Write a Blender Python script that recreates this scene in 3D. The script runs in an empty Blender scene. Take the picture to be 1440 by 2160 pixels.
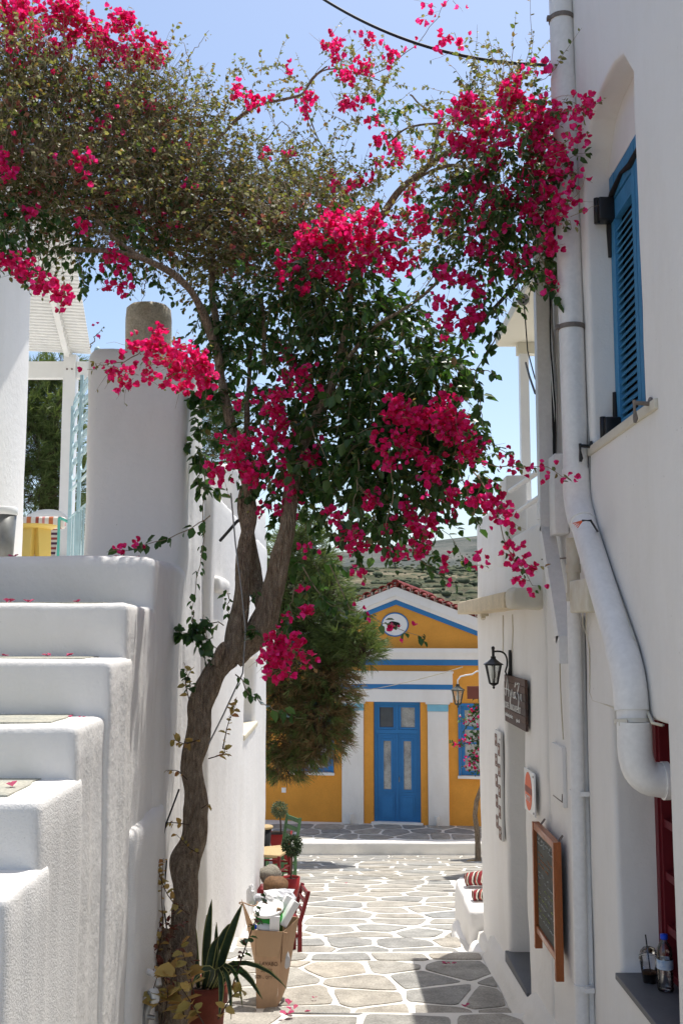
import bpy, bmesh, math, random
import numpy as np
from mathutils import Vector, Matrix, noise

random.seed(7)
rng = np.random.default_rng(7)
SC = bpy.context.scene
COL = SC.collection
R = math.radians

# ------------------------------------------------------------------ camera, sky, sun, exposure
# world: eye at the origin, X right, Y down the lane, Z up; metres
FPX, TH = 2200.0, math.atan(250.0 / 2200.0)
cd = bpy.data.cameras.new('camera')
cam = bpy.data.objects.new('camera', cd)
COL.objects.link(cam)
cam.location = (0, 0, 0)
cam.rotation_euler = (R(90) + TH, 0, 0)
cd.sensor_fit = 'VERTICAL'
cd.sensor_height = 36.0
cd.lens = 36.0 * FPX / 2160.0
cd.clip_start = 0.05
cd.clip_end = 6000
SC.camera = cam

SUN_EL, SUN_AZ = R(71.5), R(31.0)      # azimuth from +Y towards +X
w = bpy.data.worlds.new('World')
SC.world = w
w.use_nodes = True
nt = w.node_tree
bg = nt.nodes['Background']
sky = nt.nodes.new('ShaderNodeTexSky')
sky.sky_type = 'NISHITA'
sky.sun_disc = False
sky.sun_elevation = SUN_EL
sky.sun_rotation = SUN_AZ
sky.air_density = 1.0
sky.dust_density = 1.6
sky.ozone_density = 1.0
nt.links.new(sky.outputs[0], bg.inputs[0])
bg.inputs[1].default_value = 0.15

sd = bpy.data.lights.new('sun', 'SUN')
sun = bpy.data.objects.new('sun', sd)
COL.objects.link(sun)
sd.energy = 4.2
sd.angle = R(0.55)
sd.color = (1.0, 0.965, 0.91)
sdir = Vector((math.cos(SUN_EL) * math.sin(SUN_AZ), math.cos(SUN_EL) * math.cos(SUN_AZ), math.sin(SUN_EL)))
sun.rotation_euler = sdir.to_track_quat('Z', 'Y').to_euler()
sun.location = (0, 0, 20)

SC.view_settings.view_transform = 'Standard'
SC.view_settings.look = 'None'
SC.view_settings.gamma = 1.0
SC.view_settings.use_curve_mapping = False
SC.view_settings.exposure = 0.40
SC.cycles.max_bounces = 8
SC.cycles.diffuse_bounces = 5
SC.cycles.transparent_max_bounces = 12

# ------------------------------------------------------------------ helpers
CT, ST = math.cos(TH), math.sin(TH)
def ray(px, py):
    u = 1080 - py
    return (px - 720, FPX * CT - u * ST, FPX * ST + u * CT)
def at(px, py, Y):
    d = ray(px, py); k = Y / d[1]
    return Vector((d[0] * k, Y, d[2] * k))
def atX(px, py, X):
    d = ray(px, py); k = X / d[0]
    return Vector((X, d[1] * k, d[2] * k))

OFF = {}
def tag(o, label=None, cat=None, group=None, kind=None):
    if label: o['label'] = label
    if cat: o['category'] = cat
    if group: o['group'] = group
    if kind: o['kind'] = kind
    return o
def thing(name, label, cat, loc=(0, 0, 0), group=None, rz=0.0):
    o = bpy.data.objects.new(name, None)
    COL.objects.link(o)
    o.location = loc
    o.rotation_euler = (0, 0, rz)
    o.empty_display_size = 0.1
    OFF[o.name] = Vector(loc)
    return tag(o, label, cat, group)
def children(o): return [c for c in bpy.data.objects if c.parent == o]
def copy_tree(o, parent=None):
    kids = KIDS.get(o.name, [])
    c = o.copy(); COL.objects.link(c); c.parent = parent
    KIDS[c.name] = []
    for k in kids:
        n = copy_tree(k, c); KIDS[c.name].append(n)
    return c
KIDS = {}
def adopt(o, parent):
    o.parent = parent
    KIDS.setdefault(parent.name, []).append(o)

class MB:
    """collects faces in world (or local) coordinates, links them as one mesh object"""
    def __init__(s): s.v = []; s.f = []; s.m = []; s.sm = []
    def add(s, vs, fs, mi=0, smooth=True):
        b = len(s.v); s.v += [tuple(p) for p in vs]
        for f in fs:
            s.f.append([b + i for i in f]); s.m.append(mi); s.sm.append(smooth)
        return s
    def box(s, x0, x1, y0, y1, z0, z1, mi=0):
        vs = [(x, y, z) for x in (x0, x1) for y in (y0, y1) for z in (z0, z1)]
        return s.add(vs, [(0, 1, 3, 2), (4, 6, 7, 5), (0, 4, 5, 1), (2, 3, 7, 6), (0, 2, 6, 4), (1, 5, 7, 3)], mi, False)
    def obox(s, c, ax, ay, az, mi=0):
        """oriented box: centre and three half-axis vectors"""
        c, ax, ay, az = map(Vector, (c, ax, ay, az))
        vs = [c + i * ax + j * ay + k * az for i in (-1, 1) for j in (-1, 1) for k in (-1, 1)]
        return s.add(vs, [(0, 1, 3, 2), (4, 6, 7, 5), (0, 4, 5, 1), (2, 3, 7, 6), (0, 2, 6, 4), (1, 5, 7, 3)], mi, False)
    def bar(s, a, b, wx, wy, up=(0, 0, 1), mi=0):
        a, b = Vector(a), Vector(b); d = b - a; L = d.length; d.normalize()
        side = d.cross(Vector(up))
        if side.length < 1e-4: side = d.cross(Vector((0, 1, 0)))
        side.normalize(); u2 = side.cross(d)
        return s.obox((a + b) / 2, side * wx / 2, d * L / 2, u2 * wy / 2, mi)
    def tube(s, pts, rad, n=8, mi=0, caps=True, jit=0.0):
        pts = [Vector(p) for p in pts]
        if not hasattr(rad, '__len__'): rad = [rad] * len(pts)
        vs = []; fs = []; up = Vector((0.13, 0.2, 1)).normalized(); prev = None
        for i, p in enumerate(pts):
            t = (pts[min(i + 1, len(pts) - 1)] - pts[max(i - 1, 0)]).normalized()
            a = t.cross(up) if prev is None else prev - t * prev.dot(t)
            if a.length < 1e-4: a = t.cross(Vector((1, 0, 0)))
            a.normalize(); prev = a; b = t.cross(a)
            for k in range(n):
                an = 2 * math.pi * k / n
                r = rad[i]
                if jit: r *= 1 + jit * noise.noise(Vector((math.cos(an) * 1.3, math.sin(an) * 1.3, 0)) + p * 4.5) + jit * .45 * noise.noise(Vector((math.cos(an) * 4, math.sin(an) * 4, p.z * 9))) + jit * .22 * abs(noise.noise(Vector((math.cos(an) * 11, math.sin(an) * 11, p.z * 16))))
                vs.append(p + a * math.cos(an) * r + b * math.sin(an) * r)
        for i in range(len(pts) - 1):
            for k in range(n):
                k2 = (k + 1) % n
                fs.append((i * n + k, i * n + k2, (i + 1) * n + k2, (i + 1) * n + k))
        s.add(vs, fs, mi, True)
        if caps:
            s.add(vs[:n], [tuple(range(n - 1, -1, -1))], mi, False)
            s.add(vs[-n:], [tuple(range(n))], mi, False)
        return s
    def lathe(s, c, prof, n=20, mi=0, axis='z'):
        vs = []; fs = []; c = Vector(c)
        for r, h in prof:
            for k in range(n):
                a = 2 * math.pi * k / n; x, y = r * math.cos(a), r * math.sin(a)
                vs.append(c + (Vector((x, y, h)) if axis == 'z' else Vector((x, h, y)) if axis == 'y' else Vector((h, x, y))))
        for i in range(len(prof) - 1):
            for k in range(n):
                k2 = (k + 1) % n
                fs.append((i * n + k, i * n + k2, (i + 1) * n + k2, (i + 1) * n + k))
        return s.add(vs, fs, mi, True)
    def prism(s, poly, ext, mi=0, bevel=0):
        """poly: list of 3D points in a plane, ext: extrusion vector"""
        n = len(poly); P0 = [Vector(p) for p in poly]; e = Vector(ext); P1 = [p + e for p in P0]
        s.add(P0 + P1, [tuple(range(n - 1, -1, -1)), tuple(range(n, 2 * n))] + [(i, (i + 1) % n, n + (i + 1) % n, n + i) for i in range(n)], mi, False)
        return s
    def rbox(s, x0, x1, y0, y1, z0, z1, r=0.03, cell=0.15, amp=0.004, fr=3.0, mi=0, skip=(), celly=None, ridge=0.0):
        """box with rounded edges, grid-subdivided and gently uneven like hand-laid plaster"""
        def lines(a, b, cell=cell):
            rr = min(r, (b - a) * .45)
            inner = list(np.linspace(a + rr, b - rr, max(2, int((b - a) / cell) + 1)))
            return [a, a + rr * .12, a + rr * .45] + inner + [b - rr * .45, b - rr * .12, b]
        L = [lines(x0, x1), lines(y0, y1, celly or cell), lines(z0, z1)]
        lo = Vector((x0, y0, z0)); hi = Vector((x1, y1, z1))
        rr = [min(r, (hi[i] - lo[i]) * .45) for i in range(3)]; rm = min(rr)
        cache = {}; vs = []; fs = []
        def vert(i, j, k):
            key = (i, j, k)
            if key in cache: return cache[key]
            p = Vector((L[0][i], L[1][j], L[2][k]))
            q = Vector([min(max(p[a], lo[a] + rm), hi[a] - rm) for a in range(3)])
            d = p - q; nrm = d.normalized() if d.length > 1e-9 else Vector((0, 0, 1))
            pp = q + nrm * rm
            if amp: pp = pp + nrm * amp * (noise.noise(pp * fr) + .4 * noise.noise(pp * fr * 2.7))
            if ridge and nrm.x > .3: pp.x += ridge * (noise.noise(Vector((3, pp.y * 9, pp.z * .55))) + .22 * noise.noise(Vector((9, pp.y * 23, pp.z * .8))))
            cache[key] = len(vs); vs.append(pp); return cache[key]
        n = [len(a) - 1 for a in L]
        def face(axis, side):
            a, b = [(1, 2), (2, 0), (0, 1)][axis]
            for u in range(n[a]):
                for v in range(n[b]):
                    idx = []
                    for du, dv in ((0, 0), (1, 0), (1, 1), (0, 1)):
                        t = [0, 0, 0]; t[axis] = n[axis] if side else 0; t[a] = u + du; t[b] = v + dv
                        idx.append(vert(*t))
                    fs.append(idx if side else idx[::-1])
        for axis, nm in ((0, 'x'), (1, 'y'), (2, 'z')):
            for side in (0, 1):
                if ('-+'[side] + nm) not in skip: face(axis, side)
        return s.add(vs, fs, mi, True)
    def build(s, name, mats, parent=None, local=False, auto=None, label=None, kind=None):
        me = bpy.data.meshes.new(name)
        v = s.v
        off = Vector((0, 0, 0))
        if parent is not None and not local:
            off = OFF.get(parent.name, Vector((0, 0, 0)))
        if off.length > 0: v = [(a - off.x, b - off.y, c - off.z) for a, b, c in v]
        me.from_pydata(v, [], s.f)
        if not isinstance(mats, (list, tuple)): mats = [mats]
        for m in mats: me.materials.append(m)
        me.polygons.foreach_set('material_index', s.m)
        me.polygons.foreach_set('use_smooth', s.sm)
        me.update()
        o = bpy.data.objects.new(name, me)
        COL.objects.link(o)
        if parent is not None:
            adopt(o, parent); OFF[o.name] = OFF.get(parent.name, Vector((0, 0, 0)))
        if label: o['label'] = label
        if kind: o['kind'] = kind
        return o

def np_mesh(name, V, Q, mats, parent=None, mi=None, kind=None, smooth=False):
    """mesh from numpy arrays: V (n,3), Q (m,k)"""
    me = bpy.data.meshes.new(name)
    if parent is not None: V = V - np.array(OFF.get(parent.name, Vector((0, 0, 0))))
    k = Q.shape[1]
    me.vertices.add(len(V)); me.vertices.foreach_set('co', V.astype(np.float32).ravel())
    me.loops.add(Q.size); me.loops.foreach_set('vertex_index', Q.astype(np.int32).ravel())
    me.polygons.add(len(Q))
    me.polygons.foreach_set('loop_start', np.arange(0, Q.size, k, dtype=np.int32))
    if not isinstance(mats, (list, tuple)): mats = [mats]
    for m in mats: me.materials.append(m)
    if mi is not None: me.polygons.foreach_set('material_index', mi.astype(np.int32))
    if smooth: me.polygons.foreach_set('use_smooth', np.ones(len(Q), dtype=bool))
    me.update(calc_edges=True)
    o = bpy.data.objects.new(name, me)
    COL.objects.link(o)
    if parent is not None:
        adopt(o, parent); OFF[o.name] = OFF.get(parent.name, Vector((0, 0, 0)))
    if kind: o['kind'] = kind
    return o

# ------------------------------------------------------------------ materials
def mat(name, col, rough=0.7, var=0.0, vscale=3.0, col2=None, bump=0.0, bscale=40.0, bdist=0.01, spec=0.3, metal=0.0,
        objrand=None, fine=0.0, trans=0.0, ior=1.45, detail=6, stretch=None, coat=0.0):
    m = bpy.data.materials.new(name); m.use_nodes = True
    t = m.node_tree; N = t.nodes; Lk = t.links; b = N['Principled BSDF']
    b.inputs['Roughness'].default_value = rough
    b.inputs['Specular IOR Level'].default_value = spec
    b.inputs['Metallic'].default_value = metal
    b.inputs['Base Color'].default_value = (*col, 1)
    b.inputs['IOR'].default_value = ior
    if trans: b.inputs['Transmission Weight'].default_value = trans
    if coat: b.inputs['Coat Weight'].default_value = coat
    tc = N.new('ShaderNodeTexCoord'); src = tc.outputs['Object']
    if stretch:
        mp = N.new('ShaderNodeMapping'); mp.inputs['Scale'].default_value = stretch
        Lk.new(src, mp.inputs[0]); src = mp.outputs[0]
    out = None
    if objrand:
        oi = N.new('ShaderNodeObjectInfo'); rp = N.new('ShaderNodeValToRGB')
        rp.color_ramp.interpolation = 'LINEAR'
        els = rp.color_ramp.elements
        els[0].color = (*objrand[0], 1); els[1].color = (*objrand[-1], 1)
        for i, c in enumerate(objrand[1:-1]):
            e = els.new((i + 1) / (len(objrand) - 1)); e.color = (*c, 1)
        Lk.new(oi.outputs['Random'], rp.inputs[0]); out = rp.outputs[0]
    if var or col2:
        nz = N.new('ShaderNodeTexNoise'); nz.inputs['Scale'].default_value = vscale; nz.inputs['Detail'].default_value = detail
        nz.inputs['Roughness'].default_value = .65
        Lk.new(src, nz.inputs['Vector'])
        mr = N.new('ShaderNodeMapRange'); mr.inputs[1].default_value = .32; mr.inputs[2].default_value = .68
        Lk.new(nz.outputs['Fac'], mr.inputs[0])
        mx = N.new('ShaderNodeMix'); mx.data_type = 'RGBA'
        if col2:
            Lk.new(mr.outputs[0], mx.inputs[0]); mx.inputs[6].default_value = (*col, 1); mx.inputs[7].default_value = (*col2, 1)
            if out: Lk.new(out, mx.inputs[6])
        else:
            mx.blend_type = 'MULTIPLY'; mx.inputs[0].default_value = 1.0
            mx.inputs[6].default_value = (*col, 1)
            if out: Lk.new(out, mx.inputs[6])
            m2 = N.new('ShaderNodeMapRange'); m2.inputs[3].default_value = 1 - var; m2.inputs[4].default_value = 1 + var * .5
            Lk.new(mr.outputs[0], m2.inputs[0]); Lk.new(m2.outputs[0], mx.inputs[7])
        out = mx.outputs[2]
    if fine:
        n3 = N.new('ShaderNodeTexNoise'); n3.inputs['Scale'].default_value = vscale * 14; n3.inputs['Detail'].default_value = 8
        Lk.new(src, n3.inputs['Vector'])
        m3 = N.new('ShaderNodeMapRange'); m3.inputs[1].default_value = .35; m3.inputs[2].default_value = .65
        m3.inputs[3].default_value = 1 - fine; m3.inputs[4].default_value = 1 + fine * .4
        Lk.new(n3.outputs['Fac'], m3.inputs[0])
        mx = N.new('ShaderNodeMix'); mx.data_type = 'RGBA'; mx.blend_type = 'MULTIPLY'; mx.inputs[0].default_value = 1
        mx.inputs[6].default_value = (*col, 1)
        if out: Lk.new(out, mx.inputs[6])
        Lk.new(m3.outputs[0], mx.inputs[7]); out = mx.outputs[2]
    if out: Lk.new(out, b.inputs['Base Color'])
    if bump:
        nb = N.new('ShaderNodeTexNoise'); nb.inputs['Scale'].default_value = bscale; nb.inputs['Detail'].default_value = 5
        Lk.new(src, nb.inputs['Vector'])
        bp = N.new('ShaderNodeBump'); bp.inputs['Strength'].default_value = bump; bp.inputs['Distance'].default_value = bdist
        Lk.new(nb.outputs['Fac'], bp.inputs['Height']); Lk.new(bp.outputs[0], b.inputs['Normal'])
    return m

def plaster(name, base=(.785, .765, .735), bump=.5, big=.35, dirt=.10, bscale=22, bdist=.012, fine=90, vstretch=(1, 1, .35)):
    m = bpy.data.materials.new(name); m.use_nodes = True
    t = m.node_tree; N = t.nodes; Lk = t.links; b = N['Principled BSDF']
    b.inputs['Roughness'].default_value = .88; b.inputs['Specular IOR Level'].default_value = .15
    tc = N.new('ShaderNodeTexCoord')
    geo = N.new('ShaderNodeNewGeometry')
    mp = N.new('ShaderNodeMapping'); mp.inputs['Scale'].default_value = vstretch; Lk.new(geo.outputs['Position'], mp.inputs[0])
    n1 = N.new('ShaderNodeTexNoise'); n1.inputs['Scale'].default_value = 1.7; n1.inputs['Detail'].default_value = 8; n1.inputs['Roughness'].default_value = .7
    Lk.new(mp.outputs[0], n1.inputs['Vector'])
    r1 = N.new('ShaderNodeMapRange'); r1.inputs[1].default_value = .45; r1.inputs[2].default_value = .8; r1.inputs[3].default_value = 0; r1.inputs[4].default_value = dirt * 3
    Lk.new(n1.outputs['Fac'], r1.inputs[0])
    mx = N.new('ShaderNodeMix'); mx.data_type = 'RGBA'; mx.inputs[6].default_value = (*base, 1)
    mx.inputs[7].default_value = (base[0] * .72, base[1] * .69, base[2] * .62, 1); Lk.new(r1.outputs[0], mx.inputs[0])
    # sparse specks
    vz = N.new('ShaderNodeTexNoise'); vz.inputs['Scale'].default_value = 38; vz.inputs['Detail'].default_value = 3
    Lk.new(geo.outputs['Position'], vz.inputs['Vector'])
    r2 = N.new('ShaderNodeMapRange'); r2.inputs[1].default_value = .745; r2.inputs[2].default_value = .79; r2.inputs[3].default_value = 0; r2.inputs[4].default_value = .45
    Lk.new(vz.outputs['Fac'], r2.inputs[0])
    m2 = N.new('ShaderNodeMix'); m2.data_type = 'RGBA'; m2.inputs[7].default_value = (.3, .27, .22, 1)
    Lk.new(mx.outputs[2], m2.inputs[6]); Lk.new(r2.outputs[0], m2.inputs[0])
    Lk.new(m2.outputs[2], b.inputs['Base Color'])
    nb = N.new('ShaderNodeTexNoise'); nb.inputs['Scale'].default_value = bscale; nb.inputs['Detail'].default_value = 4
    nc = N.new('ShaderNodeTexNoise'); nc.inputs['Scale'].default_value = fine; nc.inputs['Detail'].default_value = 3
    Lk.new(geo.outputs['Position'], nb.inputs['Vector']); Lk.new(geo.outputs['Position'], nc.inputs['Vector'])
    bp = N.new('ShaderNodeBump'); bp.inputs['Strength'].default_value = big; bp.inputs['Distance'].default_value = bdist
    bq = N.new('ShaderNodeBump'); bq.inputs['Strength'].default_value = bump; bq.inputs['Distance'].default_value = .003
    Lk.new(nb.outputs['Fac'], bp.inputs['Height']); Lk.new(nc.outputs['Fac'], bq.inputs['Height'])
    Lk.new(bp.outputs[0], bq.inputs['Normal']); Lk.new(bq.outputs[0], b.inputs['Normal'])
    return m

def leafmat(name, cols, transl=.35, rough=.5, edge=None, tcol=None):
    """foliage: colour varies per leaf (random per island), light passes through"""
    m = bpy.data.materials.new(name); m.use_nodes = True
    t = m.node_tree; N = t.nodes; Lk = t.links; b = N['Principled BSDF']; out = N['Material Output']
    b.inputs['Roughness'].default_value = rough; b.inputs['Specular IOR Level'].default_value = .35
    g = N.new('ShaderNodeNewGeometry'); rp = N.new('ShaderNodeValToRGB'); els = rp.color_ramp.elements
    els[0].color = (*cols[0], 1); els[1].color = (*cols[-1], 1)
    for i, c in enumerate(cols[1:-1]):
        e = els.new((i + 1) / (len(cols) - 1)); e.color = (*c, 1)
    Lk.new(g.outputs['Random Per Island'], rp.inputs[0])
    Lk.new(rp.outputs[0], b.inputs['Base Color'])
    tr = N.new('ShaderNodeBsdfTranslucent')
    if tcol:
        mx = N.new('ShaderNodeMix'); mx.data_type = 'RGBA'; mx.blend_type = 'MULTIPLY'; mx.inputs[0].default_value = 1
        Lk.new(rp.outputs[0], mx.inputs[6]); mx.inputs[7].default_value = (*tcol, 1); Lk.new(mx.outputs[2], tr.inputs[0])
    else: Lk.new(rp.outputs[0], tr.inputs[0])
    ms = N.new('ShaderNodeMixShader'); ms.inputs[0].default_value = transl
    Lk.new(b.outputs[0], ms.inputs[1]); Lk.new(tr.outputs[0], ms.inputs[2]); Lk.new(ms.outputs[0], out.inputs[0])
    return m

M = {}
M['plaster'] = plaster('white_plaster')
M['plaster_rough'] = plaster('white_stucco_rough', bump=.9, big=.30, bscale=75, bdist=.008, fine=170, dirt=.05, vstretch=(1, 1, 1))
M['plaster_smooth'] = plaster('white_plaster_smooth', bump=.35, big=.32, bscale=9, bdist=.022, dirt=.13)
M['plaster_grey'] = plaster('cream_weathered_plaster', base=(.62, .58, .49), dirt=.25)
M['cream'] = mat('cream_painted_slab', (.66, .55, .38), .8, var=.18, vscale=5, bump=.3, fine=.12)
M['joint'] = plaster('whitewashed_joint', base=(.76, .73, .67), bump=.6, big=.5, dirt=.14, vstretch=(1, 1, 1))
M['stone'] = mat('paving_stone', (.3, .29, .27), .85, var=.32, vscale=5.5, fine=.24, bump=.8, bscale=45, bdist=.006,
                 objrand=[(.385, .355, .30), (.285, .29, .28), (.42, .38, .315), (.33, .325, .30), (.45, .405, .335), (.30, .295, .275), (.40, .37, .315)])
M['slate'] = mat('tread_slate', (.32, .33, .29), .8, var=.3, vscale=7, fine=.25, col2=(.52, .49, .40), bump=.4, bscale=60, bdist=.004)
M['grey_slab'] = mat('grey_slate_slab', (.115, .118, .125), .55, var=.12, vscale=6, fine=.08, bump=.15, bscale=80, bdist=.002)
M['yellow'] = mat('ochre_render', (.72, .325, .055), .85, var=.10, vscale=2.2, fine=.05, bump=.25, bscale=50, bdist=.004)
M['blue'] = mat('blue_paint', (.032, .18, .43), .5, var=.08, vscale=4, fine=.05, bump=.1, bscale=60, bdist=.002)
M['blue_pale'] = mat('pale_blue_paint', (.20, .47, .62), .6, var=.08, vscale=4)
M['blue_shutter'] = mat('weathered_blue_shutter_paint', (.055, .235, .44), .55, var=.18, vscale=7, fine=.12, bump=.25, bscale=90, bdist=.002, stretch=(1, 1, .3))
M['maroon'] = mat('maroon_paint', (.14, .012, .018), .45, var=.12, vscale=5, bump=.08, bscale=40, bdist=.002)
M['tile'] = mat('terracotta_tile', (.21, .028, .02), .75, var=.3, vscale=9, fine=.1)
M['pvc'] = mat('white_pvc', (.80, .785, .765), .42, var=.09, vscale=3.5, fine=.05, spec=.4)
M['pvc_old'] = mat('yellowed_pvc', (.66, .63, .54), .55, var=.15, vscale=6, col2=(.50, .43, .30))
M['metal_w'] = mat('white_enamel', (.78, .78, .76), .35, spec=.5, var=.04, vscale=5)
M['metal_b'] = mat('pale_blue_iron_paint', (.42, .60, .66), .4, spec=.5, var=.12, vscale=14)
M['black'] = mat('black_metal', (.012, .012, .013), .42, spec=.5, var=.3, vscale=30)
M['rubber'] = mat('black_rubber', (.015, .015, .016), .6)
M['steel'] = mat('galvanised_steel', (.35, .34, .32), .5, metal=.7, var=.25, vscale=30)
M['rust'] = mat('rusty_grey_iron', (.20, .17, .15), .7, var=.3, vscale=40)
M['glass'] = mat('clear_glass', (1, 1, 1), .02, trans=1.0, ior=1.05, spec=.5)
M['pane'] = mat('dark_window_pane', (.10, .11, .12), .08, spec=.9, var=.2, vscale=3)
M['pane_light'] = mat('pane_with_curtain', (.42, .42, .40), .12, spec=.9, var=.35, vscale=6, fine=.3, coat=.5)
M['wood_o'] = mat('varnished_orange_wood', (.36, .105, .028), .4, var=.2, vscale=5, fine=.15, stretch=(6, 6, 1), coat=.3)
M['wood_d'] = mat('dark_sign_wood', (.085, .05, .036), .6, var=.3, vscale=4, fine=.25, stretch=(1, 1, 10), objrand=[(.075, .045, .035), (.13, .07, .05), (.06, .045, .042)])
M['chalkboard'] = mat('chalkboard', (.05, .052, .048), .75, var=.5, vscale=6, col2=(.10, .10, .085))
M['chalk'] = mat('white_chalk', (.5, .52, .5), .9)
M['chalk_o'] = mat('orange_chalk', (.45, .2, .09), .9)
M['chalk_y'] = mat('yellow_chalk', (.38, .42, .18), .9)
M['white'] = mat('white_lettering_paint', (.8, .8, .78), .6)
M['print_dk'] = mat('dark_print', (.10, .07, .055), .7)
M['paper'] = mat('white_paper_board', (.68, .67, .64), .6, var=.06, vscale=10)
M['sign_red'] = mat('orange_red_sign_paint', (.72, .12, .035), .45, var=.06, vscale=10)
M['card'] = mat('brown_cardboard', (.44, .285, .175), .8, var=.10, vscale=4, fine=.06, bump=.15, bscale=25, bdist=.004, stretch=(1, 1, .5))
M['card_tape'] = mat('packing_tape_brown', (.40, .26, .15), .25, spec=.5)
M['ink'] = mat('box_ink', (.12, .07, .04), .8)
M['foam'] = mat('white_polystyrene', (.82, .82, .82), .8, bump=.2, bscale=120, bdist=.002)
M['green_p'] = mat('green_plastic', (.03, .30, .045), .4)
M['plastic_w'] = mat('white_plastic', (.82, .82, .80), .35, spec=.5)
M['blue_cap'] = mat('blue_bottle_cap', (.01, .06, .55), .4)
M['label_blue'] = mat('bottle_label', (.18, .32, .55), .4, var=.5, vscale=40, col2=(.6, .65, .7))
def clear_plastic(name, tint=(1, 1, 1), alpha=.16):
    """thin clear plastic: mostly lets light through, glossy skin"""
    m = bpy.data.materials.new(name); m.use_nodes = True
    t = m.node_tree; N = t.nodes; Lk = t.links
    N.remove(N['Principled BSDF']); out = N['Material Output']
    tr = N.new('ShaderNodeBsdfTransparent'); tr.inputs[0].default_value = (*tint, 1)
    gl = N.new('ShaderNodeBsdfGlossy'); gl.inputs['Roughness'].default_value = .08
    fr = N.new('ShaderNodeFresnel'); fr.inputs[0].default_value = 1.5
    mr = N.new('ShaderNodeMapRange'); mr.inputs[3].default_value = alpha; mr.inputs[4].default_value = 1
    Lk.new(fr.outputs[0], mr.inputs[0])
    ms = N.new('ShaderNodeMixShader'); Lk.new(mr.outputs[0], ms.inputs[0]); Lk.new(tr.outputs[0], ms.inputs[1]); Lk.new(gl.outputs[0], ms.inputs[2])
    Lk.new(ms.outputs[0], out.inputs[0]); return m
M['clear'] = clear_plastic('clear_plastic_film', (.985, .985, .99), .05)
M['lampglass'] = clear_plastic('lantern_pane_glass', (.92, .94, .92), .10)
M['coffee'] = mat('iced_coffee', (.022, .008, .004), .2, spec=.5)
M['crema'] = mat('coffee_foam', (.20, .10, .035), .6)
M['bulb'] = mat('frosted_bulb', (.7, .7, .66), .3)
M['terracotta'] = mat('terracotta_pot', (.22, .05, .028), .75, var=.2, vscale=12, fine=.1)
M['red_pot'] = mat('glazed_red_pot', (.26, .016, .016), .4, var=.1, vscale=8)
M['red_wood'] = mat('dark_red_painted_wood', (.17, .013, .016), .5, var=.15, vscale=15)
M['green_wood'] = mat('green_painted_wood', (.075, .16, .07), .55, var=.2, vscale=15)
M['straw'] = mat('straw_seat', (.52, .38, .20), .9, var=.3, vscale=30, fine=.2, stretch=(1, 8, 1))
M['wicker'] = mat('brown_wicker', (.16, .085, .04), .8, var=.4, vscale=40)
M['grey_cloth'] = mat('grey_white_cloth', (.50, .50, .52), .9, var=.15, vscale=8, bump=.5, bscale=14, bdist=.02)
M['soil'] = mat('potting_soil', (.035, .025, .018), .95, bump=.8, bscale=60, bdist=.01)
M['bark'] = mat('bougainvillea_bark', (.27, .185, .12), .9, col2=(.66, .51, .36), vscale=20, fine=.6, bump=1.0, bscale=30, bdist=.09, stretch=(3.2, 3.2, .7))
M['bark_dk'] = mat('twig_bark', (.10, .062, .042), .9, var=.3, vscale=20)
M['twig_g'] = mat('dry_twig', (.30, .235, .15), .9)
M['pine_bark'] = mat('pine_bark', (.11, .07, .05), .9, var=.4, vscale=14, bump=.8, bscale=20, bdist=.02)
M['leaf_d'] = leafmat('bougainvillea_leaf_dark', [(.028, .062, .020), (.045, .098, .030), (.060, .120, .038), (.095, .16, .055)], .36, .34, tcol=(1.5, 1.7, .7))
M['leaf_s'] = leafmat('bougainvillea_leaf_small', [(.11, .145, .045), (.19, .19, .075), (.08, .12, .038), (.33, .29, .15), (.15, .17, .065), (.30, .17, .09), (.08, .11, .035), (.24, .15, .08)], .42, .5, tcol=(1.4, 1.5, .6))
M['leaf_v'] = leafmat('bougainvillea_leaf_pale_edge', [(.24, .25, .11), (.42, .40, .23), (.30, .30, .15)], .35, .5)
M['bract'] = leafmat('magenta_bract', [(.42, .006, .05), (.70, .010, .15), (.86, .02, .26), (.50, .008, .07), (.78, .014, .19), (.92, .06, .38), (.58, .010, .10)], .48, .5, tcol=(1.3, 1.1, 1.0))
M['bract_old'] = leafmat('faded_bract', [(.36, .10, .06), (.45, .24, .14), (.50, .10, .12), (.38, .17, .08)], .35, .6)
M['leaf_y'] = leafmat('yellowing_vine_leaf', [(.46, .27, .07), (.55, .38, .12), (.34, .29, .08), (.42, .16, .06)], .35, .6)
M['bract_dry'] = leafmat('fallen_bract', [(.42, .02, .10), (.50, .06, .16), (.36, .05, .08)], .2, .7)
M['leaf_red'] = leafmat('reddish_leaf', [(.16, .02, .02), (.20, .06, .03), (.09, .05, .02)], .3, .6)
M['needle'] = leafmat('pine_needle', [(.075, .12, .032), (.11, .165, .05), (.175, .215, .08), (.10, .13, .048)], .36, .5, tcol=(1.3, 1.3, .7))
M['needle_br'] = leafmat('brown_pine_needle', [(.20, .115, .05), (.28, .17, .075), (.17, .14, .06), (.14, .15, .055)], .25, .6)
M['topiary'] = leafmat('clipped_shrub_leaf', [(.015, .035, .010), (.03, .055, .018), (.05, .08, .028)], .2, .45)
M['olive'] = leafmat('pale_shrub_leaf', [(.10, .13, .06), (.16, .19, .09), (.20, .21, .12)], .25, .5)
M['snake'] = mat('snake_plant_leaf', (.022, .048, .022), .4, col2=(.045, .085, .04), vscale=14, stretch=(1, 1, 5), spec=.5)
M['snake_e'] = mat('snake_plant_edge', (.30, .30, .10), .5)
M['scrub'] = mat('hillside_scrub', (.062, .078, .042), .95, col2=(.115, .12, .07), vscale=.35)
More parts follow.
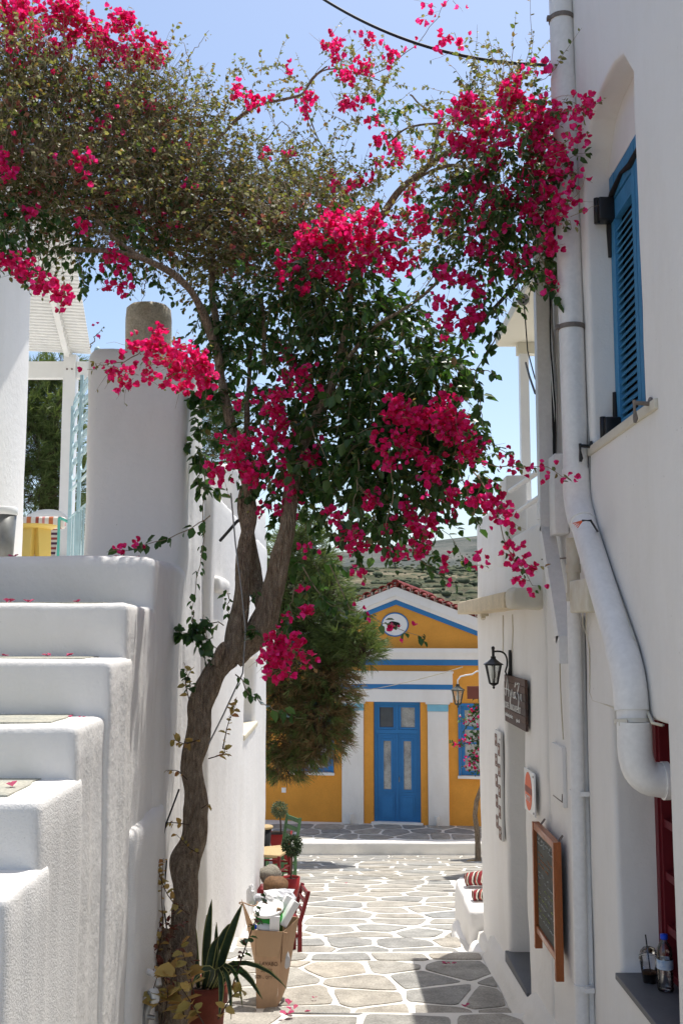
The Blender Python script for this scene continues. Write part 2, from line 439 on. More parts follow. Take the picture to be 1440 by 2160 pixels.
# ------------------------------------------------------------------ lane: terraces stepping down away from the camera
# (y0, z0, y1, z1) treads, each drops to the next
TER = [(2.5, -2.06, 6.62, -2.30), (6.62, -2.37, 8.40, -2.47), (8.40, -2.58, 9.35, -2.63), (9.35, -2.71, 13.9, -3.20),
       (13.9, -3.28, 18.1, -3.86), (18.1, -3.93, 21.95, -4.56)]
PLZ = -4.31; PLY = 21.95
def zg(y):
    for a, za, b, zb in TER:
        if y < b: return za + (zb - za) * (y - a) / (b - a)
    return -4.56

def clip(poly, nx, ny, c):
    """keep the side nx*x+ny*y<=c"""
    out = []
    for i in range(len(poly)):
        p, q = poly[i], poly[(i + 1) % len(poly)]
        dp, dq = nx * p[0] + ny * p[1] - c, nx * q[0] + ny * q[1] - c
        if dp <= 0: out.append(p)
        if (dp < 0 < dq) or (dq < 0 < dp):
            k = dp / (dp - dq); out.append((p[0] + (q[0] - p[0]) * k, p[1] + (q[1] - p[1]) * k))
    return out
def stone_cells(x0, x1, y0, y1, wx, wy, joint=.022, ystretch=0.0):
    """irregular rows of crazy paving filling a rectangle: list of rounded polygons"""
    rows = max(1, round((y1 - y0) / wy)); sites = []
    for r in range(-1, rows + 1):
        yy = y0 + (r + .5) * (y1 - y0) / rows
        n = max(1, round((x1 - x0) / wx)); sh = random.random()
        for k in range(-1, n + 2):
            sites.append((x0 + (k + sh - .3 + random.uniform(-.30, .30)) * (x1 - x0) / n, yy + random.uniform(-.24, .24) * (y1 - y0) / rows))
    cells = []
    AN = wx / wy * .82
    for i, (sx, sy) in enumerate(sites):
        poly = [(x0, y0), (x1, y0), (x1, y1), (x0, y1)]
        if not (x0 - wx * .6 < sx < x1 + wx * .6 and y0 - wy * .6 < sy < y1 + wy * .6): continue
        for j, (tx, ty) in enumerate(sites):
            if i == j or abs(tx - sx) > 2.6 * wx or abs(ty - sy) > 2.6 * wy: continue
            nx, ny = tx - sx, (ty - sy) * AN * AN
            mx, my = (sx + tx) / 2, (sy + ty) / 2
            c = nx * mx + ny * my; L = math.hypot(nx, ny)
            jj = joint * random.uniform(.7, 1.35)
            poly = clip(poly, nx / L, ny / L, c / L - jj * (1 + ystretch * abs(ny) / L))
            if len(poly) < 3: break
        if len(poly) < 3: continue
        for nx, ny, c in ((1, 0, x1 - joint), (-1, 0, -x0 - joint), (0, 1, y1 - joint * .5), (0, -1, -y0 - joint * .7)):
            poly = clip(poly, nx, ny, c)
            if len(poly) < 3: break
        if len(poly) < 3: continue
        A = sum(poly[k][0] * poly[(k + 1) % len(poly)][1] - poly[(k + 1) % len(poly)][0] * poly[k][1] for k in range(len(poly))) / 2
        if abs(A) < .008: continue
        # drop very short edges, then cut the corners
        q = [p for k, p in enumerate(poly) if math.dist(p, poly[k - 1]) > .035]
        if len(q) < 3: continue
        for it in range(2):
            o = []
            for k in range(len(q)):
                a, b = q[k], q[(k + 1) % len(q)]; t = .085 if it == 0 else .25
                o += [(a[0] + (b[0] - a[0]) * t, a[1] + (b[1] - a[1]) * t), (a[0] + (b[0] - a[0]) * (1 - t), a[1] + (b[1] - a[1]) * (1 - t))]
            q = o
        cx = sum(p[0] for p in q) / len(q); cy = sum(p[1] for p in q) / len(q)
        q = [(p[0] + .012 * noise.noise(Vector((p[0] * 9, p[1] * 9, 3))), p[1] + .012 * noise.noise(Vector((p[0] * 9, p[1] * 9, 8)))) for p in q]
        cells.append((cx, cy, q))
    return cells

ground_mats = [M['joint']]
def sheet(mb, x0, x1, y0, y1, zf, nx, ny, amp=.006):
    vs = []; fs = []
    for j in range(ny + 1):
        for i in range(nx + 1):
            x = x0 + (x1 - x0) * i / nx; y = y0 + (y1 - y0) * j / ny
            vs.append((x, y, zf(y) + amp * noise.noise(Vector((x * 2.3, y * 2.3, 0)))))
    for j in range(ny):
        for i in range(nx):
            a = j * (nx + 1) + i; fs.append((a, a + 1, a + nx + 2, a + nx + 1))
    mb.add(vs, fs)

lane = MB()
XL, XR = -7.0, 8.0
for k, (a, za, b, zb) in enumerate(TER):
    f = (lambda y, a=a, za=za, b=b, zb=zb: za + (zb - za) * (y - a) / (b - a))
    xl, xr = (-1.3, 1.6) if b < 9 else (XL, XR)
    sheet(lane, xl, xr, a, b - .004 if k < len(TER) - 1 else b + .3, f, int((xr - xl) / .12) if b < 9 else int((xr - xl) / .3), int((b - a) / .15))
    if k < len(TER) - 1:       # riser of the step down
        z1 = TER[k + 1][1]
        n = 60; vs = []
        for i in range(n + 1):
            x = xl + (xr - xl) * i / n; dn = .006 * noise.noise(Vector((x * 2.3, b * 2.3, 0)))
            vs += [(x, b - .004, zb + dn), (x, b + .012, z1 - .02)]
        lane.add(vs, [(2 * i, 2 * i + 1, 2 * i + 3, 2 * i + 2) for i in range(n)])
path = lane.build('path', [M['joint']], kind='structure')
# stones, each one an object lying proud of the whitewashed joints
stones_in_view = []
random.seed(31)
def add_stone(cell, zf, parent, h=.006, name='paving_stone'):
    cx, cy, q = cell
    tilt = (random.uniform(-.004, .004), random.uniform(-.004, .004))
    top = [(x, y, zf(y) + h + tilt[0] * (x - cx) + tilt[1] * (y - cy)) for x, y in q]
    n = len(q)
    inn = [(cx + (x - cx) * .985, cy + (y - cy) * .98, z + .0012) for x, y, z in top]
    bot = [(x, y, z - h - .02) for x, y, z in top]
    vs = bot + top + inn
    fs = [(i, (i + 1) % n, n + (i + 1) % n, n + i) for i in range(n)] + [(n + i, n + (i + 1) % n, 2 * n + (i + 1) % n, 2 * n + i) for i in range(n)] + [tuple(range(2 * n, 3 * n))]
    mb = MB(); mb.add(vs, fs, 0, False)
    return mb
LAYOUT = [  # terrace index, x0, x1, y0, y1, wx, wy
    (0, -.92, 1.08, 3.4, 6.20, .46, .52), (0, -.92, 1.08, 6.20, 6.61, .50, .30),
    (1, -.90, 1.08, 6.64, 8.12, .47, .40), (1, -.90, 1.08, 8.12, 8.39, .52, .25),
    (2, -.90, 1.02, 8.42, 9.34, .50, .36),
    (3, -.92, 1.4, 9.37, 13.88, .54, .38), (4, -2.1, 2.8, 13.92, 18.08, .64, .44), (5, -2.6, 3.6, 18.12, 21.9, .70, .55)]
rest = MB(); nst = 0
for ti, x0, x1, y0, y1, wx, wy in LAYOUT:
    a, za, b, zb = TER[ti]
    f = (lambda y, a=a, za=za, b=b, zb=zb: za + (zb - za) * (y - a) / (b - a))
    for c in stone_cells(x0, x1, y0, y1, wx, wy, .0185 if ti < 3 else .021, 0 if ti < 3 else .9):
        mb = add_stone(c, f, path)
        vis = abs(c[0]) < .16 * c[1] + .3 and c[0] > (-.10 * c[1] if c[1] > 12 else -5)
        if vis and nst < 285:
            mb.build('paving_stone', M['stone'], path); nst += 1
        else:
            rest.add(mb.v, mb.f, 0, False)
rest.build('paving_stones_beyond', M['stone'], path, kind='stuff')
# whitewashed fillet sloping up from the stones to the foot of the right-hand walls
b = MB(); vs = []; n = 34
for i in range(n + 1):
    y = 3.4 + (8.9 - 3.4) * i / n; w_ = .02 * noise.noise(Vector((y * 1.7, 1, 0)))
    vs += [(1.065 + w_, y, zg(y) + .004), (1.10 + w_ * .5, y, zg(y) + .05), (1.125, y, zg(y) + .15), (1.20, y, zg(y) + .16)]
b.add(vs, [(4 * i + k, 4 * i + k + 1, 4 * i + k + 5, 4 * i + k + 4) for i in range(n) for k in range(3)])
b.build('edge_fillet', M['joint'], path)

# raised forecourt in front of the ochre building
fc = MB()
fc.rbox(-7, 8, PLY, 31, -4.9, PLZ, r=.05, cell=.5, amp=.012, fr=1.5, skip=('-z', '+y', '-x', '+x'))
fore = fc.build('forecourt', [M['joint']], kind='structure')
rest = MB()
for c in stone_cells(-3.0, 3.6, 22.28, 24.0, .62, .56, .022, .9):
    mb = add_stone(c, lambda y: PLZ + .004, fore)
    if -.09 * c[1] < c[0] < .15 * c[1]: mb.build('paving_stone', M['stone'], fore)
    else: rest.add(mb.v, mb.f, 0, False)
rest.build('paving_stones_beyond', M['stone'], fore, kind='stuff')

# ------------------------------------------------------------------ hillside beyond
def sstep(a, b, x):
    t = min(1, max(0, (x - a) / (b - a))); return t * t * (3 - 2 * t)
def hill_z(x, y):
    r = x / max(y, 1)
    KN = [(30, -7.0), (90, -7.5), (130, -.5), (180, 3.5), (260, 9.5), (350, 17), (430, 24), (520, 29), (700, 40), (900, 68 + 95 * r), (1000, 75 + 110 * r), (1300, 60), (2600, 20)]
    z = KN[-1][1]
    for (a, za), (b, zb) in zip(KN, KN[1:]):
        if y <= b:
            t = max(0, (y - a) / (b - a)); z = za + (zb - za) * t; break
    z += 5.5 * noise.noise(Vector((x * .006, y * .006, 2))) * sstep(100, 400, y)
    if 100 < y < 560:                     # farm terraces
        s = 2.1; zz = z + 1.4 * noise.noise(Vector((x * .012, y * .004, 9)))
        q = math.floor(zz / s); fr = zz / s - q
        z = s * (q + sstep(.0, .16, fr)) + (z - zz)
    return z + .35 * noise.noise(Vector((x * .05, y * .05, 5)))
ys = list(np.linspace(31, 100, 12)) + list(np.linspace(104, 560, 300)) + list(np.linspace(575, 1300, 46)) + list(np.linspace(1400, 5000, 12))
V = []; NXH = 130
for y in ys:
    half = 60 + .55 * y
    for i in range(NXH + 1):
        x = -half + 2 * half * i / NXH
        V.append((x, y, hill_z(x, y) if y < 2600 else 20 - (y - 2600) * .01))
Q = []
for j in range(len(ys) - 1):
    for i in range(NXH):
        a = j * (NXH + 1) + i; Q.append((a, a + 1, a + NXH + 2, a + NXH + 1))
def hillmat():
    m = bpy.data.materials.new('dry_hillside'); m.use_nodes = True
    t = m.node_tree; N = t.nodes; Lk = t.links; b = N['Principled BSDF']; b.inputs['Roughness'].default_value = .95; b.inputs['Specular IOR Level'].default_value = .05
    geo = N.new('ShaderNodeNewGeometry')
    def nz(scale, det=6, st=None):
        n = N.new('ShaderNodeTexNoise'); n.inputs['Scale'].default_value = scale; n.inputs['Detail'].default_value = det; n.inputs['Roughness'].default_value = .7
        if st:
            mp = N.new('ShaderNodeMapping'); mp.inputs['Scale'].default_value = st; Lk.new(geo.outputs['Position'], mp.inputs[0]); Lk.new(mp.outputs[0], n.inputs['Vector'])
        else: Lk.new(geo.outputs['Position'], n.inputs['Vector'])
        return n.outputs['Fac']
    def ramp(fac, stops):
        r = N.new('ShaderNodeValToRGB'); e = r.color_ramp.elements
        e[0].position, e[0].color = stops[0][0], (*stops[0][1], 1); e[1].position, e[1].color = stops[-1][0], (*stops[-1][1], 1)
        for p, c in stops[1:-1]: k = e.new(p); k.color = (*c, 1)
        Lk.new(fac, r.inputs[0]); return r.outputs[0]
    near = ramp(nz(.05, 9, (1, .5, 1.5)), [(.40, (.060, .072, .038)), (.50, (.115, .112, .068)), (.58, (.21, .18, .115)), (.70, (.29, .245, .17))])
    far = ramp(nz(.03, 10), [(.38, (.075, .085, .075)), (.50, (.115, .12, .105)), (.62, (.155, .15, .13)), (.72, (.24, .23, .21))])  # greyed colours stand in for haze over the distant slope
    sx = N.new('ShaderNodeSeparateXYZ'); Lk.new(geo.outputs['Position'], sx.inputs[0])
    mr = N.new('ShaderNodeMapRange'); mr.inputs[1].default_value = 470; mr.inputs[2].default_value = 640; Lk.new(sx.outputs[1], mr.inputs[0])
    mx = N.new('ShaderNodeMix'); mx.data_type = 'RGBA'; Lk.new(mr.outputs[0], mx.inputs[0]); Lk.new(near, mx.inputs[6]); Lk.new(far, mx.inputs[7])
    # steep terrace faces are bare stone
    sn = N.new('ShaderNodeSeparateXYZ'); Lk.new(geo.outputs['Normal'], sn.inputs[0])
    ms = N.new('ShaderNodeMapRange'); ms.inputs[1].default_value = .93; ms.inputs[2].default_value = .80; Lk.new(sn.outputs[2], ms.inputs[0])
    wall = ramp(nz(.6, 6), [(.4, (.10, .085, .065)), (.6, (.21, .18, .14))])
    m2 = N.new('ShaderNodeMix'); m2.data_type = 'RGBA'; Lk.new(ms.outputs[0], m2.inputs[0]); Lk.new(mx.outputs[2], m2.inputs[6]); Lk.new(wall, m2.inputs[7])
    Lk.new(m2.outputs[2], b.inputs['Base Color'])
    nb = N.new('ShaderNodeBump'); nb.inputs['Strength'].default_value = .9; nb.inputs['Distance'].default_value = 1.2
    Lk.new(nz(.35, 6), nb.inputs['Height']); Lk.new(nb.outputs[0], b.inputs['Normal'])
    return m
hill = np_mesh('hillside', np.array(V, float), np.array(Q), hillmat(), kind='structure', smooth=True)
# ground sheet below everything, out to the horizon
gb = MB(); gb.add([(-4000, -500, -7.6), (4000, -500, -7.6), (4000, 5500, -7.6), (-4000, 5500, -7.6)], [(0, 1, 2, 3)], 0, False)
gb.build('ground', mat('dry_ground', (.22, .19, .13), .95, var=.3, vscale=.1), kind='structure')
# scrub bushes dotted along the terraces (far off, countless): one object
def blob(c, r, seed, fl=.62):
    vs = []; fs = []; nu, nv = 8, 5
    for j in range(nv + 1):
        ph = math.pi * j / nv
        for i in range(nu):
            th = 2 * math.pi * i / nu + j * .3
            d = Vector((math.sin(ph) * math.cos(th), math.sin(ph) * math.sin(th), math.cos(ph)))
            k = r * (1 + .45 * noise.noise(d * 1.7 + Vector((seed, 0, 0))))
            vs.append((c[0] + d.x * k, c[1] + d.y * k, c[2] + d.z * k * fl))
    for j in range(nv):
        for i in range(nu):
            a, b2 = j * nu + i, j * nu + (i + 1) % nu; fs.append((a, a + nu, b2 + nu, b2))
    return vs, fs
sc_ = MB(); random.seed(5)
for k in range(5200):
    y = random.uniform(120, 520) if k < 4300 else random.uniform(520, 800); x = random.uniform(-.10, .20) * y
    if noise.noise(Vector((x * .03, y * .012, 1))) < -.12 and random.random() < .75: continue
    r = (.4 + 1.15 * random.random() ** 2.6) * (1 if y < 350 else 1.25)
    vs, fs = blob((x, y, hill_z(x, y) + r * .2), r, k); sc_.add(vs, fs, 0, True)
sc_.build('hillside_scrub', M['scrub'], kind='stuff')['label'] = 'dark scrub and low trees dotted over the terraced hillside'

# ------------------------------------------------------------------ uneven plaster wall standing in a plane X = const, with openings
def plaster_wall(mb, y0, y1, z0, z1, X0, s, holes=(), depth=.3, r=.045, cell=.13, amp=.008, ridge=0.0, rfreq=9.0, lean=0.0, mi=0):
    """s: outward direction (+1/-1 along X). holes: (ya, yb, za, zb, rise, hdepth)"""
    def lines(a, b, cuts):
        L = set(np.round(np.linspace(a, b, max(2, int((b - a) / cell) + 1)), 4))
        for c, d in cuts:
            L = {v for v in L if not (c - r * 1.1 < v < c + r * 1.1)} | {round(c + d * r * t, 4) for t in (0, .06, .3, .65, 1)}
        return sorted(v for v in L if a - 1e-6 <= v <= b + 1e-6)
    cy = [(y0, 1), (y1, -1)]; cz = [(z0, 1), (z1, -1)]
    for h in holes: cy += [(h[0], -1), (h[1], 1)]; cz += [(h[2], -1), (h[3], 1)]
    Y, Z = lines(y0, y1, cy), lines(z0, z1, cz)
    def drop(d): return 0 if d >= r else r - math.sqrt(max(0, r * r - (r - d) ** 2))
    bm_v = {}; vs = []; info = []
    def vert(i, j):
        if (i, j) in bm_v: return bm_v[(i, j)]
        y, z = Y[i], Z[j]
        dr = max(drop(y - y0), drop(y1 - y), drop(z - z0), drop(z1 - z))
        for ya, yb, za, zb, rise, hd in holes:
            dy = max(ya - y, y - yb, 0); dz = max(za - z, z - zb, 0)
            dr = max(dr, drop(math.hypot(dy, dz) if (dy > 0 and dz > 0) else max(dy, dz)))
        zz = z
        for ya, yb, za, zb, rise, hd in holes:
            if rise and ya <= y <= yb and z >= zb - 1e-6:
                t = (y - (ya + yb) / 2) / ((yb - ya) / 2); arch = zb + rise * math.sqrt(max(0, 1 - t * t)); zt = zb + rise + .35
                if z < zt: zz = zt - (zt - z) * (zt - arch) / (zt - zb)
        x = X0 - s * dr + s * amp * (noise.noise(Vector((X0 * 3, y * 1.6, zz * 1.6))) + .5 * noise.noise(Vector((7, y * 4.5, zz * 4.5))))
        if ridge: x += s * ridge * noise.noise(Vector((3, y * rfreq, zz * .5)))
        x += lean * (zz + 1.5)
        bm_v[(i, j)] = len(vs); vs.append((x, y, zz)); info.append((y, z)); return bm_v[(i, j)]
    fs = []
    for i in range(len(Y) - 1):
        for j in range(len(Z) - 1):
            yc, zc = (Y[i] + Y[i + 1]) / 2, (Z[j] + Z[j + 1]) / 2
            if any(h[0] < yc < h[1] and h[2] < zc < h[3] for h in holes): continue
            q = [vert(i, j), vert(i + 1, j), vert(i + 1, j + 1), vert(i, j + 1)]
            fs.append(q if s > 0 else q[::-1])
    cnt = {}
    for f in fs:
        for k in range(4):
            e = (f[k], f[(k + 1) % 4]); cnt[e] = 1
    nv = len(vs); back = {}
    for (a, b) in list(cnt):
        if (b, a) in cnt: continue
        def bk(v):
            if v not in back:
                y, z = info[v]; hd = depth
                for h in holes:
                    if h[0] - 1e-4 <= y <= h[1] + 1e-4 and h[2] - 1e-4 <= z <= h[3] + 1e-4: hd = h[5]
                back[v] = len(vs); vs.append((X0 - s * hd + lean * (vs[v][2] + 1.5), vs[v][1], vs[v][2]))
            return back[v]
        a2, b2 = bk(a), bk(b)
        fs.append([b, a, a2, b2])
    mb.add(vs, fs, mi, True)

# ------------------------------------------------------------------ LEFT SIDE
XW = -.92
# staircase: whitewashed masonry steps with slate treads
stair = thing('staircase', 'whitewashed masonry staircase with slate treads climbing beside the lane on the left', 'staircase', (XW - .5, 4.2, -2.2))
SXL = -2.42
steps = []   # (y front, z top)
for px, py in ((10, 1893), (88, 1690), (170, 1531), (232, 1392), (272, 1272)):
    p = atX(px, py, XW - .0); steps.append((p.y, p.z))
EDGE = [(2.05, -1.17), (2.43, -.95)] + steps
land_y, land_z = atX(330, 1190, XW).y, .37
print('STEPS', [(round(a, 2), round(b, 2)) for a, b in EDGE], land_y)
for k, (y, z) in enumerate(EDGE):
    y2 = EDGE[k + 1][0] if k + 1 < len(EDGE) else land_y
    b = MB(); b.rbox(SXL, XW - .012 * math.sin(k * 2.1) - .004, y, y2 + .12, -2.6, z, r=.034, cell=.11, amp=.007, fr=3.5, skip=('-z', '+y', '-x'), celly=.028, ridge=.0075)
    so = b.build('step', M['plaster_rough'] if k < 4 else M['plaster'], stair)
    t = MB(); x1 = XW - .13; ya, yb = y + .085, y2 + .01; z1 = z + .003
    # slate let into the whitewash, ragged outline
    n = 18; pts = []
    for i in range(n + 1): pts.append((SXL + .06 + (x1 - SXL - .06) * i / n, ya + .018 * noise.noise(Vector((i * .7, k * 3.1, 0)))))
    for i in range(5): pts.append((x1 + .03 * noise.noise(Vector((k, i * 1.1, 4))), ya + (yb - ya) * (i + 1) / 5))
    for i in range(n + 1): pts.append((x1 - (x1 - SXL - .06) * i / n, yb))
    t.prism([(x, yy, z - .02) for x, yy in pts], (0, 0, .026))
    t.build('tread_slab', M['slate'], so)
b = MB()
b.rbox(SXL, XW + .004, land_y, 6.2, -2.6, land_z, r=.06, cell=.11, amp=.012, fr=3.5, skip=('-z', '+y', '-x'), celly=.03, ridge=.012)
b.build('landing', M['plaster'], stair)
# flank wall below the landing end: recess and ledge
b = MB(); b.rbox(-1.5, XW + .035, 4.62, 5.46, -2.6, -.86, r=.055, cell=.09, amp=.012, fr=4, skip=('-z', '-x'))
b.build('buttress', M['plaster_rough'], stair)

# terrace floor behind the stairs
b = MB(); b.box(-9, -1.06, 5.45, 17.0, -.2, .355)
b.build('terrace_floor', M['joint'], kind='structure')
# wall pier at the head of the stairs
pier = thing('wall_pier', 'tall white plastered pier at the head of the stairs with a round stone on top', 'pier', (-1.2, 6.4, .37))
b = MB(); b.rbox(-1.53, XW - .005, 6.12, 6.92, -2.9, 1.70, r=.075, cell=.10, amp=.013, fr=3.2, skip=('-z',), celly=.03, ridge=.010)
b.build('pier_body', M['plaster'], pier)
b = MB()
c = at(313, 722, 6.55)
prof = [(0.0, .243), (.06, .243), (.12, .238), (.143, .222), (.150, .18), (.147, .10), (.143, .03), (.146, -.01), (0, -.012)]
b.lathe((c.x, 6.55, 1.695), [(r_, h * 1.62) for r_, h in prof][::-1], n=28)
for i, v in enumerate(b.v):
    p = Vector(v); n_ = noise.noise(p * 9) * .007 + noise.noise(p * 25) * .003; d = Vector((p.x - c.x, p.y - 6.55, 0))
    if d.length > .02: p += d.normalized() * n_
    p.z += noise.noise(p * 8) * .004; b.v[i] = tuple(p)
o = b.build('round_coping_stone', mat('weathered_limestone', (.62, .57, .47), .95, col2=(.42, .36, .27), vscale=7, fine=.25, bump=.9, bscale=35, bdist=.01), None)
tag(o, 'round weathered limestone block sitting on top of the white pier', 'stone block')
# long wall along the lane from the pier to the left building
b = MB(); plaster_wall(b, 6.88, 7.45, -3.0, .95, XW - .055, 1, (), depth=.3, ridge=.014, rfreq=5)
b.rbox(-1.28, XW - .06, 6.9, 7.45, .2, .96, r=.06, cell=.12, amp=.012, skip=('-z',))
tag(b.build('garden_wall', M['plaster']), 'low white plastered wall behind the bougainvillea trunk between stairs and house', 'wall')

# left house beyond the tree
lh = thing('left_house', 'white plastered house on the left of the lane with a small deep window', 'house', (-2.5, 10, -2.9))
b = MB()
HW = (10.05, 11.45, -.98, -.30, 0, .24)
plaster_wall(b, 7.37, 12.9, -3.6, 1.02, XW, 1, (HW,), depth=.4, r=.05, amp=.010, ridge=.012, rfreq=4.0)
b.rbox(-1.5, XW - .31, 7.37, 12.9, -3.6, 1.02, r=.05, cell=.3, amp=.01, skip=('-z',))
b.rbox(-1.4, XW - .02, 7.372, 7.70, -3.2, 1.015, r=.05, cell=.15, amp=.01, skip=('-z',))
b.rbox(-1.4, XW - .02, 12.55, 12.905, -3.7, 1.015, r=.05, cell=.15, amp=.01, skip=('-z',))
b.rbox(-1.5, XW - .012, 9.4, 12.91, .9, 1.52, r=.10, cell=.15, amp=.014, skip=('-z',))
b.build('wall', M['plaster'], lh)
b = MB(); b.rbox(XW - .22, XW + .015, 9.98, 11.5, -1.03, -.975, r=.012, cell=.2, amp=.003)
b.build('window_sill', mat('cream_marble_sill', (.70, .63, .48), .6, var=.1, vscale=6), lh)
b = MB(); b.box(XW - .25, XW - .235, 10.05, 11.45, -.98, -.3)
wf = b.build('window', M['pane'], lh)
b = MB()
for y in (10.08, 10.75, 11.42): b.box(XW - .235, XW - .20, y - .035, y + .035, -.98, -.3)
for z in (-.955, -.325): b.box(XW - .233, XW - .203, 10.05, 11.45, z - .03, z + .03)
b.build('window_frame', M['metal_w'], wf)
# plaster drip ledge and cable entry on the garden wall
b = MB(); b.rbox(-.97, XW + .05, 7.55, 8.25, .28, .40, r=.05, cell=.08, amp=.015)
b.build('ledge', M['plaster'], lh)

# upper left house wall
uh = thing('upper_left_house', 'white house wall at the left edge beside the top of the stairs', 'house', (-3.5, 6, .4))
b = MB(); b.rbox(-6.5, -2.41, 2.0, 7.9, -2.6, 3.6, r=.05, cell=.22, amp=.014, fr=1.6, skip=('-z',))
b.build('wall', M['plaster'], uh)

# pergola on the terrace (turned a little)
pg = thing('pergola', 'white slatted pergola roof on a square post above the terrace', 'pergola', (-3.0, 11, .36))
N_, F_ = Vector((-2.34, 8.8, 3.30)), Vector((-3.04, 12.4, 3.30))
ed = (F_ - N_).normalized(); sd_ = Vector((-ed.y, ed.x, 0)); 
if sd_.x > 0: sd_ = -sd_
start = N_ - ed * 1.6; total = (F_ - start).length
ns = 46
for k in range(ns):
    c0 = start + ed * (total * (k + .5) / ns)
    b = MB(); a_, c_ = c0, c0 + sd_ * 2.6
    b.obox((a_ + c_) / 2 + Vector((0, 0, .045)), sd_ * 1.3, (ed * .058 + Vector((0, 0, .007))), Vector((0, 0, .008)) - ed * .0016)
    b.build('slat', M['metal_w'], pg)
b = MB(); q0 = sd_ * .28
b.obox((start + F_) / 2 + q0, ed * (total / 2), sd_ * .03, Vector((0, 0, .03))); b.obox((start + F_) / 2 + sd_ * 2.2, ed * (total / 2), sd_ * .035, Vector((0, 0, .035)))
for k in range(24):
    c0 = start + ed * (total * (k + .5) / 24) + sd_ * .24
    b.obox(c0 + Vector((0, 0, .0)), ed * .008, sd_ * .012, Vector((0, 0, .04)))
b.build('rafter', M['metal_w'], pg)
pc = at(150, 760, 12.3)
b = MB(); b.box(pc.x - .075, pc.x + .075, 12.25, 12.40, .35, 3.30); b.build('post', M['metal_w'], pg)
b = MB()
for dx in (-.03, .03):
    b.lathe((pc.x + dx, 12.247, 3.12), [(0, -.006), (.012, -.004), (.012, .006)], n=8, axis='y')
b.build('bolt', M['rust'], pg)
b = MB(); b.box(-6, pc.x - .078, 12.27, 12.38, 3.02, 3.22); b.box(pc.x + .078, -1.9, 12.27, 12.38, 3.02, 3.22); b.build('beam', M['metal_w'], pg)

# scrolled iron gate standing open against the pier
gt = thing('iron_gate', 'pale blue iron gate with scroll rings standing open beside the white pier', 'gate', (-1.66, 6.7, .37))
g0, g1 = Vector((-1.60, 6.55, 0)), Vector((-1.95, 7.45, 0)); gd = (g1 - g0).normalized()
b = MB()
for t_ in (0, .5, 1):
    p = g0.lerp(g1, t_); b.bar((p.x, p.y, .40), (p.x, p.y, 1.62 + .12 * (t_ == .5)), .022, .022)
for z in (.42, .80, 1.0, 1.60): b.bar((g0.x, g0.y, z), (g1.x, g1.y, z), .02, .012)
b.build('gate_frame', M['metal_b'], gt)
for k in range(5):
    b = MB(); zc = 1.12 + k * .115
    for t_ in (.25, .75):
        c0 = g0.lerp(g1, t_); ring = [(c0.x + gd.x * .2 * math.cos(a), c0.y + gd.y * .2 * math.cos(a), zc + .075 * math.sin(a)) for a in np.linspace(0, 2 * math.pi, 17)]
        b.tube(ring, .009, n=6, caps=False)
    b.build('scroll', M['metal_b'], gt)
b = MB()
for k in range(7):
    p = g0.lerp(g1, .07 + k * .143); b.bar((p.x, p.y, .43), (p.x, p.y, .80), .012, .012)
b.build('gate_bar', M['metal_b'], gt)
b = MB(); p = atX(190, 722, -1.62); b.tube([(-1.57, 6.56, 1.60), (-1.57, 6.56, 1.78)], [.02, .016], n=10); b.lathe((-1.57, 6.56, 1.79), [(0, .03), (.018, .02), (.024, 0), (.018, -.02), (0, -.03)], n=12)
b.build('hinge_post', M['metal_b'], gt)

# ------------------------------------------------------------------ RIGHT SIDE
XR_ = 1.15
rh = thing('right_house', 'tall white plastered house on the right with an arched window niche', 'house', (2.2, 4, -2.2))
b = MB()
WIN = (3.86, 4.68, .835, 2.165, .20, .15)
LOW = (3.73, 4.50, -1.415, -.33, 0, .195)
plaster_wall(b, .6, 4.96, -2.9, 5.2, XR_, -1, (WIN, LOW), depth=.35, r=.022, cell=.14, amp=.006, lean=-.004)
b.box(XR_ + .27, 5, .6, 4.955, -2.9, 5.19)
b.rbox(XR_ + .03, 5, 4.74, 4.95, -2.9, 5.15, r=.03, cell=.3, amp=.004, skip=('-z',))
b.build('wall', M['plaster_smooth'], rh)
b = MB(); plaster_wall(b, 4.90, 6.0, -2.9, 2.72, XR_ + .012, -1, (), depth=.3, r=.04, amp=.007)
b.rbox(XR_ + .05, 4.5, 4.9, 5.995, -2.9, 2.71, r=.05, cell=.3, amp=.006, skip=('-z',))
b.build('wall_return', M['plaster_smooth'], rh)
# shutter leaf (closed, seen at a slant)
sh = MB(); xs = XR_ + .100
y0, y1, z0, z1 = 3.86, 4.68, .85, 2.10
for (a, c, d, e) in ((y1 - .075, y1 - .005, z0, z1), (y0 + .005, y0 + .075, z0, z1), ((y0 + y1) / 2 - .05, (y0 + y1) / 2 - .003, z0, z1), ((y0 + y1) / 2 + .003, (y0 + y1) / 2 + .05, z0, z1)):
    sh.box(xs, xs + .035, a, c, d, e)
shut = sh.build('window_shutter', M['blue_shutter'], rh)
for (ya, yb) in ((y0 + .075, (y0 + y1) / 2 - .05), ((y0 + y1) / 2 + .05, y1 - .075)):
    for (d, e) in ((z0, z0 + .09), (z1 - .12, z1), (z1 - .22, z1 - .135)): sh = MB(); sh.box(xs + .003, xs + .033, ya, yb, d, e); sh.build('rail', M['blue_shutter'], shut)
for (ya, yb) in ((y0 + .075, (y0 + y1) / 2 - .05), ((y0 + y1) / 2 + .05, y1 - .075)):
    nsl = 26
    for k in range(nsl):
        zc = z0 + .11 + (z1 - .24 - z0 - .12) * (k + .5) / nsl
        sh = MB(); sh.obox((xs + .018, (ya + yb) / 2, zc), (.011, 0, .0155), (0, (yb - ya) / 2, 0), (-.0028, 0, .002)); sh.build('slat', M['blue_shutter'], shut)
sh = MB(); sh.box(xs + .045, xs + .055, y0, y1, z0, z1 + .25); sh.build('panel', mat('dark_interior', (.02, .02, .022), .9), shut)
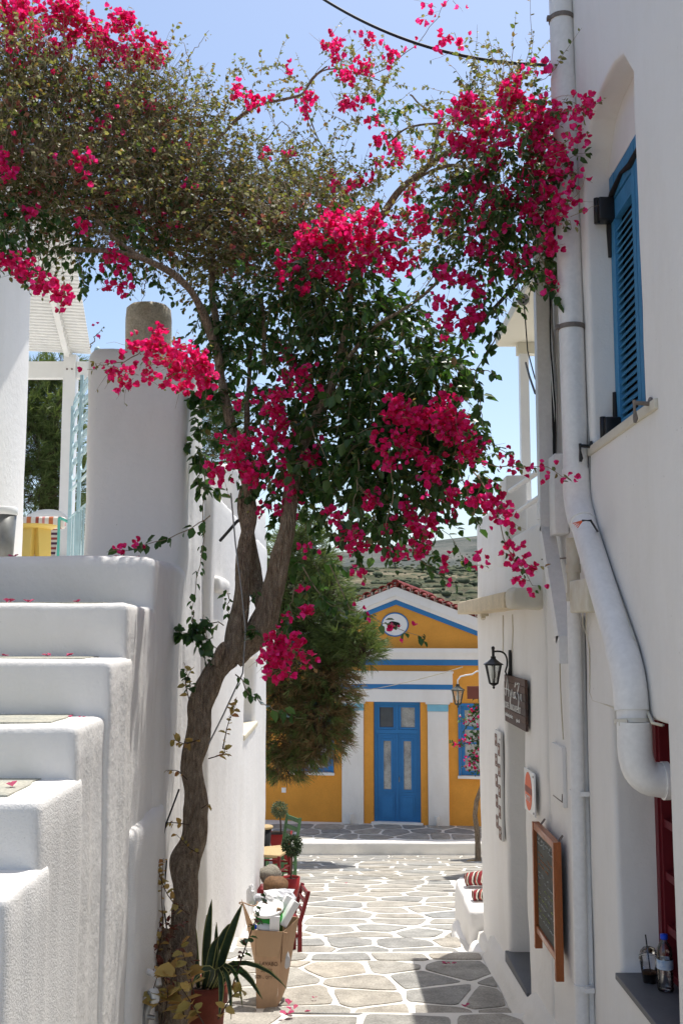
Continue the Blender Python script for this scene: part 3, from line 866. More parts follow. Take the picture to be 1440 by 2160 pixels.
b = MB(); b.box(xs + .002, xs + .05, y0, y1, 2.103, 2.40); b.build('niche_infill', M['plaster_smooth'], rh)
# hinge blocks and weathered black edging
for z in (1.93, .90):
    b = MB(); b.rbox(XR_ + .030, XR_ + .105, 4.60, 4.673, z - .055, z + .055, r=.01, cell=.05, amp=0); b.lathe((XR_ + .030, 4.64, z - .06), [(0, 0), (.014, 0), (.014, .12), (0, .12)], n=10)
    b.build('shutter_hinge', M['black'], rh)
for pts in ([(xs - .004, 4.675, 1.97), (xs - .004, 4.60, 2.0), (xs - .004, 4.45, 2.03), (xs - .004, 4.30, 2.0), (xs - .004, 4.12, 2.02), (xs - .004, 3.95, 2.0)],
            [(xs - .004, 4.672, 1.97), (xs - .004, 4.668, 1.85), (xs - .004, 4.672, 1.72)], [(xs - .004, 4.670, 1.08), (xs - .004, 4.665, .98), (xs - .004, 4.668, .9)]):
    b = MB(); b.tube(pts, [.012, .016, .009, .015, .010, .012][:len(pts)], n=6, jit=.5); b.build('weather_seal', M['rubber'], shut)
b = MB(); b.rbox(XR_ - .022, XR_ + .15, 3.70, 4.76, .795, .838, r=.008, cell=.2, amp=.002); b.build('window_sill', M['plaster_grey'], rh)
# iron shutter stays sticking out of the wall
for nm, px, py, L_ in (('far', 1248, 942, .055), ('near', 1374, 852, .065)):
    p = atX(px, py, XR_ - .01); st = thing('shutter_stay', 'small iron shutter stay at the %s end of the window sill' % nm, 'shutter stay', tuple(p))
    mm = M['black'] if nm == 'far' else M['rust']
    b = MB(); b.lathe(tuple(p + Vector((.012, 0, 0))), [(0, 0), (.028, 0), (.028, -.006), (.012, -.010)], n=14, axis='y')
    b.v = [(p.x + (v[1] - p.y) * 1.0 + .0, p.y + (v[0] - p.x), v[2]) for v in b.v]
    b.tube([p, p + Vector((-L_, 0, .004))], [.009, .008], n=8); b.build('rod', mm, st)
    q = p + Vector((-L_, 0, 0)); b = MB(); b.tube([q + Vector((0, 0, .014)), q + Vector((0, 0, -.02)), q + Vector((.003, 0, -.055)), q + Vector((.0, 0, -.07))], [.007, .005, .010, .006], n=8); b.build('catch', mm, st)

# low window: dark red frame and slate sill
rw = MB(); xq = XR_ + .185
for (a, c) in ((4.455, 4.50), (3.73, 3.85)): rw.box(xq - .02, xq + .05, a, c, -1.415, -.33)
rw.box(xq - .012, xq + .05, 4.43, 4.453, -1.415, -.33)
for z in (-.36, -.58, -.79, -1.0, -1.21, -1.39): rw.box(xq - .004, xq + .045, 3.85, 4.43, z - .016, z + .016)
lwf = rw.build('window_frame', M['maroon'], rh, label='dark red wooden frame of the low window')
rw = MB(); rw.box(xq + .052, xq + .06, 3.73, 4.50, -1.415, -.33); rw.build('pane', mat('maroon_panel', (.075, .008, .012), .25, spec=.7), lwf)
b = MB(); b.rbox(XR_ - .022, XR_ + .23, 3.45, 4.495, -1.430, -1.403, r=.004, cell=.3, amp=0); b.build('slate_sill', M['grey_slab'], rh)

# low house further on
lw = thing('corner_house', 'lower white house on the right corner with roof terrace and side door', 'house', (2.4, 7.5, -2.4))
b = MB()
DOOR = (6.69, 7.48, -2.62, -.38, 0, .85)
plaster_wall(b, 5.98, 8.90, -3.3, .64, XR_ + .004, -1, (DOOR,), depth=.5, r=.03, cell=.13, amp=.016, lean=0)
b.rbox(XR_ + .004, XR_ + .35, 7.45, 8.905, .45, .935, r=.03, cell=.13, amp=.008, skip=('-z',)); b.box(XR_ + .86, 5.2, 6.0, 8.88, -3.3, .62)
b.box(XR_ + .06, XR_ + .87, 6.0, 6.64, -3.3, .615); b.box(XR_ + .06, XR_ + .87, 7.53, 8.86, -3.3, .617); b.box(XR_ + .06, XR_ + .87, 6.6, 7.6, -.33, .613)
b.build('wall', M['plaster_smooth'], lw)
b = MB(); b.rbox(XR_ - .02, XR_ + .88, 6.66, 7.52, -2.62, -2.20, r=.006, cell=.3, amp=.0); b.build('door_step', M['grey_slab'], lw)
b = MB(); b.box(XR_ + .76, XR_ + .81, 6.70, 7.47, -2.19, -.38); dr = b.build('door', M['metal_w'], lw)
b = MB(); b.tube([(XR_ + .755, 6.82, -1.25), (XR_ + .71, 6.82, -1.25), (XR_ + .71, 6.92, -1.25)], .01, n=8); b.build('handle', M['steel'], dr)
# canopy slab along the wall, its near end plastered
b = MB(); b.rbox(.985, XR_ + .02, 6.35, 8.93, .135, .235, r=.008, cell=.25, amp=.004); cs = b.build('canopy_slab', M['cream'], lw)
b = MB(); b.rbox(.99, XR_ + .03, 6.02, 6.348, .125, .25, r=.03, cell=.05, amp=.016, fr=9); b.build('slab_end', M['plaster_grey'], lw)
# parapet blocks, rails, roof over terrace
b = MB(); b.rbox(1.12, 1.27, 7.07, 7.34, .58, 1.06, r=.02, cell=.1, amp=.004); b.build('parapet_block', M['plaster'], lw)
b = MB()
for p, q in (((1075, 1036), (1150, 985)), ((1088, 1082), (1150, 1040))):
    b.tube([at(p[0], p[1], 7.0), at(q[0], q[1], 6.02)], .017, n=10)
for o_ in ((1060, 1036), (1060, 1082)): b.tube([at(o_[0], o_[1] + 8, 7.4), at(o_[0] - 38, o_[1] + 40, 8.8)], .017, n=10)
b.build('handrail', M['pvc'], lw)
pb = at(1104, 1105, 7.9); pt_ = at(1103, 740, 7.9)
b = MB(); b.box(pt_.x - .034, pt_.x + .034, 7.87, 7.94, .55, pt_.z + .02)
b.build('terrace_post', M['metal_w'], lw)
b = MB(); zb = at(1100, 722, 7.8).z
b.box(pt_.x - .20, 3.2, 6.02, 8.0, zb + .02, zb + .10); b.box(pt_.x - .05, 3.0, 7.86, 7.95, zb - .07, zb + .018)
b.build('terrace_roof', mat('cream_terrace_soffit', (.66, .62, .50), .7), lw)
# base flare where the wall meets the paving
b = MB(); b.rbox(1.02, 1.35, 8.35, 8.95, -3.1, -2.50, r=.12, cell=.07, amp=.02, fr=4, skip=('-z', '+x')); b.build('foot', M['plaster_rough'], lw)

# bench round the corner with rolled rugs
b = MB(); b.rbox(1.06, 1.9, 8.93, 10.1, -3.2, -2.30, r=.04, cell=.1, amp=.016, fr=4, skip=('-z',)); b.rbox(.99, 1.3, 9.0, 10.0, -3.2, -2.62, r=.1, cell=.08, amp=.02, fr=4, skip=('-z',))
tag(b.build('bench', M['plaster']), 'whitewashed masonry bench just beyond the right corner', 'bench')
def stripes_mat():
    m = bpy.data.materials.new('striped_rug'); m.use_nodes = True; t = m.node_tree; N = t.nodes; b = N['Principled BSDF']; b.inputs['Roughness'].default_value = .95
    g = N.new('ShaderNodeNewGeometry'); mp = N.new('ShaderNodeMapping'); mp.inputs['Rotation'].default_value = (0, 0, .5); mp.inputs['Scale'].default_value = (14, 14, 14)
    s = N.new('ShaderNodeSeparateXYZ'); f = N.new('ShaderNodeMath'); f.operation = 'FRACT'; r = N.new('ShaderNodeValToRGB'); r.color_ramp.interpolation = 'CONSTANT'
    e = r.color_ramp.elements; e[0].color = (.22, .02, .025, 1); e[1].position = .35; e[1].color = (.6, .55, .45, 1)
    for p, c in ((.5, (.03, .03, .03)), (.65, (.3, .04, .03)), (.82, (.55, .5, .4)), (.92, (.04, .06, .04))): k = e.new(p); k.color = (*c, 1)
    t.links.new(g.outputs['Position'], mp.inputs[0]); t.links.new(mp.outputs[0], s.inputs[0]); t.links.new(s.outputs[0], f.inputs[0]); t.links.new(f.outputs[0], r.inputs[0]); t.links.new(r.outputs[0], b.inputs['Base Color'])
    return m
M['rug'] = stripes_mat()
for nm, y, h, lab in (('rug', 9.75, .065, 'rolled red and white striped rug at the back of the bench'), ('rug', 9.25, .05, 'folded red striped rug on the front of the bench')):
    b = MB(); b.tube([(1.12, y - .02, -2.30 + h), (1.3, y + .01, -2.29 + h), (1.5, y, -2.30 + h), (1.75, y, -2.3 + h)], [h * .8, h, h, h * .9], n=14, jit=.25)
    tag(b.build(nm, M['rug']), lab, 'rug')

# houses behind the right corner: they shade the far right of the paving
for nm, x0, x1, y0, y1, z1, lab in (('side_street_house', 2.2, 7, 12.2, 16.5, 1.15, 'white house standing in the side street behind the corner house'),
                                    ('square_house', 2.95, 9, 19.2, 21.4, 1.7, 'taller white house at the right end of the forecourt')):
    o = thing(nm, lab, 'house', ((x0 + x1) / 2, (y0 + y1) / 2, -4))
    b = MB(); b.rbox(x0, x1, y0, y1, -4.9, z1, r=.06, cell=.4, amp=.01, skip=('-z',)); b.build('wall', M['plaster'], o)
# ------------------------------------------------------------------ OCHRE BUILDING at the end of the lane (own frame: x along facade, y back, z up from its doorstep)
by = thing('ochre_building', 'ochre neoclassical building with white pediment, blue bands and red tiled roof', 'building', at(838, 1738, 24.0), rz=R(-10))
OFF[by.name] = Vector((0, 0, 0))
HWD = 3.45; EAVE = 3.93; PK = 5.27; SL = (PK - EAVE) / HWD
def L3(mb, name, m, parent=None, **k): return mb.build(name, m, parent or by, local=True, **k)
def hole_facade():
    """ochre front wall with real openings for the door and the windows"""
    b = MB(); D = .5
    xs_ = [-HWD, -2.42, -1.50, -.53, .53, 1.43, 2.40, HWD]
    holes = {1: (1.10, 2.62), 3: (0.03, 2.70), 5: (1.10, 2.62)}
    for i in range(7):
        a, c = xs_[i], xs_[i + 1]
        if i in holes:
            lo, hi = holes[i]
            if lo > 0: b.box(a, c, 0, D, -.3, lo)
            b.box(a, c, 0, D, hi, 3.42)
        else: b.box(a, c, 0, D, -.3, 3.42)
    return b
L3(hole_facade(), 'facade_wall', M['yellow'])
b = MB(); b.prism([(-HWD, .0, 3.42), (HWD, .0, 3.42), (HWD, .0, EAVE), (0, .0, PK), (-HWD, .0, EAVE)], (0, .5, 0)); b.box(-HWD, HWD, .5, 9, -.3, EAVE - .05); L3(b, 'pediment_wall', M['yellow'])
# raking cornice: two proud white bands, blue fillet below
def rake(mb, zt, zb, y0, y1, hw=HWD + .12):
    for s in (-1, 1):
        mb.prism([(0, y0, zt), (s * hw, y0, zt - SL * hw), (s * hw, y0, zb - SL * hw), (0, y0, zb)], (0, y1 - y0, 0))
b = MB(); rake(b, PK + .03, PK - .17, -.16, 0.3); L3(b, 'raking_cornice', M['plaster_smooth'])
b = MB(); rake(b, PK - .172, PK - .26, -.10, 0.2); L3(b, 'raking_moulding', M['plaster_smooth'])
b = MB(); rake(b, PK - .262, PK - .375, -.045, 0.1, HWD); L3(b, 'blue_rake_band', M['blue'])
b = MB(); b.box(-HWD - .14, HWD + .14, -.20, .2, 3.80, 3.905); b.box(-HWD - .09, HWD + .09, -.13, .2, 3.655, 3.798); L3(b, 'cornice', M['plaster_smooth'])
b = MB(); b.box(-HWD, HWD, -.055, .1, 3.525, 3.652); L3(b, 'blue_band', M['blue'])
# architrave over the door bay
b = MB(); b.box(-1.42, 1.29, -.17, .1, 3.345, 3.39); b.box(-1.40, 1.27, -.14, .1, 3.10, 3.343); b.box(-1.40, 1.27, -.125, .1, 2.703, 2.985); L3(b, 'architrave', M['plaster_smooth'])
b = MB(); b.box(-1.40, 1.27, -.132, .1, 2.987, 3.098); L3(b, 'architrave_blue_band', M['blue'])
for s, a, c in ((-1, -1.25, -.755), (1, .70, 1.16)):
    b = MB(); b.rbox(a, c, -.085, .1, -.05, 2.50, r=.008, cell=.4, amp=.002); b.rbox(a, c, -.08, .1, 2.655, 2.70, r=.004, cell=.4, amp=0)
    b.box(a - .04, c + .04, -.13, .05, 2.66, 2.702); pl = L3(b, 'pilaster', M['plaster_smooth'])
    b = MB(); b.box(a - .004, c + .004, -.092, .05, 2.502, 2.653); L3(b, 'capital_band', M['blue_pale'], pl)
for a, c in ((-.75, -.535), (.535, .695)):
    b = MB(); b.box(a, c, -.04, .1, 0, 2.70); L3(b, 'door_surround', M['yellow'])
# medallion
def ellipse(cx, cz, rx, rz, y, n=32): return [(cx + rx * math.cos(2 * math.pi * k / n), y, cz + rz * math.sin(2 * math.pi * k / n)) for k in range(n)][::-1]
b = MB(); b.prism(ellipse(-.03, 4.44, .300, .262, -.02), (0, .03, 0)); md = L3(b, 'medallion', M['plaster_smooth'])
b = MB(); b.tube([(-.03 + .300 * math.cos(t), -.02, 4.44 + .262 * math.sin(t)) for t in np.linspace(0, 2 * math.pi, 41)], .015, n=6, caps=False); L3(b, 'medallion_rim', M['blue'], md)
b = MB(); pts = []
for k in range(22):
    a = 2 * math.pi * k / 22; rr = 1 + .12 * math.sin(3 * a + 1)
    pts.append((-.05 + .125 * rr * math.cos(a), -.026, 4.435 + .082 * rr * math.sin(a)))
b.prism(pts[::-1], (0, .012, 0)); b.prism([(-.14, -.027, 4.42), (-.10, -.027, 4.40), (-.125, -.027, 4.27), (-.15, -.027, 4.30)], (0, .012, 0)); L3(b, 'dark_hole', mat('black_hollow', (.012, .011, .010), .8), md)
# tiled roof: verge tiles along the rake, barrel courses behind
dth = (HWD + .2) * math.sqrt(1 + SL * SL); nt_ = 20; ang = math.atan(SL)
def halfpipe(mb, cx, cz, y0, y1, r, tilt, th=.018, n=9, open_=False):
    vs = []
    for rr in (r, r - th):
        for y in (y0, y1):
            for k in range(n + 1):
                a = math.pi * k / n; x, z = rr * math.cos(a), rr * math.sin(a)
                vs.append((cx + x * math.cos(tilt) - z * math.sin(tilt), y, cz + x * math.sin(tilt) + z * math.cos(tilt)))
    m_ = n + 1; fs = []
    for k in range(n):
        fs.append((k, k + 1, m_ + k + 1, m_ + k)); fs.append((2 * m_ + k + 1, 2 * m_ + k, 3 * m_ + k, 3 * m_ + k + 1))
        fs.append((k + 1, k, 2 * m_ + k, 2 * m_ + k + 1))
    mb.add(vs, fs, 0, True)
for s in (-1, 1):
    for k in range(nt_):
        d = (k + .5) * dth / nt_; x = s * d * math.cos(ang); z = PK + .055 - d * math.sin(ang)
        b = MB(); halfpipe(b, x, z, -.26 + random.uniform(-.012, .012), .22, .108, -s * ang + random.uniform(-.05, .05))
        L3(b, 'verge_tile', M['tile'])
b = MB()
for s in (-1, 1):
    for j in range(40):
        y = .3 + j * .22
        halfd = dth
        x0_, z0_ = 0, PK + .04; x1_, z1_ = s * halfd * math.cos(ang), PK + .04 - halfd * math.sin(ang)
        b.tube([(x0_, y, z0_), (x1_, y, z1_)], .085, n=8)
b.prism([(-HWD - .25, .22, EAVE - .08), (0, .22, PK + .02), (HWD + .25, .22, EAVE - .08)], (0, 9, 0)); b.tube([(0, -.2, PK + .11), (0, 9, PK + .11)], .09, n=10)
L3(b, 'roof', M['tile'], kind='stuff')
b = MB()
for s in (-1, 1):
    for k in range(nt_ + 1):
        d = k * dth / nt_; x = s * d * math.cos(ang); z = PK + .05 - d * math.sin(ang); b.obox((x, 0, z + .035), (.022, 0, 0), (0, .235, 0), (0, 0, .038))
L3(b, 'tile_mortar', M['plaster_grey'], kind='stuff')
# door
b = MB()
for a, c, lo, hi in ((-.525, -.455, .03, 2.695), (.455, .525, .03, 2.695), (-.454, .454, 2.62, 2.695), (-.454, .454, 1.985, 2.075), (-.03, .03, 2.076, 2.618)): b.box(a, c, .02, .12, lo, hi)
for a, c in ((-.453, -.035), (.035, .453)):
    for (p, q, r_, s_) in ((a, a + .05, 2.08, 2.615), (c - .05, c, 2.08, 2.615), (a + .051, c - .051, 2.08, 2.125), (a + .051, c - .051, 2.57, 2.615)): b.box(p, q, .035, .09, r_, s_)
df = L3(b, 'door_frame', M['blue'])
b = MB(); b.box(-.40, -.085, .07, .08, 2.126, 2.569); L3(b, 'transom_pane', M['pane'], df)
b = MB(); b.box(.085, .40, .07, .08, 2.126, 2.569); L3(b, 'transom_pane', M['pane_light'], df)
for s in (-1, 1):
    a, c = (-.452, -.004) if s < 0 else (.004, .452)
    m_ = (a + c) / 2
    gx0, gx1 = (m_ - .085, m_ + .085)
    b = MB(); b.box(a, gx0 - .03, .04, .09, .05, 1.98); b.box(gx1 + .03, c, .04, .09, .05, 1.98); b.box(gx0 - .03, gx1 + .03, .04, .09, 1.85, 1.98); b.box(gx0 - .03, gx1 + .03, .04, .09, .05, .74)
    for (p, q, r_, s_) in ((gx0 - .045, gx0, .70, 1.88), (gx1, gx1 + .045, .70, 1.88), (gx0, gx1, 1.82, 1.865), (gx0, gx1, .70, .745)): b.box(p, q, .025, .06, r_, s_)
    b.box(a + .05, c - .05, .028, .05, 1.885, 1.93)
    lf = L3(b, 'door_leaf', M['blue'])
    b = MB(); b.box(gx0, gx1, .062, .07, .745, 1.82); L3(b, 'glass_slit', M['pane_light'], lf)
    b = MB()
    b.box(a + .06, c - .06, .026, .05, .10, .62); b.box(a + .10, c - .10, .012, .03, .14, .58); b.box(a + .05, c - .05, .03, .05, .655, .69)
    L3(b, 'raised_panel', M['blue'], lf)
b = MB(); b.box(-.02, .02, .018, .045, .05, 1.98); b.tube([(.045, .04, 1.02), (.045, -.01, 1.02), (.045, -.01, .92)], .008, n=6, mi=1); L3(b, 'cover_strip', [M['blue'], M['steel']], df)
b = MB(); b.rbox(-.58, .58, -.12, .1, -.02, .045, r=.01, cell=.3, amp=.003); L3(b, 'door_sill', M['plaster_smooth'])
# windows
for a, c in ((-2.42, -1.50), (1.43, 2.40)):
    b = MB(); m_ = (a + c) / 2
    for p, q, r_, s_ in ((a, a + .09, 1.10, 2.62), (c - .09, c, 1.10, 2.62), (a + .091, c - .091, 1.10, 1.19), (a + .091, c - .091, 2.53, 2.62), (a + .091, c - .091, 2.10, 2.17), (m_ - .045, m_ + .045, 1.191, 2.529)): b.box(p, q, .02, .10, r_, s_)
    for p, q in ((a + .13, m_ - .05), (m_ + .05, c - .13)):
        for z in (1.50, 1.80): b.box(p - .035, q, .03, .07, z - .018, z + .018)
    b.box(a - .05, c + .05, -.03, .015, 2.62, 2.68); b.box(a - .05, a - .001, -.03, .015, 1.10, 2.62); b.box(c + .001, c + .05, -.03, .015, 1.10, 2.62)
    wn = L3(b, 'window', M['blue'])
    b = MB(); b.box(a + .09, c - .09, .075, .08, 1.19, 2.53); L3(b, 'pane', M['pane_light'], wn)
    b = MB(); b.rbox(a - .07, c + .07, -.09, .02, 1.035, 1.095, r=.008, cell=.3, amp=.002); L3(b, 'window_sill', M['plaster_smooth'])
# small wall things
b = MB(); b.box(-2.66, -2.56, -.02, .0, .62, .73); L3(b, 'wall_socket', M['plastic_w'])
for x in (-1.03, .90):
    b = MB(); b.tube([(x, -.085, .02), (x, -.15, .05), (x, -.16, .22)], [.05, .048, .045], n=10); L3(b, 'drain_spout', M['plaster_smooth'])

# ------------------------------------------------------------------ PIPES AND CABLES on the right-hand wall
def A(px, py, X): return atX(px, py, X)
PX = XR_ - .068
v0 = A(1174, -60, PX); v1 = A(1216, 1062, PX); v1.x = PX
top = Vector((PX, 4.88, 4.6)); 
q0 = Vector((PX, v1.y, v1.z)); q1 = A(1326, 1425, PX); q2 = A(1336, 1560, PX); 
dp = thing('downpipe', 'thick white plastic downpipe running down the wall and slanting to the low window', 'drainpipe', (PX, 4.8, 0))
def bend(p, c, q, n=8):
    """quadratic bend"""
    p, c, q = map(Vector, (p, c, q)); return [p.lerp(c, t).lerp(c.lerp(q, t), t) for t in np.linspace(0, 1, n)]
RP = .0575
u1 = (top - q0).normalized(); u2 = (q1 - q0).normalized(); u3 = (q2 - q1).normalized()
b = MB(); b.tube([q0 + u1 * .04, top], RP, n=26); b.build('vertical_pipe', M['pvc'], dp)
b = MB(); b.tube([q0 + u1 * .16] + bend(q0 + u1 * .10, q0, q0 + u2 * .10) + [q0 + u2 * .15], RP + .005, n=26); b.build('elbow', M['pvc'], dp)
b = MB(); b.tube([q0 + u2 * .05, q1 - u2 * .05], RP, n=26); b.build('slanted_pipe', M['pvc'], dp)
b = MB(); b.tube([q1 - u2 * .14] + bend(q1 - u2 * .09, q1, q1 + u3 * .09) + [q1 + u3 * .13], RP + .006, n=26); b.build('elbow', M['pvc'], dp)
q3 = q2 + u3 * .055
b = MB(); b.tube([q1 + u3 * .05, q3], RP, n=26); b.build('lower_pipe', M['pvc'], dp)
q4 = q3 + Vector((.0, .0, -.085)); q5 = q4 + Vector((.11, .01, -.01))
b = MB(); b.tube([q3 + Vector((0, 0, .12))] + bend(q3 + Vector((0, 0, .03)), q4, q4 + Vector((.075, .01, -.005)), 10) + [q5], RP + .006, n=26); b.build('elbow', M['pvc'], dp)
b = MB(); b.tube([q5 - Vector((.01, 0, 0)), q5 + Vector((.012, 0, 0))], RP + .012, n=26); b.tube([q5, q5 + Vector((.35, .02, -.01))], RP, n=26); b.build('inlet_pipe', M['pvc'], dp)
# sockets on the vertical run and the metal straps
for py in (230,):
    p = A(1182, py, PX); b = MB(); b.tube([Vector((PX, q0.y + (p.z - q0.z) / (top.z - q0.z) * (top.y - q0.y), p.z - .0)), Vector((PX, q0.y + (p.z - q0.z) / (top.z - q0.z) * (top.y - q0.y), p.z + .12))], RP + .004, n=26); b.build('pipe_socket', M['pvc'], dp)
b = MB(); b.tube([q1 + u3 * .26, q1 + u3 * .30], RP + .004, n=26); b.build('pipe_socket', M['pvc'], dp)
for py, dy in ((50, 0), (695, 0)):
    p = A(1180 if py < 100 else 1201, py, PX); yy = q0.y + (p.z - q0.z) / (top.z - q0.z) * (top.y - q0.y)
    b = MB(); b.tube([Vector((PX, yy, p.z - .011)), Vector((PX, yy, p.z + .011))], RP + .005, n=26, mi=0)
    b.obox((PX - RP - .008, yy - .01, p.z), (.008, 0, 0), (0, .012, 0), (0, 0, .010)); b.bar((PX + .03, yy, p.z), (XR_ + .01, yy, p.z), .012, .012)
    b.build('strap', M['rust'], dp)
b = MB(); pm = q1 + u3 * .17; b.tube([pm - u3 * .008, pm + u3 * .008], RP + .009, n=26); b.obox(pm + Vector((-.045, -.045, 0)), (.012, -.012, 0), (.006, .006, 0), (0, 0, .012)); b.build('clamp', mat('painted_clamp', (.6, .57, .5), .5, metal=.2), dp)

# cable following the thick pipe
pts = [A(1197, 0, XR_ - .01), A(1206, 300, XR_ - .01), A(1216, 520, XR_ - .01), A(1228, 780, XR_ - .012), A(1243, 950, XR_ - .012), A(1244, 1070, XR_ - .012), A(1264, 1130, XR_ - .012), A(1300, 1235, XR_ - .012), A(1345, 1365, XR_ - .012), A(1358, 1420, XR_ - .012), A(1367, 1500, XR_ - .012), A(1378, 1525, XR_ - .012), A(1400, 1530, XR_ + .02)]
b = MB(); b.tube(pts, .0045, n=6)
tag(b.build('wall_cable', M['steel']), 'thin grey cable clipped along the right side of the thick downpipe', 'cable')
b = MB(); pts2 = [p + Vector((-.006, -.0, .0)) for p in pts[5:]]; b.tube(pts2, .006, n=6)
tag(b.build('wall_cable', M['pvc_old']), 'cream cable bending beside the slanted downpipe into the low window', 'cable')
b = MB(); p = A(1245, 1100, XR_ - .02)
b.tube([A(1262, 1125, XR_ - .012), A(1245, 1098, XR_ - .12), A(1228, 1098, XR_ - .14)], .005, n=6)
for k in range(4): b.tube([A(1228, 1098, XR_ - .14), A(1208 + k * 3, 1104 + k * 3, XR_ - .15)], .0025, n=4, mi=1)
tag(b.build('frayed_cable', [M['black'], M['sign_red']]), 'short frayed black cable end with red wires on the downpipe elbow', 'cable')

# square gutter pipe further back
sq = thing('gutter_pipe', 'square white rain gutter pipe slanting at roof terrace height', 'drainpipe', (1.1, 5.5, 0))
XS = XR_ - .035
a0 = A(1150, 60, XS); yv = A(1150, 700, XS).y
z_t = 2.78; z_b = A(1152, 1120, XS).z
def sq_seg(name, p, q, w=.072): 
    b = MB(); b.bar(p, q, w, w, up=(1, 0, 0)); return b.build(name, M['pvc'], sq)
e0 = Vector((XS - .02, yv, z_b)); e1 = A(1190, 1350, XS - .02)
sq_seg('vertical_pipe', (XS - .02, yv, z_t), e0 + Vector((0, 0, -.01))); sq_seg('slanted_pipe', e0, e1); sq_seg('lower_pipe', e1 + Vector((0, 0, .02)), (e1.x, e1.y, A(1192, 1398, XS).z))
b = MB(); b.bar((XS - .02, yv, A(1150, 1100, XS).z), (XS - .02, yv, A(1150, 1065, XS).z), .08, .08, up=(1, 0, 0)); b.build('joint_collar', M['pvc'], sq)
# cable bundle and cover
cb = thing('cable_bundle', 'bundle of black cables hanging down beside the square gutter pipe', 'cable', (1.1, 5.2, 1))
for k in range(5):
    b = MB(); dx = k * 4; pts = []
    for py in (560, 620, 680, 740, 800, 860, 920, 968):
        pts.append(A(1146 + dx + 3 * math.sin(py * .02 + k) + (py - 560) * .030, py, XR_ - .012 - .006 * (k % 2)))
    b.tube(pts, .0045 + .0015 * (k % 3), n=5)
    b.build('cable', [M['rubber'], M['steel'], M['rubber']][k % 3], cb)
b = MB(); b.tube([A(1113, 545, XR_ - .2), A(1128, 590, XR_ - .10), A(1146, 640, XR_ - .02), A(1155, 760, XR_ - .015)], .008, n=6); b.build('cable', M['rubber'], cb)
c0, c1 = A(1172, 962, XR_ - .03), A(1178, 1128, XR_ - .03)
b = MB(); b.rbox(XR_ - .06, XR_ + .01, c0.y - .09, c0.y + .07, c1.z, c0.z, r=.008, cell=.2, amp=.001); cv = b.build('cable_cover', M['pvc']); tag(cv, 'white cable cover box below the cable bundle', 'cover box')
# small round pipe down to the paving
sp = thing('thin_pipe', 'slim white waste pipe running down the wall to the paving beside the menu board', 'drainpipe', (1.1, 5, -2))
XP = XR_ - .045; y_t = A(1208, 1200, XP).y; y_b = A(1224, 2100, XP).y
b = MB(); b.tube([(XP, y_t, A(1207, 1262, XP).z), (XP, y_b, -2.5)], .033, n=16); b.build('pipe', M['pvc'], sp)
b = MB(); b.tube([(XP, y_t, A(1204, 1136, XP).z), (XP, y_t, A(1206, 1266, XP).z)], .031, n=16); b.build('upper_pipe', M['pvc_old'], sp)
for py in (1200, 1260): 
    z = A(1206, py, XP).z; b = MB(); b.tube([(XP, y_t, z - .02), (XP, y_t, z + .02)], .036, n=16); b.build('collar', M['pvc_old'], sp)
for py in (1677, 2078):
    z = A(1224, py, XP).z; b = MB(); b.tube([(XP, (y_t + y_b) / 2, z - .012), (XP, (y_t + y_b) / 2, z + .012)], .038, n=16); b.bar((XP + .0, (y_t + y_b) / 2 - .045, z), (XR_, (y_t + y_b) / 2 - .045, z), .02, .02); b.build('pipe_clip', M['pvc'], sp)
# flat trunking beside it
b = MB(); z0_, z1_ = -2.45, A(1236, 1300, XR_).z; ya = A(1237, 1600, XR_).y; b.rbox(XR_ - .014, XR_ + .01, ya + .02, ya + .07, z0_, z1_, r=.004, cell=.4, amp=0)
tag(b.build('cable_trunking', M['pvc']), 'flat white cable trunking strip beside the slim waste pipe', 'trunking')
# meter box
mb0, mb1 = A(1206, 1226, XR_ - .07), A(1246, 1290, XR_ - .07)
bx = thing('junction_box', 'cream electrical junction box with three round plugs under the slanted pipe', 'junction box', ((XR_ - .04), (mb0.y + mb1.y) / 2, mb1.z))
b = MB(); b.rbox(XR_ - .085, XR_ + .005, mb1.y, mb0.y, mb1.z, mb0.z, r=.008, cell=.2, amp=0); b.build('case', M['pvc_old'], bx)
for k in range(3):
    z = mb1.z + (mb0.z - mb1.z) * (.2 + .3 * k); b = MB(); b.lathe((XR_ - .02 - .02 * 1, mb1.y - .001, z), [(0, -.016), (.017, -.016), (.021, 0)], n=12, axis='y'); b.build('plug', M['pvc'], bx)
b = MB()
for k in (0, 1): b.tube([A(1228 + k * 8, 1288, XR_ - .03), A(1228 + k * 7, 1318, XR_ - .02), A(1236, 1340, XR_ - .012), A(1242, 1370, XR_ - .008), A(1243, 1460, XR_ - .006)], .003, n=5)
b.tube([A(1243, 1460, XR_ - .005), A(1250, 1478, XR_ - .005), A(1280, 1487, XR_ - .005), A(1298, 1494, XR_ - .003)], .0035, n=5)
b.build('lead', M['pvc_old'], bx)
b = MB(); b.bar(A(1142, 1180, XR_ - .015), A(1215, 1176, XR_ - .015), .008, .008); tag(b.build('iron_rod', M['rust']), 'thin iron rod bridging the pipes below the cable cover', 'rod')
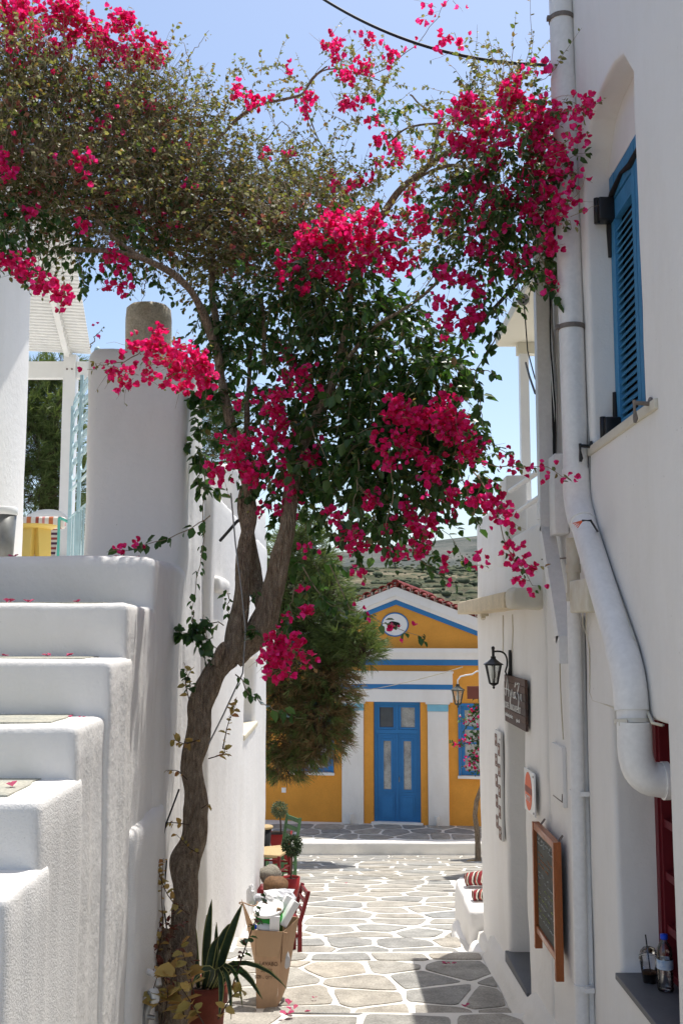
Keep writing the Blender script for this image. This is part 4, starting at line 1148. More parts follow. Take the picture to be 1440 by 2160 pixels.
# hatch doors in the plaster
for nm, y0p, y1p, X0p, X1p, lab in (('wall_hatch', 1562, 1690, 1168, 1192, 'small painted-over meter hatch above the menu board'),):
    p0, p1 = A(1166, 1565, XR_), A(1192, 1705, XR_)
    h = thing(nm, lab, 'hatch', (XR_, (p0.y + p1.y) / 2, p1.z))
    b = MB(); b.rbox(XR_ - .012, XR_ + .01, p1.y, p0.y, p1.z, p0.z, r=.004, cell=.3, amp=.001); b.build('hatch_door', M['plaster_smooth'], h)
    b = MB(); b.box(XR_ - .014, XR_ - .0122, p1.y + .01, p0.y - .03, p1.z + .025, p1.z + .030); b.tube([(XR_ - .015, p1.y + .01, p1.z + .03), (XR_ - .013, p1.y + .01, p1.z + .07)], .003, n=5); b.build('hinge', M['rust'], h)
b = MB(); b.tube([A(1180, 1398, XR_ - .004), A(1181, 1450, XR_ - .004), A(1187, 1560, XR_ - .004)], .004, n=5)
tag(b.build('wall_cable', M['pvc_old']), 'thin painted cable dropping from the square gutter pipe to the hatch', 'cable')
b = MB(); b.tube([atX(1060, 1298, XR_ - .004), atX(1060, 1375, XR_ - .004)], .004, n=5); b.tube([atX(1080, 1296, XR_ - .004), atX(1081, 1330, XR_ - .004), atX(1079, 1376, XR_ - .006)], .004, n=5)
tag(b.build('lamp_cable', M['pvc_old']), 'thin cables dropping from the cream canopy slab to the black lantern', 'cable')
b = MB(); p = atX(1020, 1300, 1.10); b.box(p.x - .03, p.x + .03, p.y - .05, p.y + .02, p.z + .0, p.z + .02); b.tube([p + Vector((-.01, -.02, .0)), p + Vector((-.01, -.03, -.02))], .018, n=10)
tag(b.build('floodlight', M['pvc_old']), 'small cream floodlight under the far end of the canopy slab', 'floodlight')

# overhead cables
def sag(p, q, s, n=24):
    p, q = Vector(p), Vector(q); return [p.lerp(q, t) + Vector((0, 0, -4 * s * t * (1 - t))) for t in np.linspace(0, 1, n)]
b = MB(); b.tube([at(420, -160, 7.0)] + sag(at(680, -3, 6.6), at(1151, 137, 5.4), .11), .0095, n=8)
tag(b.build('overhead_cable', M['rubber']), 'black overhead cable sagging across the sky to the right house', 'cable')
b = MB(); b.tube(sag(at(1116, 567, 5.6), at(900, 800, 6.6), .01, 6) + sag(at(880, 822, 6.7), at(500, 1100, 7.2), .05, 8)[1:] + [at(465, 1140, 7.45)], .012, n=8)
tag(b.build('overhead_cable', M['rubber']), 'thick black cable descending through the bougainvillea to the left wall', 'cable')
b = MB(); b.tube(sag(at(975, 1407, 14), at(730, 1460, 20), .05, 10), .006, n=5)
tag(b.build('overhead_cable', M['pvc_old']), 'thin pale cable crossing in front of the ochre building', 'cable')
# security camera hanging from its cable
cp = at(1100, 636, 6.2); cm = thing('security_camera', 'white bullet security camera hanging on a cable by the terrace roof', 'camera', tuple(cp))
b = MB(); b.tube([cp + Vector((0, .10, .035)), cp + Vector((0, -.04, 0))], [.034, .036], n=6); b.build('housing', M['plastic_w'], cm)
b = MB(); b.tube([cp + Vector((0, -.039, 0)), cp + Vector((0, -.048, -.002))], [.038, .036], n=16); fb = b.build('front_bezel', mat('grey_plastic', (.28, .27, .25), .5), cm)
for dx, dz, r_ in ((0, .010, .011), (-.017, -.008, .007), (.017, -.008, .007), (0, -.021, .006)):
    b = MB(); b.tube([cp + Vector((dx, -.047, dz)), cp + Vector((dx, -.053, dz - .001))], r_, n=10); b.build('lens', M['black'], fb)
b = MB(); b.tube([at(1093, 540, 6.2), at(1092, 600, 6.2), cp + Vector((0, .05, .05))], .003, n=5); b.tube([cp + Vector((.01, -.02, -.03)), at(1112, 740, 6.2), at(1128, 800, 6.1)], .004, n=5); b.tube([at(1108, 765, 7.0), at(1116, 795, 6.5), at(1128, 830, 6.1)], .007, n=5)
b.build('cable', M['rubber'], cm)

M['print_br'] = mat('brown_print', (.26, .17, .14), .7)
# ------------------------------------------------------------------ LANTERNS
def lantern(name, label, c, H, mat_metal, mat_glass, bulb=True, n=6, bracket=None):
    """c: centre of the glass body; H: full height"""
    t = thing(name, label, 'lantern', tuple(c)); c = Vector(c); r = H * .21
    def ringpts(rad, z, k): a = 2 * math.pi * (k + .5) / n; return c + Vector((rad * math.cos(a), rad * math.sin(a), z))
    b = MB(); zt, zb_ = H * .16, -H * .30
    for k in range(n):
        b.bar(ringpts(r, zt, k), ringpts(r * .52, zb_, k), H * .028, H * .028)
        b.bar(ringpts(r, zt, k), ringpts(r, zt, k + 1), H * .025, H * .025); b.bar(ringpts(r * .52, zb_, k), ringpts(r * .52, zb_, k + 1), H * .03, H * .03)
    b.lathe(c, [(0, -H * .44), (H * .02, -H * .43), (H * .035, -H * .40), (H * .02, -H * .37), (H * .06, -H * .345), (r * .56, -H * .31), (r * .5, -H * .29), (0, -H * .29)], n=12)
    b.build('frame', mat_metal, t)
    b = MB()
    prof = [(r * 1.30, zt - .0), (r * 1.22, zt + H * .025), (r * .80, zt + H * .075), (r * .45, zt + H * .13), (r * .33, zt + H * .155), (r * .33, zt + H * .21), (0, zt + H * .215)]
    vs = []; fs = []
    for rad, z in prof:
        for k in range(n): vs.append(ringpts(rad, z, k))
    for i in range(len(prof) - 1):
        for k in range(n): fs.append((i * n + k, i * n + (k + 1) % n, (i + 1) * n + (k + 1) % n, (i + 1) * n + k))
    b.add(vs, fs, 0, False); b.add([ringpts(r * 1.25, zt + .001, k) for k in range(n)], [tuple(range(n))[::-1]], 0, False)
    b.build('cap', mat_metal, t)
    for k in range(n):
        b = MB(); b.add([ringpts(r * .97, zt, k), ringpts(r * .97, zt, k + 1), ringpts(r * .50, zb_, k + 1), ringpts(r * .50, zb_, k)], [(0, 1, 2, 3)], 0, False); b.build('pane', mat_glass, t)
    b = MB(); b.lathe(c, [(0, -H * .20), (H * .045, -H * .185), (H * .065, -H * .12), (H * .055, -H * .05), (H * .04, 0), (H * .04, H * .12), (0, H * .14)], n=12); b.build('bulb', M['bulb'], t)
    return t
lc = at(1040, 1416, 7.14); LH = .27
lt = lantern('wall_lantern', 'black six-sided wall lantern on a curled bracket above the wooden café sign', lc, LH, M['black'], M['lampglass'])
b = MB(); tp = lc + Vector((0, 0, LH * .37)); w0 = Vector((XR_ - .012, 7.14, lc.z + LH * .30))
b.tube([tp + Vector((0, 0, -.01)), tp + Vector((0, 0, .045))], [.010, .010], n=8); b.lathe(tp + Vector((0, 0, .055)), [(0, -.014), (.010, -.010), (.013, 0), (.010, .010), (0, .014)], n=10)
s0 = tp + Vector((0, 0, .028))
b.tube([s0] + bend(s0 + Vector((.01, 0, .005)), Vector((w0.x - .005, 7.14, s0.z + .02)), Vector((w0.x - .018, 7.14, s0.z - .09)), 10) + [Vector((w0.x - .03, 7.14, s0.z - .13)), Vector((w0.x - .022, 7.14, s0.z - .155)), Vector((w0.x - .012, 7.14, s0.z - .148))], .0065, n=8)
b.build('bracket', M['black'], lt)
b = MB(); b.rbox(w0.x - .006, w0.x + .012, 7.12, 7.16, s0.z - .17, s0.z + .015, r=.004, cell=.1, amp=0); b.tube([(w0.x - .004, 7.14, s0.z - .11), (w0.x - .012, 7.13, s0.z - .15), (w0.x - .006, 7.12, s0.z - .16)], .006, n=6); b.build('back_plate', M['black'], lt)
l2c = at(965, 1466, 14.5); 
l2 = lantern('street_lantern', 'verdigris street lantern hanging in front of the ochre building from a white arm', l2c, .40, mat('patinated_metal', (.07, .075, .06), .5, var=.5, vscale=30), M['lampglass'], n=6)
b = MB(); t2 = l2c + Vector((0, 0, .15)); b.tube([t2, t2 + Vector((0, 0, .05)), t2 + Vector((.04, 0, .10)), t2 + Vector((.12, 0, .12)), t2 + Vector((.20, 0, .13)), t2 + Vector((.26, 0, .17)), t2 + Vector((.9, -.3, .22))], .011, n=8); b.build('arm', M['metal_w'], l2)
b = MB(); p = at(1000, 1466, 13.5); b.box(p.x - .09, p.x + .35, 13.5, 13.53, p.z - .05, p.z + .11); b.box(p.x + .34, p.x + .40, 13.4, 13.6, p.z - .2, p.z + .2)
tag(b.build('hanging_sign', mat('dull_red_board', (.16, .05, .035), .6)), 'plain dull red signboard sticking out behind the lane corner', 'sign')

# ------------------------------------------------------------------ SIGNS (all lie in the wall plane, normal -X). local u runs towards the camera, v up
def wallpt(X, Yfar, z): return lambda u, v, d=0: (X - d, Yfar - u, z + v)
FONT_CACHE = {}
def lettering(parent, body, size, origin, udir, vdir, m, name='lettering', ext=.0006, sx=1.0):
    cu = bpy.data.curves.new('text', 'FONT'); cu.body = body; cu.size = size; cu.extrude = ext; cu.resolution_u = 3
    o = bpy.data.objects.new('text', cu); COL.objects.link(o); dg = bpy.context.evaluated_depsgraph_get()
    me = bpy.data.meshes.new_from_object(o.evaluated_get(dg)); bpy.data.objects.remove(o)
    u, v = Vector(udir).normalized(), Vector(vdir).normalized(); n = u.cross(v)
    off = OFF.get(parent.name, Vector((0, 0, 0)))
    mt = Matrix(((u.x * sx, v.x, n.x, origin[0] - off.x), (u.y * sx, v.y, n.y, origin[1] - off.y), (u.z * sx, v.z, n.z, origin[2] - off.z), (0, 0, 0, 1)))
    me.transform(mt); me.materials.clear(); me.materials.append(m)
    ob = bpy.data.objects.new(name, me); COL.objects.link(ob); adopt(ob, parent); OFF[ob.name] = off; return ob
# wooden café sign
SX, SY0, SW, SZ0, SZ1 = XR_ - .012, 7.28, .81, -.615, -.300
sg = thing('cafe_sign', 'brown wooden plank café sign with white handwritten name', 'sign', (SX, SY0 - SW / 2, SZ0))
for k in range(7):
    za, zb_ = SZ0 + (SZ1 - SZ0) * k / 7, SZ0 + (SZ1 - SZ0) * (k + 1) / 7
    b = MB(); b.box(SX - .016 - .002 * (k % 2), SX, SY0 - SW, SY0, za + .0012, zb_ - .0012); b.build('plank', M['wood_d'], sg)
fx = SX - .0205
def strokes(mb, lines_, w, mi=0):
    for ln in lines_:
        mb.tube([Vector((fx, SY0 - u * SW, SZ0 + v * (SZ1 - SZ0))) for u, v in ln], w, n=5, mi=mi)
script = [[(.10, .56), (.14, .72), (.20, .95), (.23, .80), (.25, .56)], [(.08, .70), (.16, .71), (.27, .70)],
          [(.30, .70), (.34, .62), (.37, .56)], [(.42, .73), (.37, .58), (.33, .42), (.31, .46), (.34, .56)],
          [(.47, .69), (.47, .58), (.50, .57)], [(.60, .70), (.54, .69), (.52, .62), (.55, .57), (.60, .62), (.61, .69), (.60, .60), (.64, .57)], [(.57, .80), (.61, .90)],
          [(.66, .86), (.71, .90), (.78, .90), (.72, .76), (.69, .70), (.75, .66), (.74, .50), (.69, .38), (.65, .36)], [(.85, .70), (.85, .60), (.87, .57)]]
b = MB(); strokes(b, script, .0036); b.build('handwritten_name', M['white'], sg)
lettering(sg, 'COFFEE , DRINKS & BITE SPOT', .058, (fx + .001, SY0 - .035, SZ0 + .095), (0, -1, 0), (0, 0, 1), M['paper'], sx=.79)
lettering(sg, 'traditional products', .040, (fx + .001, SY0 - .03, SZ0 + .040), (0, -1, 0), (0, 0, 1), M['white'], name='small_lettering')
lettering(sg, 'agiazi café', .034, (fx + .001, SY0 - .48, SZ0 + .036), (0, -1, 0), (0, 0, 1), M['white'], name='small_lettering')
# long notice board with framed labels beside the side door
X0, YA, YB = XR_ - .020, 7.80, 7.52; ZT, ZB = -.72, -1.47
nb_ = thing('notice_board', 'tall narrow grey notice board with two columns of framed squares', 'notice board', (X0, 7.66, ZB))
b = MB(); b.rbox(X0 - .006, X0 + .012, YB, YA, ZB, ZT, r=.002, cell=.5, amp=0); b.build('board', M['paper'], nb_)
for k in range(5):
    for c_ in (0, 1):
        zc = ZT - .07 - k * .145 - c_ * .055; yc = YA - .07 - c_ * .135; s = .043
        b = MB()
        for (a, c, d, e) in ((-s, s, s - .006, s), (-s, s, -s, -s + .006), (-s, -s + .006, -s, s), (s - .006, s, -s, s)): b.box(X0 - .011, X0 - .0065, yc + a, yc + c, zc + d, zc + e)
        b.box(X0 - .0100, X0 - .0063, yc - .028, yc + .028, zc - .028, zc + .028); b.box(X0 - .0105, X0 - .0101, yc - .016, yc + .016, zc - .004, zc + .016, mi=1)
        b.build('framed_label', [M['print_br'], M['paper']], nb_)
b = MB()
for z in (ZT - .05, ZB + .05): b.lathe((X0 - .006, YB + .03, z), [(0, -.004), (.007, -.003), (.007, 0)], n=8, axis='x')
b.build('screw', M['black'], nb_, kind='stuff')
# orange round sign
SXo = XR_ - .022; ya, yb_ = 6.57, 6.24; za, zb_ = -1.085, -.835
os_ = thing('round_sign', 'white plate with an orange-red disc and a dark band, above the menu board', 'sign', (SXo, 6.4, za))
b = MB(); b.rbox(SXo - .004, SXo + .006, yb_, ya, za, zb_, r=.002, cell=.5, amp=0); b.build('plate', M['plastic_w'], os_)
cy_, cz_ = (ya + yb_) / 2 + .02, (za + zb_) / 2
def disc(mb, r, x, zlo=-1, zhi=1, n=48, mi=0):
    pts = [];
    for k in range(n):
        a = 2 * math.pi * k / n; z = max(zlo, min(zhi, math.sin(a))); y = math.cos(a)
        if abs(z) != abs(math.sin(a)): y = math.copysign(math.sqrt(max(0, 1 - z * z)), y)
        pts.append((x, cy_ + y * r, cz_ + z * r))
    mb.prism(pts, (.002, 0, 0), mi=mi)
b = MB(); disc(b, .112, SXo - .0065); b.build('disc', M['sign_red'], os_)
b = MB(); disc(b, .111, SXo - .0075, -.10, .24); b.build('dark_band', mat('sign_brown', (.22, .045, .03), .5), os_)
lettering(os_, 'SPOTS', .048, (SXo - .0080, cy_ + .075, cz_ - .058), (0, -1, 0), (0, 0, 1), M['white'])
b = MB()
for z in (za + .02, zb_ - .02):
    for y in (yb_ + .02,): b.lathe((SXo - .004, y, z), [(0, -.005), (.007, -.004), (.007, 0)], n=8, axis='x')
b.build('screw', M['steel'], os_, kind='stuff')
# menu chalkboard
MXx = XR_ - .030; ya, yb_ = 6.13, 5.52; zt, zm, zl = -1.085, -1.685, -1.775
mn = thing('menu_board', 'chalk menu board in an orange wooden frame with short legs hanging on the wall', 'menu board', (MXx, 5.82, zl))
def fr(name, a, c, d, e, th=.03): b = MB(); b.rbox(MXx - th, MXx + .008, a, c, d, e, r=.003, cell=.5, amp=0); return b.build(name, M['wood_o'], mn)
fr('top_rail', yb_ + .034, ya - .034, zt - .038, zt); fr('bottom_rail', yb_ + .034, ya - .034, zm, zm + .036, .026)
fr('post', yb_, yb_ + .034, zl + .005, zt + .001, .034); fr('post', ya - .034, ya, zl, zt + .001, .034)
b = MB(); b.box(MXx - .012, MXx + .004, yb_ + .03, ya - .03, zm + .03, zt - .03); bd = b.build('chalkboard', M['chalkboard'], mn)
random.seed(12)
rows = [(-.075, 'chalk', 1.7), (-.10, 'chalk', 1.3), (-.155, 'chalk_o', 1), (-.185, 'chalk_o', 1), (-.215, 'chalk_o', 1), (-.26, 'chalk', 1), (-.29, 'chalk', 1), (-.33, 'chalk_y', 1), (-.365, 'chalk', 1), (-.395, 'chalk_y', 1), (-.43, 'chalk', 1), (-.465, 'chalk_y', 1.), (-.50, 'chalk', 1)]
for i, (dz, mk, sc2) in enumerate(rows):
    b = MB(); y = ya - .06 - random.uniform(0, .02)
    while y > yb_ + .09:
        wl = random.uniform(.03, .08); n = int(wl / .008)
        pts = [(MXx - .0135, y - k * wl / n, zt + dz + random.uniform(-.006, .006) * sc2) for k in range(n + 1)]
        b.tube(pts, .0016, n=4); y -= wl + random.uniform(.012, .05)
        if random.random() < .2: y -= .08
    b.build('chalk_writing', M[mk], bd, kind='stuff')
b = MB(); 
for y in (ya - .09, yb_ + .04): b.tube([(XR_ - .005, y, zt + .03), (MXx, y, zt - .004)], .006, n=6)
b.build('hook', M['rust'], mn, kind='stuff')
# ------------------------------------------------------------------ FOLIAGE generators
def frames(D, Nn):
    a = D / np.linalg.norm(D, axis=1, keepdims=True)
    s = np.cross(Nn, a); s /= np.maximum(np.linalg.norm(s, axis=1, keepdims=True), 1e-6)
    n = np.cross(a, s); return a, s, n
LEAF = np.array([(0, 0, 0), (.30, .34, .10), (.72, .27, .07), (1.05, 0, -.10), (.72, -.27, .07), (.30, -.34, .10)])
LEAF_Q = np.array([(0, 3, 2, 1), (0, 5, 4, 3)])
BRACT = np.array([(0, 0, 0), (.30, .46, .16), (.78, .42, .12), (1.06, 0, -.02), (.78, -.42, .12), (.30, -.46, .16)])
NARROW = np.array([(0, 0, 0), (.33, .16, .04), (.7, .12, .03), (1, 0, 0), (.7, -.12, .03), (.33, -.16, .04)])
def scatter(T, P, D, Nn, S):
    a, s, n = frames(D, Nn); k = len(T)
    V = P[:, None, :] + S[:, None, None] * (T[None, :, 0, None] * a[:, None, :] + T[None, :, 1, None] * s[:, None, :] + T[None, :, 2, None] * n[:, None, :])
    Q = (np.arange(len(P))[:, None, None] * k + LEAF_Q[None]).reshape(-1, 4)
    return V.reshape(-1, 3), Q
def unit(n):
    v = rng.normal(size=(n, 3)); return v / np.linalg.norm(v, axis=1, keepdims=True)
class Plant:
    def __init__(s): s.parts = {}; s.tw = []
    def put(s, name, T, P, D, Nn, S):
        V, Q = scatter(T, P, D, Nn, S); s.parts.setdefault(name, []).append((V, Q))
    def build(s, root, mats, twigmat, twigname='twigs'):
        for name, lst in s.parts.items():
            off = 0; Vs = []; Qs = []
            for V, Q in lst: Vs.append(V); Qs.append(Q + off); off += len(V)
            np_mesh(name, np.vstack(Vs), np.vstack(Qs), mats[name], root, kind='stuff')
        if s.tw:
            off = 0; Vs = []; Qs = []
            for V, Q in s.tw: Vs.append(V); Qs.append(Q + off); off += len(V)
            np_mesh(twigname, np.vstack(Vs), np.vstack(Qs), twigmat, root, kind='stuff')
def ribbons(pl, paths, rad):
    """paths (S,K,3): thin three-sided twigs"""
    S_, K, _ = paths.shape
    t = np.gradient(paths, axis=1); t /= np.maximum(np.linalg.norm(t, axis=2, keepdims=True), 1e-6)
    up = np.array([.3, .5, .8]); a = np.cross(t, up); a /= np.maximum(np.linalg.norm(a, axis=2, keepdims=True), 1e-6); b = np.cross(t, a)
    r = rad * np.linspace(1, .35, K)[None, :, None]
    ring = [paths + r * (a * math.cos(q) + b * math.sin(q)) for q in (0, 2.09, 4.19)]
    V = np.stack(ring, axis=2)               # S,K,3,3
    base = (np.arange(S_)[:, None, None] * K + np.arange(K - 1)[None, :, None]) * 3
    k = np.arange(3)[None, None, :]; k2 = (k + 1) % 3
    Q = np.stack([base + k, base + k2, base + 3 + k2, base + 3 + k], axis=-1).reshape(-1, 4)
    pl.tw.append((V.reshape(-1, 3), Q))
def shoots(P0, D0, L, K, grav, wob):
    S_ = len(P0); paths = np.zeros((S_, K, 3)); p = P0.copy(); d = D0 / np.linalg.norm(D0, axis=1, keepdims=True)
    for k in range(K):
        paths[:, k] = p; p = p + d * (L / (K - 1))[:, None]
        d = d + rng.normal(size=(S_, 3)) * wob + np.array([0, 0, -1.0]) * grav; d /= np.linalg.norm(d, axis=1, keepdims=True)
    return paths
def along(paths, per):
    """per points interpolated along each path: positions and tangents"""
    S_, K, _ = paths.shape; t = rng.uniform(.06, 1.0, size=(S_, per)) * (K - 1.001); i = t.astype(int); f = (t - i)[..., None]
    ar = np.arange(S_)[:, None]; P = paths[ar, i] * (1 - f) + paths[ar, i + 1] * f; T = paths[ar, i + 1] - paths[ar, i]
    return P.reshape(-1, 3), T.reshape(-1, 3)

bg_ = thing('bougainvillea', 'big magenta bougainvillea with twisted brown trunk arching over the lane', 'bougainvillea', (-.85, 5.7, -2.2))
TY = 5.75
pl = Plant()
def leaves_on(P, T, size, name, template=LEAF, droop=.35, spread=1.0):
    n = len(P); side = unit(n); side -= T * np.sum(side * T, axis=1, keepdims=True) / np.maximum(np.sum(T * T, axis=1, keepdims=True), 1e-9)
    D = side * spread + T / np.maximum(np.linalg.norm(T, axis=1, keepdims=True), 1e-9) * .5 + np.array([0, 0, -droop])
    Nn = unit(n) * .8 + np.array([0, 0, 1.0])
    S = size * rng.uniform(.55, 1.2, n); pl.put(name, template, P, D, Nn, S)
def flowers_at(C, size, name='blossoms', per=3):
    n = len(C); ax = unit(n) + np.array([0, -.25, .15]); ax /= np.linalg.norm(ax, axis=1, keepdims=True)
    ref = unit(n); u = np.cross(ax, ref); u /= np.linalg.norm(u, axis=1, keepdims=True); v = np.cross(ax, u)
    S = size * rng.uniform(.65, 1.15, n)
    for k in range(per):
        q = 2 * math.pi * k / per; rad = u * math.cos(q) + v * math.sin(q)
        D = rad * .75 + ax * .75; pl.put(name, BRACT, C, D, rad * -.6 + ax * .8, S)

# foliage masses: (px, py, rx, ry, depth Y, leaf size, leaf count, dark?)  sizes in photo pixels at that depth
MASS = [
 (40,190,120,130,5.6,.028,2600,0),(20,340,110,150,5.5,.028,2400,0),(150,250,150,120,5.9,.026,3600,0),(270,230,120,100,6.2,.026,2600,0),
 (120,400,150,110,5.7,.028,3200,0),(260,380,150,130,6.1,.026,3600,0),(370,300,90,100,6.4,.026,1900,0),(400,400,120,110,6.3,.026,2700,0),
 (30,480,80,70,5.5,.032,900,1),(330,480,140,90,6.1,.028,2600,0),(230,500,110,50,5.9,.030,900,1),(480,470,120,100,6.3,.027,2700,0),
 (430,230,60,60,6.5,.026,420,0),(480,250,50,80,6.5,.028,380,0),(560,360,90,60,6.5,.027,1000,0),(560,440,90,70,6.4,.027,1500,0),
 (640,400,80,60,6.4,.027,1100,0),(650,480,110,80,6.0,.028,1600,0),(720,420,70,60,6.3,.027,700,0),(560,540,120,80,6.1,.031,1700,0),
 (470,560,90,70,6.2,.030,1100,0),(690,560,110,60,5.8,.032,1300,1),(600,630,110,60,6.0,.036,1000,1),(720,650,110,70,5.8,.038,1100,1),
 (830,640,60,50,5.8,.036,420,1),(460,640,70,50,6.1,.034,560,1),(520,700,90,60,6.2,.038,620,1),(640,720,110,60,6.0,.040,820,1),
 (740,740,100,60,5.8,.042,850,1),(860,740,90,70,5.6,.042,850,1),(910,800,70,80,5.5,.044,760,1),(700,800,80,60,6.0,.042,560,1),
 (800,820,110,70,5.7,.046,950,1),(880,870,90,70,5.6,.046,750,1),(600,830,80,60,6.1,.040,420,1),(470,760,50,60,6.1,.040,380,1),
 (450,850,45,60,6.1,.042,300,1),(740,900,100,70,5.8,.046,900,1),(840,950,110,70,5.6,.048,850,1),(690,960,90,60,5.9,.046,700,1),
 (560,900,80,60,6.0,.040,460,1),(600,980,90,50,5.9,.042,520,1),(740,1010,110,50,5.8,.048,640,1),(870,1030,90,50,5.6,.046,520,1),
 (960,930,60,70,5.5,.042,420,1),(990,1000,50,50,5.4,.040,240,1),(780,1080,100,45,5.7,.044,360,1),(880,1110,70,40,5.6,.040,200,1),
 (420,940,25,60,6.2,.046,160,1),(425,1020,25,50,6.2,.046,90,1),(640,1060,60,50,5.9,.042,200,1),(650,1180,45,70,6.0,.046,110,1),
 # right-hand crown
 (1000,220,60,50,5.2,.026,420,0),(1080,200,80,60,5.0,.026,700,0),(1060,300,100,70,5.0,.026,1100,0),(990,330,70,60,5.2,.026,500,0),
 (1120,300,60,70,4.9,.027,420,1),(1050,400,110,70,5.0,.029,1500,1),(960,430,80,60,5.3,.028,600,0),(1110,440,70,70,4.9,.030,700,1),
 (1020,500,90,50,5.1,.031,800,1),(920,500,70,50,5.4,.029,450,0),(1100,540,60,50,5.0,.033,380,1),(1150,560,30,40,4.9,.036,70,1),
 (1040,590,50,45,5.2,.032,150,1),(1030,660,35,40,5.2,.036,80,1),(1000,560,60,40,5.2,.030,220,1),(1170,420,40,80,4.8,.030,140,1),
 # thin top
 (560,180,60,50,6.8,.026,160,0),(660,190,80,40,6.8,.026,240,0),(740,150,60,60,6.7,.026,220,0),(800,180,70,60,6.6,.028,260,0),(760,240,80,40,6.6,.027,240,0),
 (840,240,60,50,6.4,.030,160,1),(870,330,60,50,6.0,.028,170,0),(820,380,50,40,6.2,.028,150,0),(520,150,50,30,6.8,.026,60,0),(600,300,80,30,6.7,.027,140,0),(690,330,70,40,6.6,.027,160,0),
]
def ell_points(n, c, r, shell=.0):
    d = unit(n); k = rng.uniform(shell, 1, n) ** (1 / 2.2); return c + d * k[:, None] * r, d
for (px, py, rx, ry, Y, ls, cnt, dark) in MASS:
    if px > 900 and py < 700: rx *= 1.15; ry *= 1.1; cnt *= .8
    c = np.array(at(px, py, Y)); sc_ = Y / 2200.0
    r = np.array([rx * sc_, (rx + ry) * .62 * sc_, ry * sc_])
    per = 13 if not dark else 9
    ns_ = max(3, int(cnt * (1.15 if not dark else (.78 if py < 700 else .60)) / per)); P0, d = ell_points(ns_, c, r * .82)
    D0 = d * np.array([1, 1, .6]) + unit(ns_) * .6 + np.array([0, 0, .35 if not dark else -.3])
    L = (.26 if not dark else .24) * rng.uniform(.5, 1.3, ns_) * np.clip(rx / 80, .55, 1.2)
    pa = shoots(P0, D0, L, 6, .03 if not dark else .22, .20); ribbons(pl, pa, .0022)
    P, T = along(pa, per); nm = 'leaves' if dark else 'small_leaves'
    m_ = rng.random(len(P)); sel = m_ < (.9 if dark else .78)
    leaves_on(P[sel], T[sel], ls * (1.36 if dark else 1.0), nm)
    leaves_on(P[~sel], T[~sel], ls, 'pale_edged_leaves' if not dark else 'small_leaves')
    if not dark and cnt > 1500:       # bare dry twiglets and faded bracts in the dense mass
        k = int(ns_ * 1.7); Pq, dq = ell_points(k, c, r); pb = shoots(Pq, dq + unit(k) * .5 + np.array([0, 0, .5]), rng.uniform(.10, .28, k), 5, 0, .3); ribbons(pl, pb, .0016)
        k = int(cnt * .036); Pq, _ = ell_points(k, c, r); flowers_at(Pq, .026, 'faded_blossoms')
        k = int(cnt * .008); Pq, _ = ell_points(k, c, r); flowers_at(Pq, .028)
    # inner shade: darker leaves filling the heart of the thick masses
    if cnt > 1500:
        k = int(cnt * .1); Pq, _ = ell_points(k, c, r * .8); pl.put('leaves', LEAF, Pq, unit(k), unit(k), rng.uniform(.02, .04, k))

